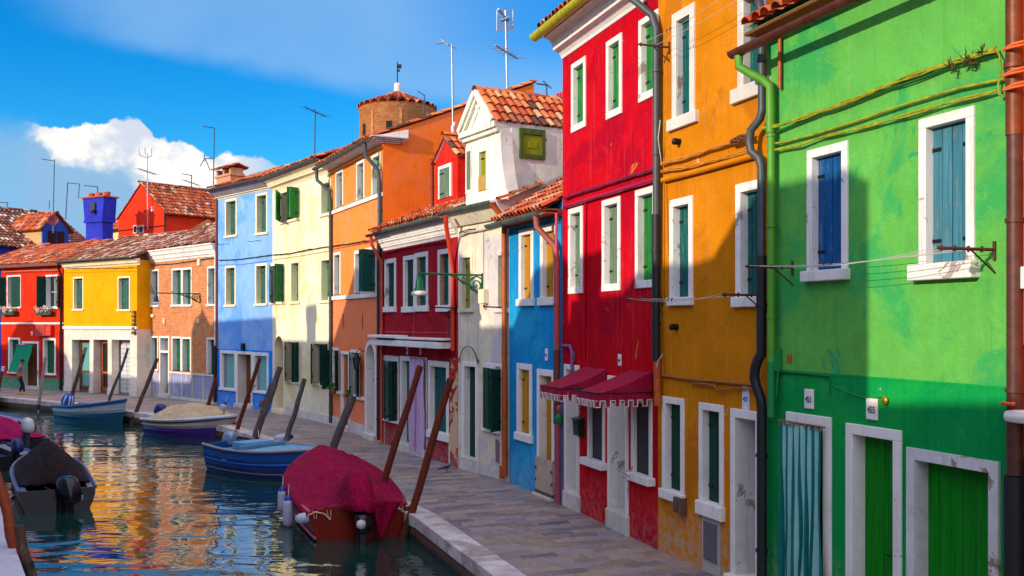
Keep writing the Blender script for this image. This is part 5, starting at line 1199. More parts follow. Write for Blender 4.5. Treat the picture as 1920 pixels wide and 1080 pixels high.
# ================================================================ awnings on the crimson house
AW=plain('crimson_canvas',(150,14,52),.75,0,.12,14,.2,.4); PIPING=plain('white_piping',(210,200,196),.7)
def awning(xl,xr,yw,pxf,yf,yfb,label,scale=1):
    H=CRI; a=H.loc(xl,yw); b=H.loc(xr,yw); z=(a.z+b.z)/2; zf_guess=z-.35
    d=outd(H,b.x,zf_guess,pxf); q=proj(H,(b.x,-d,0)); zf=EYE+(HY-yf)*( (Vector((H.P0.x,H.P0.y))+H.u*b.x-H.inw*d).y)/F_PX
    o=local_empty(H,'door_awning',(a.x,0,z),label,'awning','crimson awnings over the doors'); w=b.x-a.x; dz=zf-z
    mb=MB(); n=12
    def S(t,x): return Vector((x,-.02-d*t,dz*t-.03*math.sin(PI*t)+.012*math.sin(x*9+t*5)))
    mb.grid([[S(i/n,w*j/6) for j in range(7)] for i in range(n+1)])
    mb.grid([[S(i/n,w*j/6)-Vector((0,0,.012)) for j in range(7)] for i in range(n+1)],flip=True)
    for x in (0,w):
        for i in range(n):
            p,q_=S(i/n,x),S((i+1)/n,x); e=Vector((0,0,dz))
            wob=lambda v:Vector((.02*math.sin(v.y*11),0,0))
            mb.add([Vector((x,p.y,dz))+wob(p)*.5,Vector((x,q_.y,dz))+wob(q_)*.5,q_,p],[(0,1,2,3)],sm=True)
    mb.build('canopy',AW,o)
    mb=MB();pp=MB()
    def val(P0,P1,n):   # scalloped valance hanging along an edge
        P0=Vector(P0);P1=Vector(P1); L=(P1-P0); line=[]
        for i in range(n):
            for (u0,u1,h) in ((0,.5,.22),(.5,1,.12)):
                s0=P0+L*((i+u0)/n); s1=P0+L*((i+u1)/n); wv=Vector((.012*math.sin(i*2.1),-.012*math.cos(i*1.7),0))
                mb.add([s0,s1,s1+Vector((0,0,-h))+wv,s0+Vector((0,0,-h))+wv],[(0,1,2,3)]); line+=[s0+Vector((0,0,-h))+wv,s1+Vector((0,0,-h))+wv]
        pp.tube(line,.013,5)
    yv=-.02-d
    val((0,yv,dz),(w,yv,dz),7); val((w,yv,dz),(w,-.03,dz),6); val((0,yv,dz),(0,-.03,dz),6)
    mb.build('valance',AW,o); pp.build('piping',PIPING,o)
    m=MB(); m.tube([(0,-.03,dz),(0,yv,dz),(w,yv,dz),(w,-.03,dz)],.012,6); m.build('awning_frame',IRON,o)
awning(1097,1139,690,1053,729,0,'crimson awning over the left door of the crimson house, partly behind another')
awning(1184,1225,696,1120,738,0,'crimson awning nearest the brown drainpipe, in front of its twin')
# mailbox
H=CRI; a=H.loc(1091,800); o=local_empty(H,'mailbox',(a.x,0,a.z),'dark green mailbox on the crimson wall','mailbox'); DG=plain('mailbox_green',(8,52,34),.4,.2)
m=MB(); m.prism_x([(0,-.2),(-.12,-.16),(-.14,.12),(-.1,.16),(0,.18)],-.14,.14); b_=m.build('box',DG,o,bevel=.01); m=MB(); m.box(-.09,.09,-.146,-.14,.06,.09); m.build('slot',IRON,b_); m=MB(); m.prism_x([(0,.185),(-.17,.15),(-.17,.135),(0,.165)],-.16,.16); m.build('lid',DG,o)
H=TRQ; a=H.loc(1047,772,.1); o=local_empty(H,'door_ornament',(a.x,-.1,a.z),'small green and red hanging ornament beside the turquoise house door','ornament')
m=MB(); m.lathe([(0,.16),(.05,.12),(.06,.05),(.03,0)],n=10); m.build('head',plain('ornament_red',(190,90,70)),o); m=MB(); m.lathe([(.03,0),(.09,-.1),(.1,-.22),(.04,-.3),(0,-.3)],n=10); m.build('body',plain('ornament_green',(20,110,70)),o); m=MB(); m.tube([(0,0,.15),(0,.04,.3)],.008,5); m.build('string',IRON,o)
# ================================================================ curtains
def curtain(H,xl,xr,yt,yb,mats,label,depth=.1,amp=.045,stripes=18,taper=.0,out=.04,folds=7,name='door_curtain',flare=0,grp=None,seed=0):
    a=H.X(xl);b=H.X(xr);xm=(xl+xr)/2; z1=H.Z(xm,yt); z0=H.Z(xm,yb) if yb else .12
    o=local_empty(H,name,(a,-out,z0),label,'curtain',grp); w=b-a;hh=z1-z0; nx=stripes*4;nz=14; mb=MB()
    P=[]
    for i in range(nz+1):
        t=i/nz; row=[]
        for j in range(nx+1):
            u=j/nx; sp=1+flare*(1-t); x=w*(.5+(u-.5)*sp)+.02*math.sin(u*folds*2*PI*1.0+1+seed)*(1-t*.5)+noise.noise(Vector((u*5,t*2.2,seed)))*.10*(1-t)+noise.noise(Vector((u*11,t*1.2,seed+5)))*.04*(1-t)
            y=-amp*math.sin(u*folds*2*PI+noise.noise(Vector((u*3,t*1.5,3)))*2.2)*(.6+.6*(1-t))-amp
            row.append(Vector((x,y,hh*t)))
        P.append(row)
    vs=[p for r in P for p in r]
    fs=[];
    k=len(mb.v); mb.v.extend([tuple(v) for v in vs])
    for i in range(nz):
        for j in range(nx):
            mb.f.append([i*(nx+1)+j,i*(nx+1)+j+1,(i+1)*(nx+1)+j+1,(i+1)*(nx+1)+j]); mb.m.append((j//4)%len(mats)); mb.r.append(.5); mb.sm.append(True)
    mb.build('cloth',mats,o)
    m=MB(); m.tube([(-.05,-.03,hh+.02),(w+.05,-.03,hh+.02)],.012,6)
    for j in range(9): m.tube([(w*j/8,-.03,hh+.03),(w*j/8+.01,-.05,hh-.03)],.012,5)
    m.build('curtain_rail',plain('rust_rail',(130,90,60)),o); return o
CT1=plain('curtain_teal',(6,104,104),.8,0,.15,9,.2,.3); CT2=plain('curtain_pale',(140,196,194),.8,0,.1,9,.2,.3)
curtain(GRN,1474,1553,797,None,[CT1,CT2],'teal and white striped curtain hanging in the green house doorway',amp=.035,stripes=13,folds=6.5,out=.06)
CL1=plain('curtain_lilac',(186,160,196),.85,0,.08,9,.2,.3); CL2=plain('curtain_rose',(160,120,150),.85,0,.08,9,.2,.3)
curtain(DRD,776,802,673,846,[CL1,CL1,CL2,CL1],'lilac curtain hanging in the doorway of the dark red house',amp=.045,stripes=14,folds=5,out=.08)
curtain(WHT,931,939,688,799,[plain('pink_curtain',(190,160,164),.85)],'pale pink curtain in the ground floor window of the white house',amp=.02,stripes=4,folds=3,out=-.02)
H=RED; a=H.X(37);b=H.X(66); z1=H.Z(52,647);z0=H.Z(52,697); o=local_empty(H,'door_cloth',(a,-.05,z0),'green cloth blind hanging over the scarlet house doorway','blind')
mb=MB(); mb.grid([[Vector(((b-a)*j/14,-.12-.5*(1-i/8)**1.3-.03*math.sin(j*1.1+i*.4),(z1-z0)*i/8)) for j in range(15)] for i in range(9)]); mb.build('cloth',plain('green_cloth',(6,128,92),.8,0,.12,9,.2,.3),o)
m=MB(); m.tube([(0,-.63,-.01),(b-a,-.63,-.01)],.02,6); m.build('bottom_bar',PIPING,o); m=MB(); m.tube([(0,.05,z1-z0),(0,-.14,z1-z0+.01),(b-a,-.14,z1-z0+.01),(b-a,.05,z1-z0)],.016,6); m.build('top_rail',STEEL,o)
# ================================================================ clotheslines
RUST=plain('rusted_iron',(88,50,38),.7,.3,.3,12); LINE=plain('clothes_line',(186,180,172),.7)
def clothesline(H,L,R,label,n=3,dl=.6):
    """L,R=(attach px, attach py)"""
    a=H.loc(*L);b=H.loc(*R); z=(a.z+b.z)/2; o=local_empty(H,'clothesline',(a.x,0,z),label,'clothesline'); w=b.x-a.x
    for x in (0,w):
        m=MB(); m.tube([(x,0,0),(x,-dl-.04,0)],.016,6); m.tube([(x,-.01,.08),(x,-.01,-.1)],.018,6); m.tube([(x,-.0,-.22),(x,-.3,-.0)],.01,5)
        for k in range(n): m.tube([(x,-dl*(k+1)/n,-.03),(x,-dl*(k+1)/n,.03)],.014,6)
        m.build('bracket',RUST,o)
    for k in range(n):
        m=MB(); y=-dl*(k+1)/n; s=.03+.02*k; m.tube([(w*i/10,y,-s*math.sin(PI*i/10)+.012) for i in range(11)],.0035,5); m.build('line',LINE,o)
        for q in (.32,.36):
            if k==1: m=MB(); m.tube([(w*q,y,-.04),(w*q+.03,y,-.0)],.01,5); m.build('peg',RUST,o)
    return o
clothesline(GRN,(1487,503),(1866,466),'clothesline on rusty brackets across the green house sills',4,.64)
clothesline(MUS,(1243,562),(1434,553),'clothesline below the middle windows of the mustard house',3,.6)
clothesline(MUS,(1256,99),(1432,-18),'clothesline at the top floor of the mustard house',2,.5)
for (H,x,y,dd,lb) in ((DRD,857,578,.7,'black iron bar beside the right upper window of the dark red house'),(WHT,951,577,.6,'black iron bar under the right upper window of the white house')):
    a=H.loc(x,y); o=local_empty(H,'line_bar',(a.x,0,a.z),lb,'iron bar'); m=MB(); m.tube([(0,0,0),(0,-dd,.02)],.016,6); m.tube([(0,-dd,.0),(0,-dd,.06)],.02,6); m.tube([(0,-.01,.06),(0,-.01,-.06)],.018,6); m.build('bar',IRON,o)
# ================================================================ plants
def leafmat(name,c):
    m,t,b=newmat(name); a=t.new('ShaderNodeAttribute'); a.attribute_name='rnd'; c=lin(c)
    t.link(t.ramp(a.outputs['Fac'],[(0,tuple(x*.5 for x in c)),(1,tuple(min(1,x*1.6) for x in c))]),b.inputs['Base Color']); b.inputs['Roughness'].default_value=.55; MATS[name]=m; return m
LEAF=leafmat('leaf_green',(50,100,30)); LEAF2=leafmat('fern_green',(70,140,20)); PETAL=leafmat('white_petals',(200,190,190))
def foliage(mb,c,R,n,sz,squash=(1,1,1),droop=0):
    for _ in range(n):
        d=Vector((random.gauss(0,1)*squash[0],random.gauss(0,1)*squash[1],random.gauss(0,1)*squash[2])); d=d/max(1,d.length/1.6)*R*.62
        p=Vector(c)+d+Vector((0,0,-droop*abs(d.y+d.x)*.5)); a=Vector((random.uniform(-1,1),random.uniform(-1,1),random.uniform(-.6,.6))).normalized(); b=a.cross(Vector((random.random(),random.random(),1))).normalized()
        s=sz*random.uniform(.6,1.3); mb.add([p-a*s,p-b*s*.4,p+a*s,p+b*s*.4],[(0,1,2,3)],0,random.random())
for (l,r,y,lb) in ((5,37,581,'white flowered window box under the left upper window of the scarlet house'),(74,105,581,'white flowered window box under the right upper window of the scarlet house')):
    H=RED; a=H.loc(l+2,y+6);b=H.loc(r-2,y+6); w=b.x-a.x; o=local_empty(H,'flower_box',(a.x,-.08,a.z),lb,'flower box','flower boxes of the scarlet house')
    m=MB(); m.box(0,w,-.22,0,-.12,.1); m.build('box',plain('dark_planter',(40,60,44)),o,bevel=.02); m=MB()
    for k in range(7): foliage(m,(w*(k+.5)/7,-.14,.18),.22,42,.05)
    foliage(m,(w*.1,-.2,.0),.2,40,.05); m.build('foliage',LEAF,o); m=MB()
    for k in range(60):
        p=Vector((random.uniform(0,w),-.16-random.uniform(0,.18),random.uniform(.02,.38))); 
        for q in range(5):
            t=q*1.257; m.add([p,p+Vector((math.cos(t)*.05,-.012,math.sin(t)*.05)),p+Vector((math.cos(t+.6)*.05,-.012,math.sin(t+.6)*.05))],[(0,1,2)],0,random.random())
    m.build('blossoms',PETAL,o)
for (px,py,R,lb) in ((625,720,.3,'small fern on the sill left of the orange house brown door'),(656,733,.36,'larger fern on the sill right of the orange house brown door')):
    H=ORG; a=H.loc(px,py,.15); o=local_empty(H,'potted_fern',(a.x,-.15,a.z-.25),lb,'plant','ferns on the orange house sills')
    m=MB(); m.lathe([(0,-.08),(.1,-.08),(.13,.1),(.12,.1)],n=12); m.build('pot',plain('clay_pot',(150,80,50)),o); m=MB()
    for k in range(46):
        t=random.uniform(0,2*PI); e=random.uniform(.3,1.3); L=R*random.uniform(.6,1.15); pts=[Vector((math.cos(t)*math.cos(e)*L*s,-abs(math.sin(t))*math.cos(e)*L*s,.08+math.sin(e)*L*s*1.25-L*.5*s*s)) for s in (0,.25,.5,.75,1)]
        for i in range(4):
            p,q=pts[i],pts[i+1]; sd=Vector((-math.sin(t),math.cos(t),0))*.035
            m.add([p-sd,p+sd,q+sd*.7,q-sd*.7],[(0,1,2,3)],0,random.random())
    m.build('fronds',LEAF2,o)
p=GP(762,959); o=empty('kerb_weed',(p.x,p.y,0),0,'tuft of grass growing in the kerb by the crimson covered boat','weed'); m=MB()
for k in range(120):
    c=Vector((random.uniform(-.35,.2),random.uniform(-.12,.12),0)); t=Vector((random.uniform(-.08,.08),random.uniform(-.08,.08),random.uniform(.03,.1))); m.add([c,c+Vector((.012,0,0)),c+t],[(0,1,2)],0,random.random())
m.build('blades',LEAF,o)
# ================================================================ boats
def hb(t,B,T):
    if t<.42: return B/2*(T+(1-T)*math.sin(PI/2*t/.42))
    q=(t-.42)/.58; return B/2*(1-q**2.4)
class Boat:
    def __init__(s,name,label,stern,bow,B,T,s0,s1,group='boats moored in the canal',rake=.35,mid=None,cat='boat'):
        a=Vector(stern);b=Vector(bow); d=b-a; s.L=d.length; s.B=B;s.T=T;s.s0=s0;s.s1=s1;s.rake=rake;s.mid=mid
        s.root=empty(name,(a.x,a.y,WATER),math.atan2(d.y,d.x),label,cat,group); s.a=a;s.d=d.normalized()
    def sh(s,t): 
        return s.s0+(s.s1-s.s0)*t**2.0-(s.mid or 0)*math.sin(PI*t)
    def pt(s,t,f,v):   # f: height factor 1 at gunwale 0 waterline <0 under; v +-1
        z=s.sh(t)*f if f>=0 else .28*f*(1-.4*t); w={1:1,.66:.985,.33:.93,0:.84,-.6:.5,-1:0}.get(f)
        if w is None: w=.84+.16*f if f>=0 else .84*(1+f)
        x=t*s.L-s.rake*(1-max(f,-1))*.6*t**4
        return Vector((x,v*hb(t,s.B,s.T)*w,z))
    def hull(s,mats,split=.5,rows=None,stripe=None,name='hull'):
        fs=[1,.85,.66,.5,.33,.15,0,-.3,-.6,-1]; n=22; mb=MB()
        for v in (1,-1):
            P=[[s.pt(i/n,f,v) for f in fs] for i in range(n+1)]
            for i in range(n):
                for j in range(len(fs)-1):
                    m=0
                    for k,(lim) in enumerate(rows or (split,)):
                        if fs[j]<=lim+1e-6: m=k+1
                    q=[P[i][j],P[i+1][j],P[i+1][j+1],P[i][j+1]]
                    mb.add(q if v<0 else q[::-1],[(0,1,2,3)],m,sm=True)
        o=mb.build(name,mats,s.root)
        return o
    def transom(s,mat,name='transom',arch=0):
        fs=[1,.66,.33,0,-.6,-1]; p=[s.pt(0,f,1) for f in fs]+[s.pt(0,f,-1) for f in fs[::-1][1:]]
        mb=MB(); 
        if arch:
            n=10; top=[]
            for k in range(n+1):
                v=-1+2*k/n; q=s.pt(0,1,v); q.z+=arch*(1-v*v)*(0 if abs(v)<.3 else 1)*1.2; top.append(q)
            p=p[1:-1]+[s.pt(0,1,-1)]+top[1:-1]+[s.pt(0,1,1)]
        p2=[q+Vector((.04,0,0)) for q in p]; mb.add(p+p2,[tuple(range(len(p))),tuple(range(len(p),2*len(p)))[::-1]]+[(i,i+len(p),(i+1)%len(p)+len(p),(i+1)%len(p)) for i in range(len(p))])
        return mb.build(name,mat,s.root)
    def gunwale(s,mat,r=.035,dz=0,name='gunwale',f=1,t0=0,both=True,out=.0):
        mb=MB(); n=22
        pts=[s.pt(t0+(1-t0)*i/n,f,1)*1.0+Vector((0,out,dz)) for i in range(n+1)]+[s.pt(t0+(1-t0)*(n-i)/n,f,-1)+Vector((0,-out,dz)) for i in range(1,n+1)]
        mb.tube(pts,r,8); return mb.build(name,mat,s.root)
    def deck(s,mat,inner,w=.14,floor=.15,t0=0.0,fore=.72,name='deck'):
        """side decks, fore deck and cockpit"""
        n=22; mb=MB()
        def row(t,v): g=s.pt(t,1,v); g.z-=.012; return g
        for v in (1,-1):
            for i in range(n):
                t,t2=i/n,(i+1)/n; a,b=row(t,v),row(t2,v)
                def inn(q,tt): 
                    y=abs(q.y)-w if tt<fore else 0
                    return Vector((q.x,v*max(0,y),q.z+(.05 if tt>=fore else .0)))
                c,d=inn(b,t2),inn(a,t)
                mb.add([a,b,c,d],[(0,1,2,3)],0,sm=False)
                if t<fore: mb.add([d,c,Vector((c.x,c.y*.9,floor)),Vector((d.x,d.y*.9,floor))],[(0,1,2,3)],1)
                if t<fore: mb.add([Vector((d.x,d.y*.9,floor)),Vector((c.x,c.y*.9,floor)),Vector((c.x,0,floor)),Vector((d.x,0,floor))],[(0,1,2,3)],1)
        return mb.build(name,[mat,inner],s.root)
    def cover(s,mat,t0,t1,H,name='cover',peak=.45,wr=.03,ridges=(),seed=0,skirt=.1,p=1.8,endfall=True,bump_=None,ws=1.0):
        nt=80;nv=64; P=[]
        for i in range(nt+1):
            t=t0+(t1-t0)*i/nt; row=[]; q=(t-t0)/(t1-t0)
            pf=(math.sin(PI/2*min(1,q/peak))**.7 if endfall else 1) if q<peak else math.cos(PI/2*(q-peak)/(1-peak))**.8
            for j in range(nv+1):
                v=-1.0+2*j/nv; vv=max(-1,min(1,v*1.08)); g=s.pt(t,1,vv); z=s.sh(t)+H*pf*(1-abs(vv)**p)
                rd=sum(math.exp(-((q-rr)/.02)**2)*.045 for rr in ridges); sag=-.03*sum(math.exp(-((q-rr-.09)/.05)**2) for rr in ridges)
                w=wr*noise.noise(Vector((q*7+seed,v*3.2,seed)))+wr*.5*noise.noise(Vector((q*16,v*9,seed+3)))-wr*.9*abs(noise.noise(Vector((q*9+v*2.5,v*3.0-q*3,seed+7))))**.6*.8
                z+=(w+rd+sag)*(1-abs(vv)**4)
                if abs(v*1.08)>1.0: z-=skirt*(abs(v)*1.08-1)/.08+.0; g.y*=1.03
                pnt=Vector((g.x,g.y*1.02*ws,z+.02))
                if bump_: pnt=bump_(pnt,t,v)
                row.append(pnt)
            P.append(row)
        mb=MB(); mb.grid(P,flip=True); o=mb.build(name,mat,s.root)
        so=o.modifiers.new('solid','SOLIDIFY'); so.thickness=.012; so.offset=1
        return o
    def motor(s,mats,x=-.12,z=0,sc_=1.0,tilt=0,y=0,tiller=True,cover=None,stripes=None,name='outboard_motor',rot=0):
        M=Matrix.Translation((x,y,z))@Matrix.Rotation(rot,4,'Z')@Matrix.Rotation(tilt,4,'Y')@Matrix.Scale(sc_,4); mb=MB()
        prof=[(0,.16),(.13,.16),(.165,.2),(.175,.32),(.16,.46),(.12,.54),(.05,.575),(0,.58)]
        n=20;vs=[]
        for (r,zz) in prof:
            for k in range(n):
                t=2*PI*k/n; c,s_=math.cos(t),math.sin(t); rr=r/((abs(c)**3.2+abs(s_)**3.2)**(1/3.2)); vs.append(M@Vector((c*rr*1.35-.05+(.04 if zz>.4 else 0),s_*rr*.9,zz)))
        fs=[(i*n+k,i*n+(k+1)%n,(i+1)*n+(k+1)%n,(i+1)*n+k) for i in range(len(prof)-1) for k in range(n)]
        b0=len(mb.v); mb.v.extend([tuple(v) for v in vs])
        for f in fs: mb.f.append(f); mb.m.append(2 if stripes and (f[0]%n)%3==0 and f[0]//n in(2,3,4) else 0); mb.r.append(.5); mb.sm.append(True)
        o=mb.build(name,[mats[0],mats[1],stripes or mats[0]],s.root)
        m=MB(); m.box(-.1,.08,-.06,.06,-.4,.16,M=M); m.box(-.16,.12,-.02,.02,-.62,-.4,M=M); m.box(.05,.2,-.1,.1,-.12,.2,M=M); m.box(-.22,.1,-.09,.09,-.43,-.41,M=M)
        m.build('motor_leg',mats[1],o,bevel=.01)
        m=MB()
        for k in range(3):
            a=2*PI*k/3; R_=M@Matrix.Translation((-.18,0,-.52))@Matrix.Rotation(a,4,'X')@Matrix.Rotation(.5,4,'Z'); m.add([R_@Vector(p) for p in ((0,-.02,0),(0,.02,0),(0,.05,.1),(0,-.04,.11))],[(0,1,2,3),(3,2,1,0)])
        m.tube([M@Vector((-.12,0,-.52)),M@Vector((-.22,0,-.52))],.03*sc_,8); m.build('propeller',mats[1],o)
        if tiller: m=MB(); m.tube([M@Vector((.1,0,.2)),M@Vector((.3,.04,.28)),M@Vector((.62,.08,.33))],[.022,.02,.026],8); m.build('tiller',IRON,o)
        return o
def fender(P,label,r=.1,L=.45,tilt=0,grp='white boat fenders'):
    o=empty('boat_fender',P,0,label,'fender',grp); M=Matrix.Rotation(tilt,4,'Y')
    m=MB(); m.lathe([(0,-L/2),(r*.5,-L/2+.02),(r*.9,-L/2+.07),(r,-L/2+.13),(r,L/2-.13),(r*.9,L/2-.07),(r*.5,L/2-.02),(0,L/2)],n=16,M=M); m.build('body',plain('fender_white',(170,174,196),.4),o)
    m=MB(); m.lathe([(r*.92,L/2-.09),(r*.6,L/2-.005),(r*.3,L/2+.04),(0,L/2+.05)],n=16,M=M); m.build('blue_end',plain('fender_blue',(20,40,140),.4),o); m=MB(); m.tube([M@Vector((0,0,L/2)),M@Vector((.01,.02,L/2+.25))],.008,5); m.build('rope',PIPING,o)
    return o
def paint(name,c,rough=.35,wear=None,var=.12,worn=.55):
    m,t,b=newmat(name); c=lin(c); co=objco(t); f=t.noise(co,2.2,6,.65)
    col=t.ramp(f,[(.3,tuple(x*(1-var) for x in c)),(.7,tuple(min(1,x*(1+var)) for x in c))])
    s_=t.noise(t.mapping(co,scale=(3,3,9)),3,7,.75); col=t.mix(t.math('MULTIPLY',t.sstep(s_,.6,.66),worn),col,lin(wear or (120,116,112)))
    d=t.noise(t.mapping(co,scale=(2,2,14)),1.2,5,.6); col=t.mix(t.math('MULTIPLY',t.sstep(d,.5,.8),.35),col,tuple(x*.4 for x in c))
    t.link(col,b.inputs['Base Color']); b.inputs['Roughness'].default_value=rough; b.inputs['Specular IOR Level'].default_value=.5; bump(t,b,s_,.15,.01); MATS[name]=m; return m
def cloth(name,c,var=.14,rough=.8):
    m,t,b=newmat(name); c=lin(c); co=objco(t); f=t.noise(co,1.6,6,.6)
    col=t.ramp(f,[(.3,tuple(x*(1-var) for x in c)),(.7,tuple(min(1,x*(1+var)) for x in c))])
    st=t.noise(co,5,7,.8); col=t.mix(t.math('MULTIPLY',t.sstep(st,.55,.75),.25),col,tuple(min(1,x*.8+.05) for x in c))
    cr=t.noise(t.mapping(co,scale=(1.2,3,1.5),rot=(0,0,.5)),2.6,3,.55,1.4); cr=t.math('ABSOLUTE',t.math('SUBTRACT',cr,.5)); t.link(col,b.inputs['Base Color']); b.inputs['Roughness'].default_value=rough; b.inputs['Specular IOR Level'].default_value=.1; b.inputs['Sheen Weight'].default_value=.0
    bump(t,b,t.math('ADD',t.math('MULTIPLY',t.sstep(cr,0,.09),.8),t.math('MULTIPLY',t.noise(t.mapping(co,scale=(1,2.5,1)),3.0,6,.65,.6),.8)),.7,.045); MATS[name]=m; return m
# --- mahogany boat with crimson cover
MAH=wood('mahogany',(118,24,6),(70,24,12),rough=.4,wear=.02,axis='x',spec=.2)
B=Boat('crimson_covered_boat','mahogany boat under a crimson canvas cover, nearest boat at the quay',(-2.87,18.65),(-4.72,24.5),2.15,.84,.55,1.02,rake=.5)
B.hull([MAH,MAH,paint('antifoul_black',(26,26,28))],rows=(.9,.12)); B.transom(MAH,arch=.1)
B.gunwale(paint('rose_rubrail',(170,60,70)),.035); B.gunwale(paint('pink_strake',(190,90,110)),.028,name='rubbing_strake',f=.12,out=.03)
CRC=cloth('crimson_canvas_cover',(146,6,58))
def mot(p,t,v):   # the canvas goes over the motor at the stern and hangs behind it
    G=math.exp(-(abs(v)/.27)**4); q=max(0,1-t/.13); fl=min(1,t/.30)
    base=.40*(1-abs(min(1,abs(v)*1.08))**2.1)*(1-(.35+.65*fl*fl*(3-2*fl)))
    p.z-=base
    if q>0:
        p.x-=.62*G*q; p.z+=G*(.20*(1-q)+.58*math.sin(PI*min(1,q*1.02)*.82)-.36*q**3.0)
        p.z+=.035*math.sin(v*30+q*3)*q*(1-G)*.8; p.y*=1+.10*G*q
    else: p.z+=.22*G*math.exp(-((t-.13)/.07)**2)
    p.z-=.07*math.exp(-((abs(v)-.42)/.09)**2)*math.exp(-(t/.16)**2)
    return p
B.cover(CRC,.0,.995,.36,peak=.40,wr=.045,ridges=(.34,.56,.76),seed=2,skirt=.12,bump_=mot,endfall=False,p=1.7)
Pf=[]
for i in range(9):
    a=i/8; row=[]
    for j in range(9):
        u=j/8; top=Vector((-.12-.34*(1-u),-.16-.62*u,.80-.12*u)); tip=Vector((-.30,-.34,.02)); c=top.lerp(tip,a); c.x-=.05*math.sin(u*9)*(.3+a*.7); row.append(c)
    Pf.append(row)
mb=MB(); mb.grid(Pf); fl_=mb.build('cover_flap',CRC,B.root); so=fl_.modifiers.new('s','SOLIDIFY'); so.thickness=.012
mo=B.motor((plain('motor_black_gloss',(20,22,32),.18,0,.1),plain('motor_black',(22,22,26),.4)),x=-.40,z=.06,sc_=1.0,tiller=False)
m=MB(); m.lathe([(0,-.09),(.07,-.06),(.09,0),(.07,.06),(0,.09)],(-.66,.06,.40),12,sx=.6); m.build('motor_emblem',plain('motor_white',(190,190,194),.35),mo)
m=MB()
for (y,l) in ((-.83,.1),(-.62,.16),(.52,.18),(.78,.14)):
    m=MB(); m.tube([(-.03,y,.58),(-.05,y+.01,.58-l),(-.05,y+.05,.58-l*.9),(-.03,y+.07,.58)],.008,5); m.build('tie_rope',plain('rope_cream',(196,176,140),.8),B.root)
for sg,y in ((1,.75),(-1,-.7)): m=MB(); m.tube([(-.05,y-.22*1,.4),(-.05,y-.1,.52),(-.05,y+.06,.56),(-.05,y+.2,.5)],.012,6); m.build('tie_rope',plain('rope_cream',(196,176,140),.8),B.root)
def BW(B,p): # boat local to world
    d=B.d; s=Vector((-d.y,d.x)); return Vector((B.a.x+d.x*p[0]+s.x*p[1],B.a.y+d.y*p[0]+s.y*p[1],WATER+p[2]))
fender(BW(B,(2.45,1.2,.36)),'white fender farther along the port side of the crimson covered boat',.1,.52)
fender(BW(B,(1.55,1.16,.28)),'white fender with blue cap hanging lowest on the port side of the crimson covered boat',.115,.6)
fender(BW(B,(.15,1.0,.42)),'white fender lying sideways at the stern of the crimson covered boat',.1,.34,tilt=1.4)
# --- blue boat
BL1=paint('boat_blue',(12,74,150),wear=(90,120,150)); BL2=paint('boat_blue_lower',(10,52,118),wear=(90,90,100)); BLd=paint('boat_deck_blue',(90,152,190),.5,wear=(130,170,190))
B=Boat('blue_boat','blue wooden boat with a pale blue foredeck behind the crimson covered boat',(-8.0,28.0),(-4.95,25.6),2.0,.8,.72,.80,rake=.5,mid=.06)
B.hull([BL1,BL2,paint('boat_bottom_dark',(60,40,44))],rows=(.5,.12)); B.transom(BL1); B.gunwale(paint('grey_rubrail',(140,130,130)),.04)
B.gunwale(paint('blue_moulding',(30,90,190)),.03,name='upper_strake',f=.5,out=.0); B.gunwale(paint('worn_moulding',(100,80,84)),.03,name='lower_strake',f=.15)
B.deck(BLd,paint('boat_inner_blue',(40,110,150),.6),w=.16,floor=.3,fore=.5)
m=MB(); m.box(.9,1.5,-.5,.4,.62,.82); m.box(.15,.35,-.8,.8,.5,.56); m.box(1.55,1.6,-.75,.75,.45,.78); m.build('engine_box',BLd,B.root,bevel=.02)
B.motor((plain('motor_silver_blue',(130,150,176),.35,.3),plain('motor_grey',(60,66,76),.4)),x=-.02,z=.44,sc_=.95,y=.1)
m=MB(); m.tube([(.35,.1,.85),(.75,.25,.8),(1.0,.3,.84)],.03,6); m.build('handle',IRON,B.root)
p=B.pt(.3,.7,-1); m=MB(); m.box(p.x-.08,p.x+.08,p.y-.012,p.y+.02,p.z-.09,p.z+.08); m.build('registration_plate',plain('worn_plate',(150,142,120)),B.root)
fender(Vector((-6.9,30.0,.14)),'white fender with blue end lying on the kerb behind the blue boat',.11,.55,tilt=1.45)
# --- purple boat
PU=paint('boat_purple',(58,20,120),.3,wear=(90,40,110)); PW=paint('boat_greige',(168,158,148),.4,wear=(150,100,70)); 
B=Boat('purple_boat','purple hulled boat with a beige canvas cover and white gunwale',(-13.1,37.3),(-9.75,35.0),2.3,.8,.52,.78,rake=.7)
B.hull([PW,PW,PU],rows=(.9,.5)); B.transom(PU); B.gunwale(paint('white_blue_rail',(176,192,216)),.06); B.gunwale(plain('black_rub',(24,26,36)),.025,dz=-.07,name='black_strake')
B.deck(PW,PW,w=.2,floor=.3,fore=.8)
B.cover(cloth('beige_canvas',(196,172,140)),.04,.80,.52,peak=.48,wr=.04,ridges=(.28,.55,.8),seed=7,skirt=.02,p=2.4)
B.motor((plain('motor_navy',(18,36,96),.35),plain('motor_black',(22,22,26),.4)),x=-.2,z=.42,sc_=1.05,tilt=.35)
m=MB(); m.tube([(B.L*.86,0,.72),(B.L*.86,0,.95)],.03,6); m.build('bow_post',PW,B.root)
fender(BW(B,(B.L*.87,-.05,1.08)),'blue ended white fender on the bow of the purple boat',.12,.3,tilt=.3)
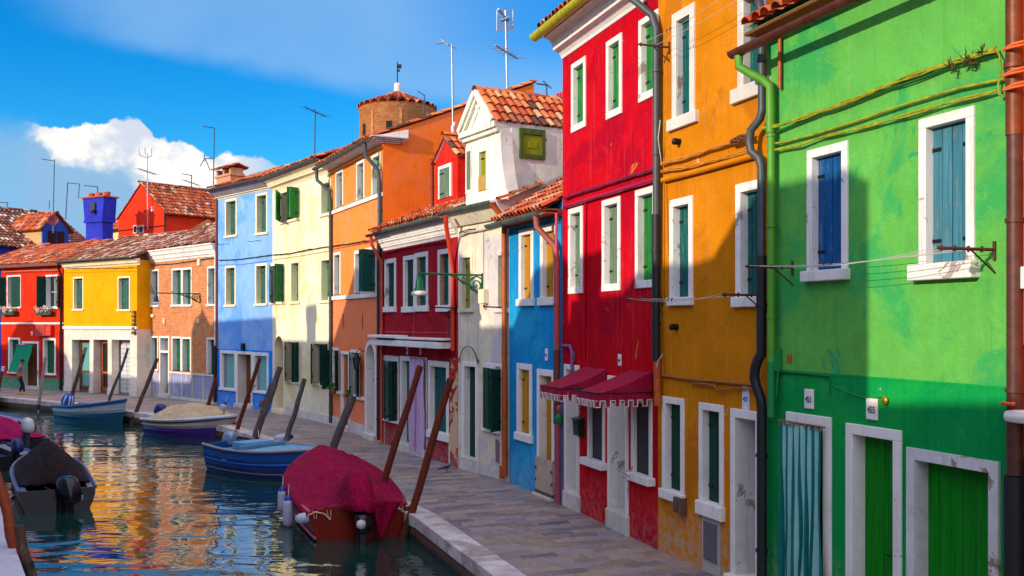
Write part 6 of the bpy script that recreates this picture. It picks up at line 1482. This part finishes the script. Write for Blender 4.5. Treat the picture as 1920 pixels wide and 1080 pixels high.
# --- teal boat
TE=paint('boat_teal',(12,76,104),.35,wear=(60,110,110)); TL=paint('boat_pale_band',(150,160,170),.4)
B=Boat('teal_boat','small open teal boat with a blue striped outboard cover, farthest boat at the quay',(-19.0,42.4),(-15.35,39.6),1.6,.75,.56,1.0,rake=.45)
B.hull([paint('boat_sea_blue',(44,110,156)),TL,TE],rows=(.85,.5)); B.transom(TE); B.gunwale(paint('blue_rail',(30,92,148)),.045); B.gunwale(TL,.025,f=.62,name='pale_strake')
B.deck(paint('teal_inner',(70,130,150)),paint('teal_inner2',(60,110,130)),w=.12,floor=.2,fore=.85); m=MB(); m.box(B.L*.62,B.L*.62+.28,-.7,.7,.62,.68); m.box(B.L*.3,B.L*.3+.25,-.68,.68,.42,.48); m.build('thwart',paint('blue_thwart',(40,100,150)),B.root)
STP=plain('stripe_white',(196,204,220),.7)
B.motor((plain('cover_blue_stripe',(36,70,170),.7),plain('motor_black',(22,22,26),.4)),x=.12,z=.3,sc_=1.3,tilt=.25,stripes=STP,tiller=False)
# --- left boats
BK=paint('boat_charcoal',(26,26,34),.35,wear=(70,66,70)); GM=paint('gunwale_greyblue',(70,82,108),.35)
B=Boat('charcoal_boat','charcoal boat with a dark brown tarpaulin and black outboard, left foreground',(-9.78,21.45),(-12.5,26.4),1.62,.93,.46,.72,rake=.5)
B.hull([BK,BK,paint('charcoal_low',(60,52,54),.5)],rows=(.9,.3)); B.transom(BK); B.gunwale(GM,.035); B.deck(GM,BK,w=.16,floor=.2,fore=.85)
BT=cloth('brown_tarpaulin',(42,30,34))
B.cover(BT,.13,.90,.72,peak=.32,wr=.07,seed=12,skirt=.02,p=1.25,ws=.86)
mo=B.motor((plain('motor_black_gloss',(20,22,32),.18,0,.1),plain('motor_black',(22,22,26),.4)),x=-.16,z=-.02,sc_=1.35,y=-.17,rot=.35)
m=MB(); m.tube([(-.42,-.3,.42),(-.42,-.1,.45)],.01,5); m.build('decal',plain('decal_grey',(170,170,180)),mo)
m=MB(); m.box(-.06,.0,-.5,-.2,.2,.3); m.build('transom_pad',STEEL,B.root,bevel=.01)
B=Boat('magenta_covered_boat','boat with a magenta cover and white outboard, upper left behind the tarpaulin',(-14.75,30.0),(-19.4,35.0),1.75,.9,.5,.75,rake=.4)
B.hull([BK,BK],rows=(.5,)); B.transom(BK); B.gunwale(paint('lilac_rail',(120,120,160)),.04); B.deck(GM,BK,w=.16,floor=.2,fore=.9); B.cover(cloth('magenta_canvas',(160,14,84)),.05,.9,.5,peak=.45,wr=.05,seed=20,skirt=.02,p=1.7,ridges=(.3,.6))
B.motor((plain('motor_white',(190,190,194),.35),plain('motor_grey',(60,66,76),.4)),x=-.1,z=.62,sc_=1.0,y=-.1,tilt=-.15)
B=Boat('grey_boat','grey boat with a dark outboard, cut by the left edge between two covered boats',(-13.7,27.3),(-17.8,31.4),1.5,.9,.4,.6,rake=.4)
B.hull([paint('boat_lilac_grey',(120,116,130)),BK],rows=(.5,)); B.transom(BK); B.gunwale(GM,.04); B.deck(paint('deck_lilac_grey',(130,124,140)),BK,w=.4,floor=.25,fore=.5)
B.motor((plain('motor_navy',(18,36,96),.35),plain('motor_black',(22,22,26),.4)),x=-.05,z=.36,sc_=.9,y=-.1)
B=Boat('far_left_boat','blue grey decked boat cut by the left edge, above the magenta cover',(-17.4,34.6),(-22.6,39.2),1.8,.9,.6,.8,rake=.4)
B.hull([paint('hull_tan',(150,130,110)),BK],rows=(.4,)); B.transom(paint('hull_tan2',(140,120,104))); B.gunwale(GM,.05); B.deck(paint('deck_blue_grey',(110,120,160)),BK,w=.9,floor=.4,fore=.1)
B=Boat('dark_green_boat','bow of a dark green boat at the far quay, cut by the left edge',(-27.5,49.9),(-24.2,46.9),1.3,.7,.55,.95,rake=.4)
B.hull([paint('boat_dark_green',(20,50,46)),BK],rows=(.4,)); B.gunwale(paint('green_rail',(40,84,90)),.045); B.deck(paint('green_deck',(40,76,80)),BK,w=.12,floor=.3,fore=.7)

def rope(label,A,Bp,sag=.15,r=.014):
    A=Vector(A);Bp=Vector(Bp); o=empty('mooring_rope',A,0,label,'rope'); m=MB(); m.tube([(Bp-A)*(i/10)+Vector((0,0,-sag*math.sin(PI*i/10))) for i in range(11)],r,5); m.build('strand',plain('rope_cream',(196,176,140),.8),o)
rope('rope from the bow of the teal boat to the dark leaning pole',(-15.4,39.65,.45),at(262,757,39.9),.1)
rope('rope from the stern of the crimson covered boat to the nearest rust pole',(-2.0,18.75,.15),at(779,930,18.75),.06)
rope('rope from the blue boat to the split grey pole',(-7.3,28.9,.25),at(484,803,31.1),.25)
rope('rope from the purple boat bow to the rust brown pole',(-9.9,35.1,.3),at(458,765,33.4),.12)
# ================================================================ background buildings
def plan(px,Z): return Vector(((px-CX)/F_PX*Z,Z))
# red gabled house behind the brick house
H=House('red_back_house','plain red gabled house with a tiled roof, behind the brick house',Vector((-23.6,59.7)),Vector((-19.6,56.3)))
ze=9.85; za=at(265,345,58).z; rb=plaster('vermilion_plaster',(222,50,22),seed=70,damp=0); Wd=H.W; LL=4.6
mb=MB(); mb.prism_y([(0,0),(Wd,0),(Wd,ze),(Wd/2,za),(0,ze)],0,LL); mb.build('wall',rb,H.root)
mb=MB(); L=math.hypot(Wd/2,za-ze)
tiles(mb,(Wd+.25,-.1,ze-.12),(0,1,0),(-Wd/2,0,za-ze),LL+.2,L+.4,sp=.2); tiles(mb,(-.1,-.1,ze-.06),(0,1,0),(Wd/2,0,za-ze),LL+.2,L+.1,sp=.24); ridge(mb,(Wd/2,-.15,za+.08),(Wd/2,LL,za+.08)); mb.build('roof',TILE_B,H.root)
for (l,r) in ((251,258),(262,270)):
    a=H.loc(l,438);b=H.loc(r,422); m=MB(); m.box(a.x,b.x,-.05,.0,a.z,b.z); w_=m.build('window',WHITE,H.root); m=MB(); m.box(a.x+.06,b.x-.06,-.06,-.051,a.z+.05,b.z-.05); m.build('pane',GLASS,w_)
a=H.loc(287,392); m=MB(); m.box(a.x-.08,a.x+.08,-.1,0,a.z-.14,a.z+.14); m.build('vent',WHITE,H.root)
a=H.loc(310,380); m=MB(); m.tube([(a.x,-.04,ze),(a.x,-.04,6.8)],.04,6); m.tube([(0,-.03,ze-.75),(Wd,-.03,ze-.75)],.03,6); m.build('pipe',IRON,H.root)
m=MB(); c=sum(((Wd*.72,),),())[0]; z_=ze+(za-ze)*.5; m.lathe([(.12,0),(.12,.6),(.08,.62)],(Wd*.78,2.4,ze+.3),10); m.build('flue',plain('orange_flue',(226,110,40)),H.root); m=MB(); m.lathe([(.1,0),(.1,.5),(.14,.52),(.14,.6),(0,.62)],(Wd*.8,3.4,ze+.3),10); m.build('flue',WHITE,H.root)
# blue chimney standing alone
P=plan(171,56.5); IND=plaster('indigo_chimney',(44,52,168),seed=71,damp=0); 
H=House('indigo_chimney','tall indigo blue chimney rising over the roofs on the left',plan(158,56.2),plan(192,55.4),'chimney')
z0=at(171,440,56).z-1.2; zw=at(171,415,56).z; z1=at(171,371,56).z; Wc=H.W
mb=MB(); mb.box(.06,Wc-.06,.05,.75,z0,zw-.08); mb.box(-.02,Wc+.02,-.04,.85,zw-.08,zw+.06); 
pr=[(0,zw+.06),(Wc,zw+.06),(Wc+.1,z1-.25),(Wc+.12,z1-.02),(-.12,z1-.02),(-.1,z1-.25)]; mb.prism_y(pr,0,.85); mb.build('stack',IND,H.root,bevel=.01)
m=MB(); m.box(-.2,Wc+.2,-.1,.95,z1-.02,z1+.06)
for k in range(3): m.lathe([(.14,0),(.17,.1),(.2,.24),(.12,.26)],(.12+k*(Wc-.24)/2,.4,z1+.06),10)
m.build('chimney_cap',TILE_A,H.root); m=MB(); m.box(Wc*.42,Wc*.66,-.1,0,zw+.55,z1-.3); m.lathe([(.1,0),(.16,.1),(.15,.18)],(Wc*.6,-.16,zw+.42),8); m.build('niche',plain('niche_dark',(40,36,60)),H.root)
# house with the weathered roof behind the scarlet house, its dormer and dish
R1_=at(107,403,66); R0_=Vector((-80/1.0,0,0)); k0=(-100-CX)/F_PX; 
zR=R1_.z; Z0=(zR-EYE)*F_PX/(HY-384); R0_=Vector((k0*Z0,Z0,zR))
dR=(R1_-R0_); LR=dR.length; u2=Vector((dR.x,dR.y)).normalized(); dn=Vector((u2.y,-u2.x)); 
root=empty('indigo_house',(R0_.x,R0_.y,0),math.atan2(u2.y,u2.x),'house with a weathered tile roof and blue dormer behind the scarlet house','house')
mb=MB(); sl=.52; D_=5.2
tiles(mb,(0,-D_,zR-D_*sl),(1,0,0),(0,1,sl),LR,D_*math.sqrt(1+sl*sl),sp=.27,tl=.42,r=.11); mb.quad((0,0,zR),(LR,0,zR),(LR,D_,zR-D_*sl),(0,D_,zR-D_*sl)); ridge(mb,(0,0,zR+.06),(LR,0,zR+.06),.16,.45); mb.build('roof',TILE_C,root)
mb=MB(); mb.prism_x([(-D_+.3,0),(-D_+.3,zR-D_*sl+.05),(0,zR-.12),(D_-.3,zR-D_*sl+.05),(D_-.3,0)],.1,LR-.1); mb.build('wall',plaster('indigo_wall',(40,60,170),seed=72),root)
Hd=House('blue_dormer','blue gabled dormer with timber side on the weathered roof, behind the scarlet house',Vector((-27.0,57.4))*1.0,Vector((-26.1,58.9)),'dormer')
sc2=1.0
P0=plan(80,59.5);P1=plan(129,61.0); bpy.data.objects.remove(Hd.root); Hd=House('blue_dormer','blue gabled dormer with timber side on the weathered roof, behind the scarlet house',P0,P1,'dormer')
a=Hd.loc(80,428);b=Hd.loc(140,437);ap=Hd.loc(108,402); zf=Hd.loc(90,478).z; Wn=Hd.W; ze=a.z
mb=MB(); mb.prism_y([(0,zf),(Wn,zf),(Wn,ze),(Wn/2,ap.z),(0,ze)],0,.12); mb.build('front',plaster('dormer_blue',(40,84,170),seed=73),Hd.root)
mb=MB(); mb.box(.02,Wn-.02,.12,3.2,zf,ze); mb.build('side_boards',wood('pale_planks',(206,164,110),(90,80,70),axis='x'),Hd.root)
mb=MB(); L=math.hypot(Wn/2,ap.z-ze)
tiles(mb,(-.25,-.15,ze-.1),(0,1,0),(Wn/2+.1,0,ap.z-ze+.1),3.5,L+.3,sp=.22); tiles(mb,(Wn+.3,-.15,ze-.16),(0,1,0),(-Wn/2-.1,0,ap.z-ze+.1),3.5,L+.3,sp=.22); ridge(mb,(Wn/2,-.15,ap.z+.08),(Wn/2,3.3,ap.z+.08)); mb.build('roof',TILE_B,Hd.root)
m=MB(); m.box(.25,Wn-.25,-.03,.0,zf+.2,ze-.05); w_=m.build('window',plain('dormer_frame_blue',(30,60,140)),Hd.root); m=MB(); m.box(.33,Wn/2-.02,-.04,-.031,zf+.25,ze-.12); m.box(Wn/2+.04,Wn-.33,-.04,-.031,zf+.25,ze-.12); m.build('pane',GLASS,w_)
P=at(100,414,58.3); o=empty('satellite_dish',P,math.atan2(.5,.87),'dark red satellite dish beside the blue dormer','satellite dish')
m=MB(); m.lathe([(0,0),(.12,.01),(.24,.05),(.33,.1),(.335,.11),(.24,.07),(0,.02)],n=24,M=Matrix.Rotation(PI/2-.25,4,'X')@Matrix.Rotation(.0,4,'Y')); m.build('dish',plain('dish_red',(110,26,44),.5),o); m=MB(); m.tube([(0,0,-.3),(.1,-.35,-.22),(.2,-.45,-.05)],.015,5); m.tube([(.2,-.45,-.05),(.2,-.5,.0)],.04,6); m.build('feed_arm',STEEL,o); m=MB(); m.tube([(0,.12,0),(0,.15,-.7)],.02,6); m.build('post',STEEL,o)
# small distant house
H=House('distant_cottage','small cream walled house with tiled roof just right of the indigo chimney',plan(176,74),plan(234,70))
zt=at(210,432,72).z; H.wall([plaster('pale_yellow_wall',(224,204,140),seed=74)],zt,4,zridge=zt+1.2); mb=MB(); tiles(mb,(-.1,-.4,zt-.1),(1,0,0),(0,1,.6),H.W+.2,2.9,sp=.26); mb.quad((0,2,zt+1.3),(H.W,2,zt+1.3),(H.W,4,zt),(0,4,zt)); mb.build('roof',TILE_B,H.root)
# brick chimney above the pale blue house
H=House('brick_chimney','small brick chimney with a tiled cap above the pale blue house eave',plan(404,44.9),plan(434,43.7),'chimney')
z0=at(420,360,44.3).z-.6; z1=at(420,322,44.3).z+.12; Wc=H.W; mb=MB(); mb.box(.1,Wc-.1,0,.6,z0,z1-.35); mb.box(.02,Wc-.02,-.05,.66,z1-.35,z1-.25); 
for (x0,x1) in ((.08,.24),(Wc/2-.08,Wc/2+.08),(Wc-.24,Wc-.08)): mb.box(x0,x1,0,.6,z1-.25,z1)
mb.build('stack',brickmat('chimney_brick',(200,140,100),(180,110,80),(190,170,150)),H.root,bevel=.01)
m=MB(); tiles(m,(-.08,-.15,z1),(1,0,0),(0,1,.35),Wc+.16,.55,sp=.16,tl=.3,r=.07); tiles(m,(Wc+.08,.8,z1),(-1,0,0),(0,-1,.35),Wc+.16,.55,sp=.16,tl=.3,r=.07); m.build('chimney_cap',TILE_B,H.root)
# round brick tower
P=plan(745,120); o=empty('brick_tower',(P.x,P.y,0),0,'round brick church tower with a conical tile roof behind the orange house','tower')
tw=brickmat('tower_brick',(196,122,66),(168,96,48),(190,150,110),bw=.45,bh=.16,cyl=True); R_=4.45; zt=at(745,206,120).z; zap=at(755,170,120).z
m=MB(); m.lathe([(R_,0),(R_,zt-.75),(R_+.06,zt-.72),(R_+.06,zt-.5),(R_+.14,zt-.46),(R_+.14,zt-.25),(R_+.22,zt-.2),(R_+.22,zt-.02),(R_,zt)],n=40); wl_=m.build('wall',tw,o)
for k in range(8):
    t=2*PI*k/8+.2; Mx=Matrix.Rotation(t,4,'Z'); q=MB(); q.box(R_-.02,R_+.09,-.16,.16,0,zt-.75,M=Mx); q.build('pilaster',tw,o)
q=MB(); t=-PI+.42
for tt in (-PI*.5-.95,-PI*.5-.1,-PI*.5+.8):
    q=MB(); q.box(R_-.3,R_+.02,-.35,.35,zt-4.0,zt-2.2,M=Matrix.Rotation(tt,4,'Z')); q.build('window',DARK,o)
m=MB(); ns=26; zb_=zt-.05; Rr=R_+.3
for k in range(ns):
    t0=2*PI*k/ns; tc_=2*PI*(k+.5)/ns; rows=9
    for j in range(rows):
        f0,f1=j/rows,(j+1)/rows
        if k%2 and f0>.6: continue
        r0,r1=Rr*(1-f0),Rr*(1-f1)*.98; zz0,zz1=zb_+(zap-zb_)*f0,zb_+(zap-zb_)*f1; w0=2*PI*r0/ns*.46; w1=w0*.8; vs=[]
        for (r,zz,w,l) in ((r0,zz0,w0,.07),(r1,zz1,w1,.03)):
            for q_ in range(5):
                a=PI*q_/4; ct=Vector((math.cos(tc_),math.sin(tc_),0)); st=Vector((-math.sin(tc_),math.cos(tc_),0)); vs.append(ct*r+st*math.cos(a)*w+Vector((0,0,zz+l+math.sin(a)*w*.8)))
        m.add(vs,[(q_,q_+1,6+q_,5+q_) for q_ in range(4)],0,random.random(),True)
m.lathe([(Rr,zb_-.02),(0.05,zap-.02)],n=32); m.build('roof',TILE_B,o)
m=MB(); m.lathe([(.4,zap-.5),(.4,zap+.8),(.3,zap+.9),(.0,zap+.92)],n=8); m.build('finial_base',STONE,o); m=MB(); ztp=at(755,116,120).z; m.tube([(0,0,zap+.5),(0,0,ztp)],.07,6); m.box(.02,.5,-.01,.01,ztp-.8,ztp-.3); m.box(.02,.3,-.01,.01,ztp-1.2,ztp-.9); m.build('weathervane',IRON,o)
# red chimney behind the turquoise house
H=House('red_chimney','red crenellated chimney just left of the crimson house top','' or plan(1046,27.5),plan(1062,27.2),'chimney')
z0=at(1052,240,27.4).z; z1=at(1052,178,27.4).z; mb=MB(); mb.box(0,H.W+.5,0,.6,z0-1.5,z1-.12); mb.box(-.05,H.W+.5,-.05,.65,z1-.2,z1-.1)
for k in range(6): mb.box(-.04+k*.12,.04+k*.12,-.04,.6,z1-.1,z1+.06)
mb.build('stack',plaster('chimney_red',(196,60,40),seed=77,damp=0),H.root)
# ================================================================ aerials
ALU=plain('aerial_aluminium',(150,160,170),.4,.7); ADK=plain('aerial_dark',(54,66,84),.5,.4)
def aerial(label,base,top,Z,parts,mat=ADK,r=.03,foot=0,lean=0):
    a=at(base[0],base[1],Z); b=at(top[0],top[1],Z); o=empty('roof_aerial',a,0,label,'aerial','television aerials on the roofs')
    m=MB(); m.tube([Vector((0,0,-foot)),b-a],r,6); 
    k_=1
    while k_*.55<(b-a).length-.2:
        q=(b-a).normalized()*k_*.55; k_+=1
        if r>.035: m.tube([q,q+Vector((0,0,.05))],r*1.35,6)
    m.build('mast',mat,o)
    for p in parts:
        kind=p[0]; m=MB()
        if kind=='boom':   # boom to pixel with short rods
            _,x1,y1,x2,y2,n,w=p; A=at(x1,y1,Z)-a;Bq=at(x2,y2,Z)-a; m.tube([A,Bq],r*.8,5); dd=(Bq-A).normalized(); sd=Vector((0,1,0)) if abs(dd.y)<.5 else Vector((1,0,0)); sd=(sd+Vector((.35,0,.05))).normalized()
            for i in range(n):
                c=A.lerp(Bq,(i+.5)/n); m.tube([c-sd*w,c+sd*w],r*.35,4)
        if kind=='yagi':   # wide rods seen from the side
            _,x,y,wpx,n,dyp=p; c=at(x,y,Z)-a; w=wpx*Z/F_PX
            dep=Vector((.45,1,0)).normalized(); m.tube([c-dep*.45+Vector((-.18,0,.12)),c+dep*.45+Vector((.18,0,-.1))],r*.8,5)
            for i in range(n):
                s=-.4+.8*i/(n-1); q=c+dep*s+Vector((.18*s/.4,0,-.1*s/.4)); m.tube([q-Vector((w*(.75+.25*i/n),0,-.02)),q+Vector((w*(.75+.25*i/n),0,.0))],r*.3,4)
        if kind=='grid':
            _,x,y,wpx,hpx=p; c=at(x,y,Z)-a; w=wpx*Z/F_PX; h=hpx*Z/F_PX
            for sx in (-w,w,0): m.tube([c+Vector((sx,.05,-h)),c+Vector((sx,0,h))],r*.7,5)
            for i in range(12): zz=-h+2*h*i/11; m.tube([c+Vector((-w,0,zz)),c+Vector((w,0,zz))],r*.3,4)
            m.tube([c+Vector((-w*.8,-.7,h*.45)),c+Vector((.1,0,-.02))],r*1.0,5); m.tube([c+Vector((-w*.5,-.3,-.1)),c+Vector((w*.5,-.3,0))],r*1.6,6)
        if kind=='tick':
            _,x1,y1,x2,y2=p; m.tube([at(x1,y1,Z)-a,at(x2,y2,Z)-a],r*.8,5)
        m.build({'boom':'boom','yagi':'yagi','grid':'grid_reflector','tick':'crossbar'}[kind],mat,o)
aerial('slim aerial with a boom to the left, between the dish and the left edge',(100,398),(102,298),62,[('boom',102,302,78,298,7,.16),('tick',92,392,93,376)])
aerial('low aerial at the left edge above the weathered roof',(13,392),(14,379),64,[('boom',14,380,-4,379,5,.16)])
aerial('two legged aerial frame left of the indigo chimney',(123,412),(127,342),58,[('tick',127,343,149,345),('tick',149,345,147,372)])
aerial('short aerial with a left boom over the indigo chimney',(182,372),(183,350),58,[('boom',183,350,158,348,6,.14)],foot=.6)
aerial('pale aerial with curled top elements before the red back house',(277,430),(276,288),57,[('tick',262,291,276,296),('tick',262,291,260,278),('tick',284,292,284,278),('tick',276,296,284,292),('tick',273,290,271,277),('yagi',276,322,12,5,0)],ALU,.035)
aerial('small aerial with a left boom on the ridge of the red back house',(359,356),(359,328),60,[('boom',359,329,342,326,7,.16),('yagi',359,343,8,3,0)])
aerial('tall aerial with a crossbar beside the small brick chimney',(400,350),(402,240),47,[('boom',402,240,381,237,8,.1),('tick',383,297,402,297),('tick',383,290,383,302),('tick',383,298,375,312),('tick',385,298,394,320)],r=.025)
aerial('single aerial standing above the cream house roof',(590,290),(591,210),40,[('yagi',591,210,12,5,0),('tick',589,204,593,212)],r=.025)
aerial('small aerial on the orange roof right of the tower',(795,214),(796,178),36,[('boom',796,179,783,171,6,.1)],r=.022)
aerial('tall ringed aerial mast before the tall red gable',(851,320),(847,84),28.6,[('boom',849,88,835,79,6,.35),('tick',835,79,817,82)],ALU,.03,foot=.5)
o=empty('mast_sleeve',at(850,330,28.55),0,'white curved sleeve on the ringed aerial mast','pipe'); m=MB(); m.tube([Vector((.02,-.03,0)),at(850,290,28.55)-o.location,at(851,255,28.55)-o.location,at(849,240,28.55)-o.location,at(853,230,28.55)-o.location],.06,8); m.build('sleeve',plain('sleeve_white',(190,196,214),.5),o)
aerial('tall white grid aerial with a yagi halfway, on the orange house ridge',(951,162),(948,20),33,[('grid',947,38,15,19),('yagi',950,98,22,6,0)],ALU,.04,foot=.3)
aerial('dark looped aerial right of the orange house ridge',(1025,192),(1025,160),34,[('boom',1028,160,1006,157,6,.2),('tick',1018,152,1034,166)],r=.025,foot=1.2)
# ================================================================ person and pigeon
def skin(name,nodes,edges,mat,parent,root=0,sub=2):
    me=bpy.data.meshes.new(name); me.from_pydata([n[:3] for n in nodes],edges,[]); o=bpy.data.objects.new(name,me); put(o,parent); me.materials.append(mat)
    sk=o.modifiers.new('skin','SKIN'); sv=me.skin_vertices[0].data
    for i,n in enumerate(nodes): sv[i].radius=(n[3],n[4] if len(n)>4 else n[3]); sv[i].use_root=(i==root)
    sk.use_smooth_shade=True; ss=o.modifiers.new('sub','SUBSURF'); ss.levels=sub; ss.render_levels=sub; return o
SKIN=plain('skin',(150,96,70),.6,0,.05,4,.3,0); SHIRT=plain('grey_shirt',(118,106,120),.85,0,.15,9,.2,.3); JEAN=plain('dark_jeans',(24,34,52),.85,0,.15,9,.2,.3); HAIR=plain('dark_hair',(22,18,18),.7); SHOE=plain('tan_shoe',(170,140,90),.6)
P=GP(37,740); o=empty('person',(P.x,P.y,0),.35,'person in a grey shirt and dark trousers walking on the far quay, looking down','person')
# faces +x ; mid-stride
N=[(0,0,.95,.14,.11),(.0,0,1.12,.135,.10),(.02,0,1.30,.155,.105),(.03,0,1.43,.10,.075),(.06,0,1.50,.052),(.10,0,1.575,.06),
 (.02,.11,.9,.085),(.10,.10,.50,.058),(-.02,.09,.09,.038),(.0,.09,.05,.035),(.12,.09,.03,.03),
 (-.01,-.11,.9,.085),(.16,-.10,.52,.058),(.22,-.09,.10,.038),(.24,-.09,.05,.035),(.37,-.09,.03,.03),
 (.03,.19,1.40,.05),(-.03,.25,1.12,.038),(.08,.22,.90,.028),(.03,-.19,1.40,.05),(-.10,-.24,1.12,.038),(-.04,-.25,.87,.028),(.1,.22,.83,.03),(-.02,-.25,.80,.03)]
E=[(0,1),(1,2),(2,3),(3,4),(4,5),(0,6),(6,7),(7,8),(8,9),(9,10),(0,11),(11,12),(12,13),(13,14),(14,15),(3,16),(16,17),(17,18),(3,19),(19,20),(20,21),(18,22),(21,23)]
body=skin('body',N,E,SKIN,o)
m=MB(); m.lathe([(0,-.125),(.05,-.11),(.075,-.06),(.088,.0),(.09,.05),(.075,.1),(.04,.125),(0,.13)],(.13,0,1.64),18,sx=1.1,sy=.9,M=Matrix.Rotation(.45,4,'Y'))
m.lathe([(0,0),(.014,.01),(.012,.03),(0,.05)],(.235,0,1.59),8); 
for y in (-.085,.085): m.lathe([(0,-.03),(.014,-.01),(.014,.015),(0,.03)],(.12,y,1.635),8)
hd=m.build('head',SKIN,body)
m=MB(); 
for y in (-.03,.03): m.lathe([(0,-.01),(.011,0),(0,.01)],(.222,y,1.645),8)
m.box(.215,.228,-.025,.025,1.553,1.56); m.build('face',plain('face_dark',(60,34,30)),hd)
m=MB(); m.lathe([(.094,-.01),(.1,.04),(.09,.09),(.05,.135),(0,.145)],(.115,0,1.655),18,sx=1.1,sy=.95,M=Matrix.Rotation(.3,4,'Y')); m.box(.16,.3,-.07,.07,1.685,1.697); m.build('hair',HAIR,o)
S=[(0,0,.90,.155,.125),(.0,0,1.12,.15,.115),(.02,0,1.30,.17,.12),(.03,0,1.42,.12,.09),(.045,0,1.475,.07),(.03,.19,1.40,.07),(.0,.235,1.22,.062),(.03,-.19,1.40,.07),(-.05,-.225,1.22,.062)]
skin('shirt',S,[(0,1),(1,2),(2,3),(3,4),(3,5),(5,6),(3,7),(7,8)],SHIRT,o)
T=[(0,0,.96,.15,.12),(.02,.10,.86,.105),(.10,.10,.50,.078),(-.0,.09,.14,.062),(-.01,-.10,.86,.105),(.16,-.10,.52,.078),(.21,-.09,.14,.062)]
skin('trousers',T,[(0,1),(1,2),(2,3),(0,4),(4,5),(5,6)],JEAN,o)
for (x,y) in ((-.02,.09),(.22,-.09)):
    m=MB(); m.prism_y([(x-.07,0),(x+.2,0),(x+.21,.04),(x+.1,.08),(x+.03,.13),(x-.07,.13)],y-.05,y+.05); m.build('shoe',SHOE,o,bevel=.015)
# pigeon
P=GP(838,886); o=empty('pigeon',(P.x,P.y,0),.35,'grey blue pigeon standing on the pavement before the dark red house','pigeon'); PB=plain('pigeon_grey_blue',(84,104,128),.6,0,.3,40); PD=plain('pigeon_dark',(34,38,52),.5)
sk_=skin('body',[(-.13,0,.115,.03,.022),(-.05,0,.135,.06,.05),(.03,0,.155,.065,.055),(.085,0,.20,.042,.036),(.105,0,.255,.024),(.118,0,.285,.027)],[(0,1),(1,2),(2,3),(3,4),(4,5)],PB,o,2,2)
m=MB(); m.prism_y([(-.25,.075),(-.23,.095),(-.1,.14),(-.1,.10)],-.03,.03); m.build('tail',PD,o)
for y in (-.056,.056):
    m=MB(); m.lathe([(0,-.1),(.02,-.06),(.032,0),(.024,.05),(0,.08)],(-.03,y,.145),10,sy=.4,M=Matrix.Rotation(-PI/2-.25,4,'Y')); m.build('wing',PD,o)
for y in (-.025,.025):
    m=MB(); m.tube([(.0,y,.1),(.01,y,.02),(.0,y,.004)],.006,5); m.tube([(-.02,y,.005),(.04,y,.005)],.005,4); m.build('leg',plain('pigeon_leg',(150,60,60)),o)
m=MB(); m.tube([(.14,0,.287),(.17,0,.278)],[.009,.002],6); m.build('beak',PD,o);
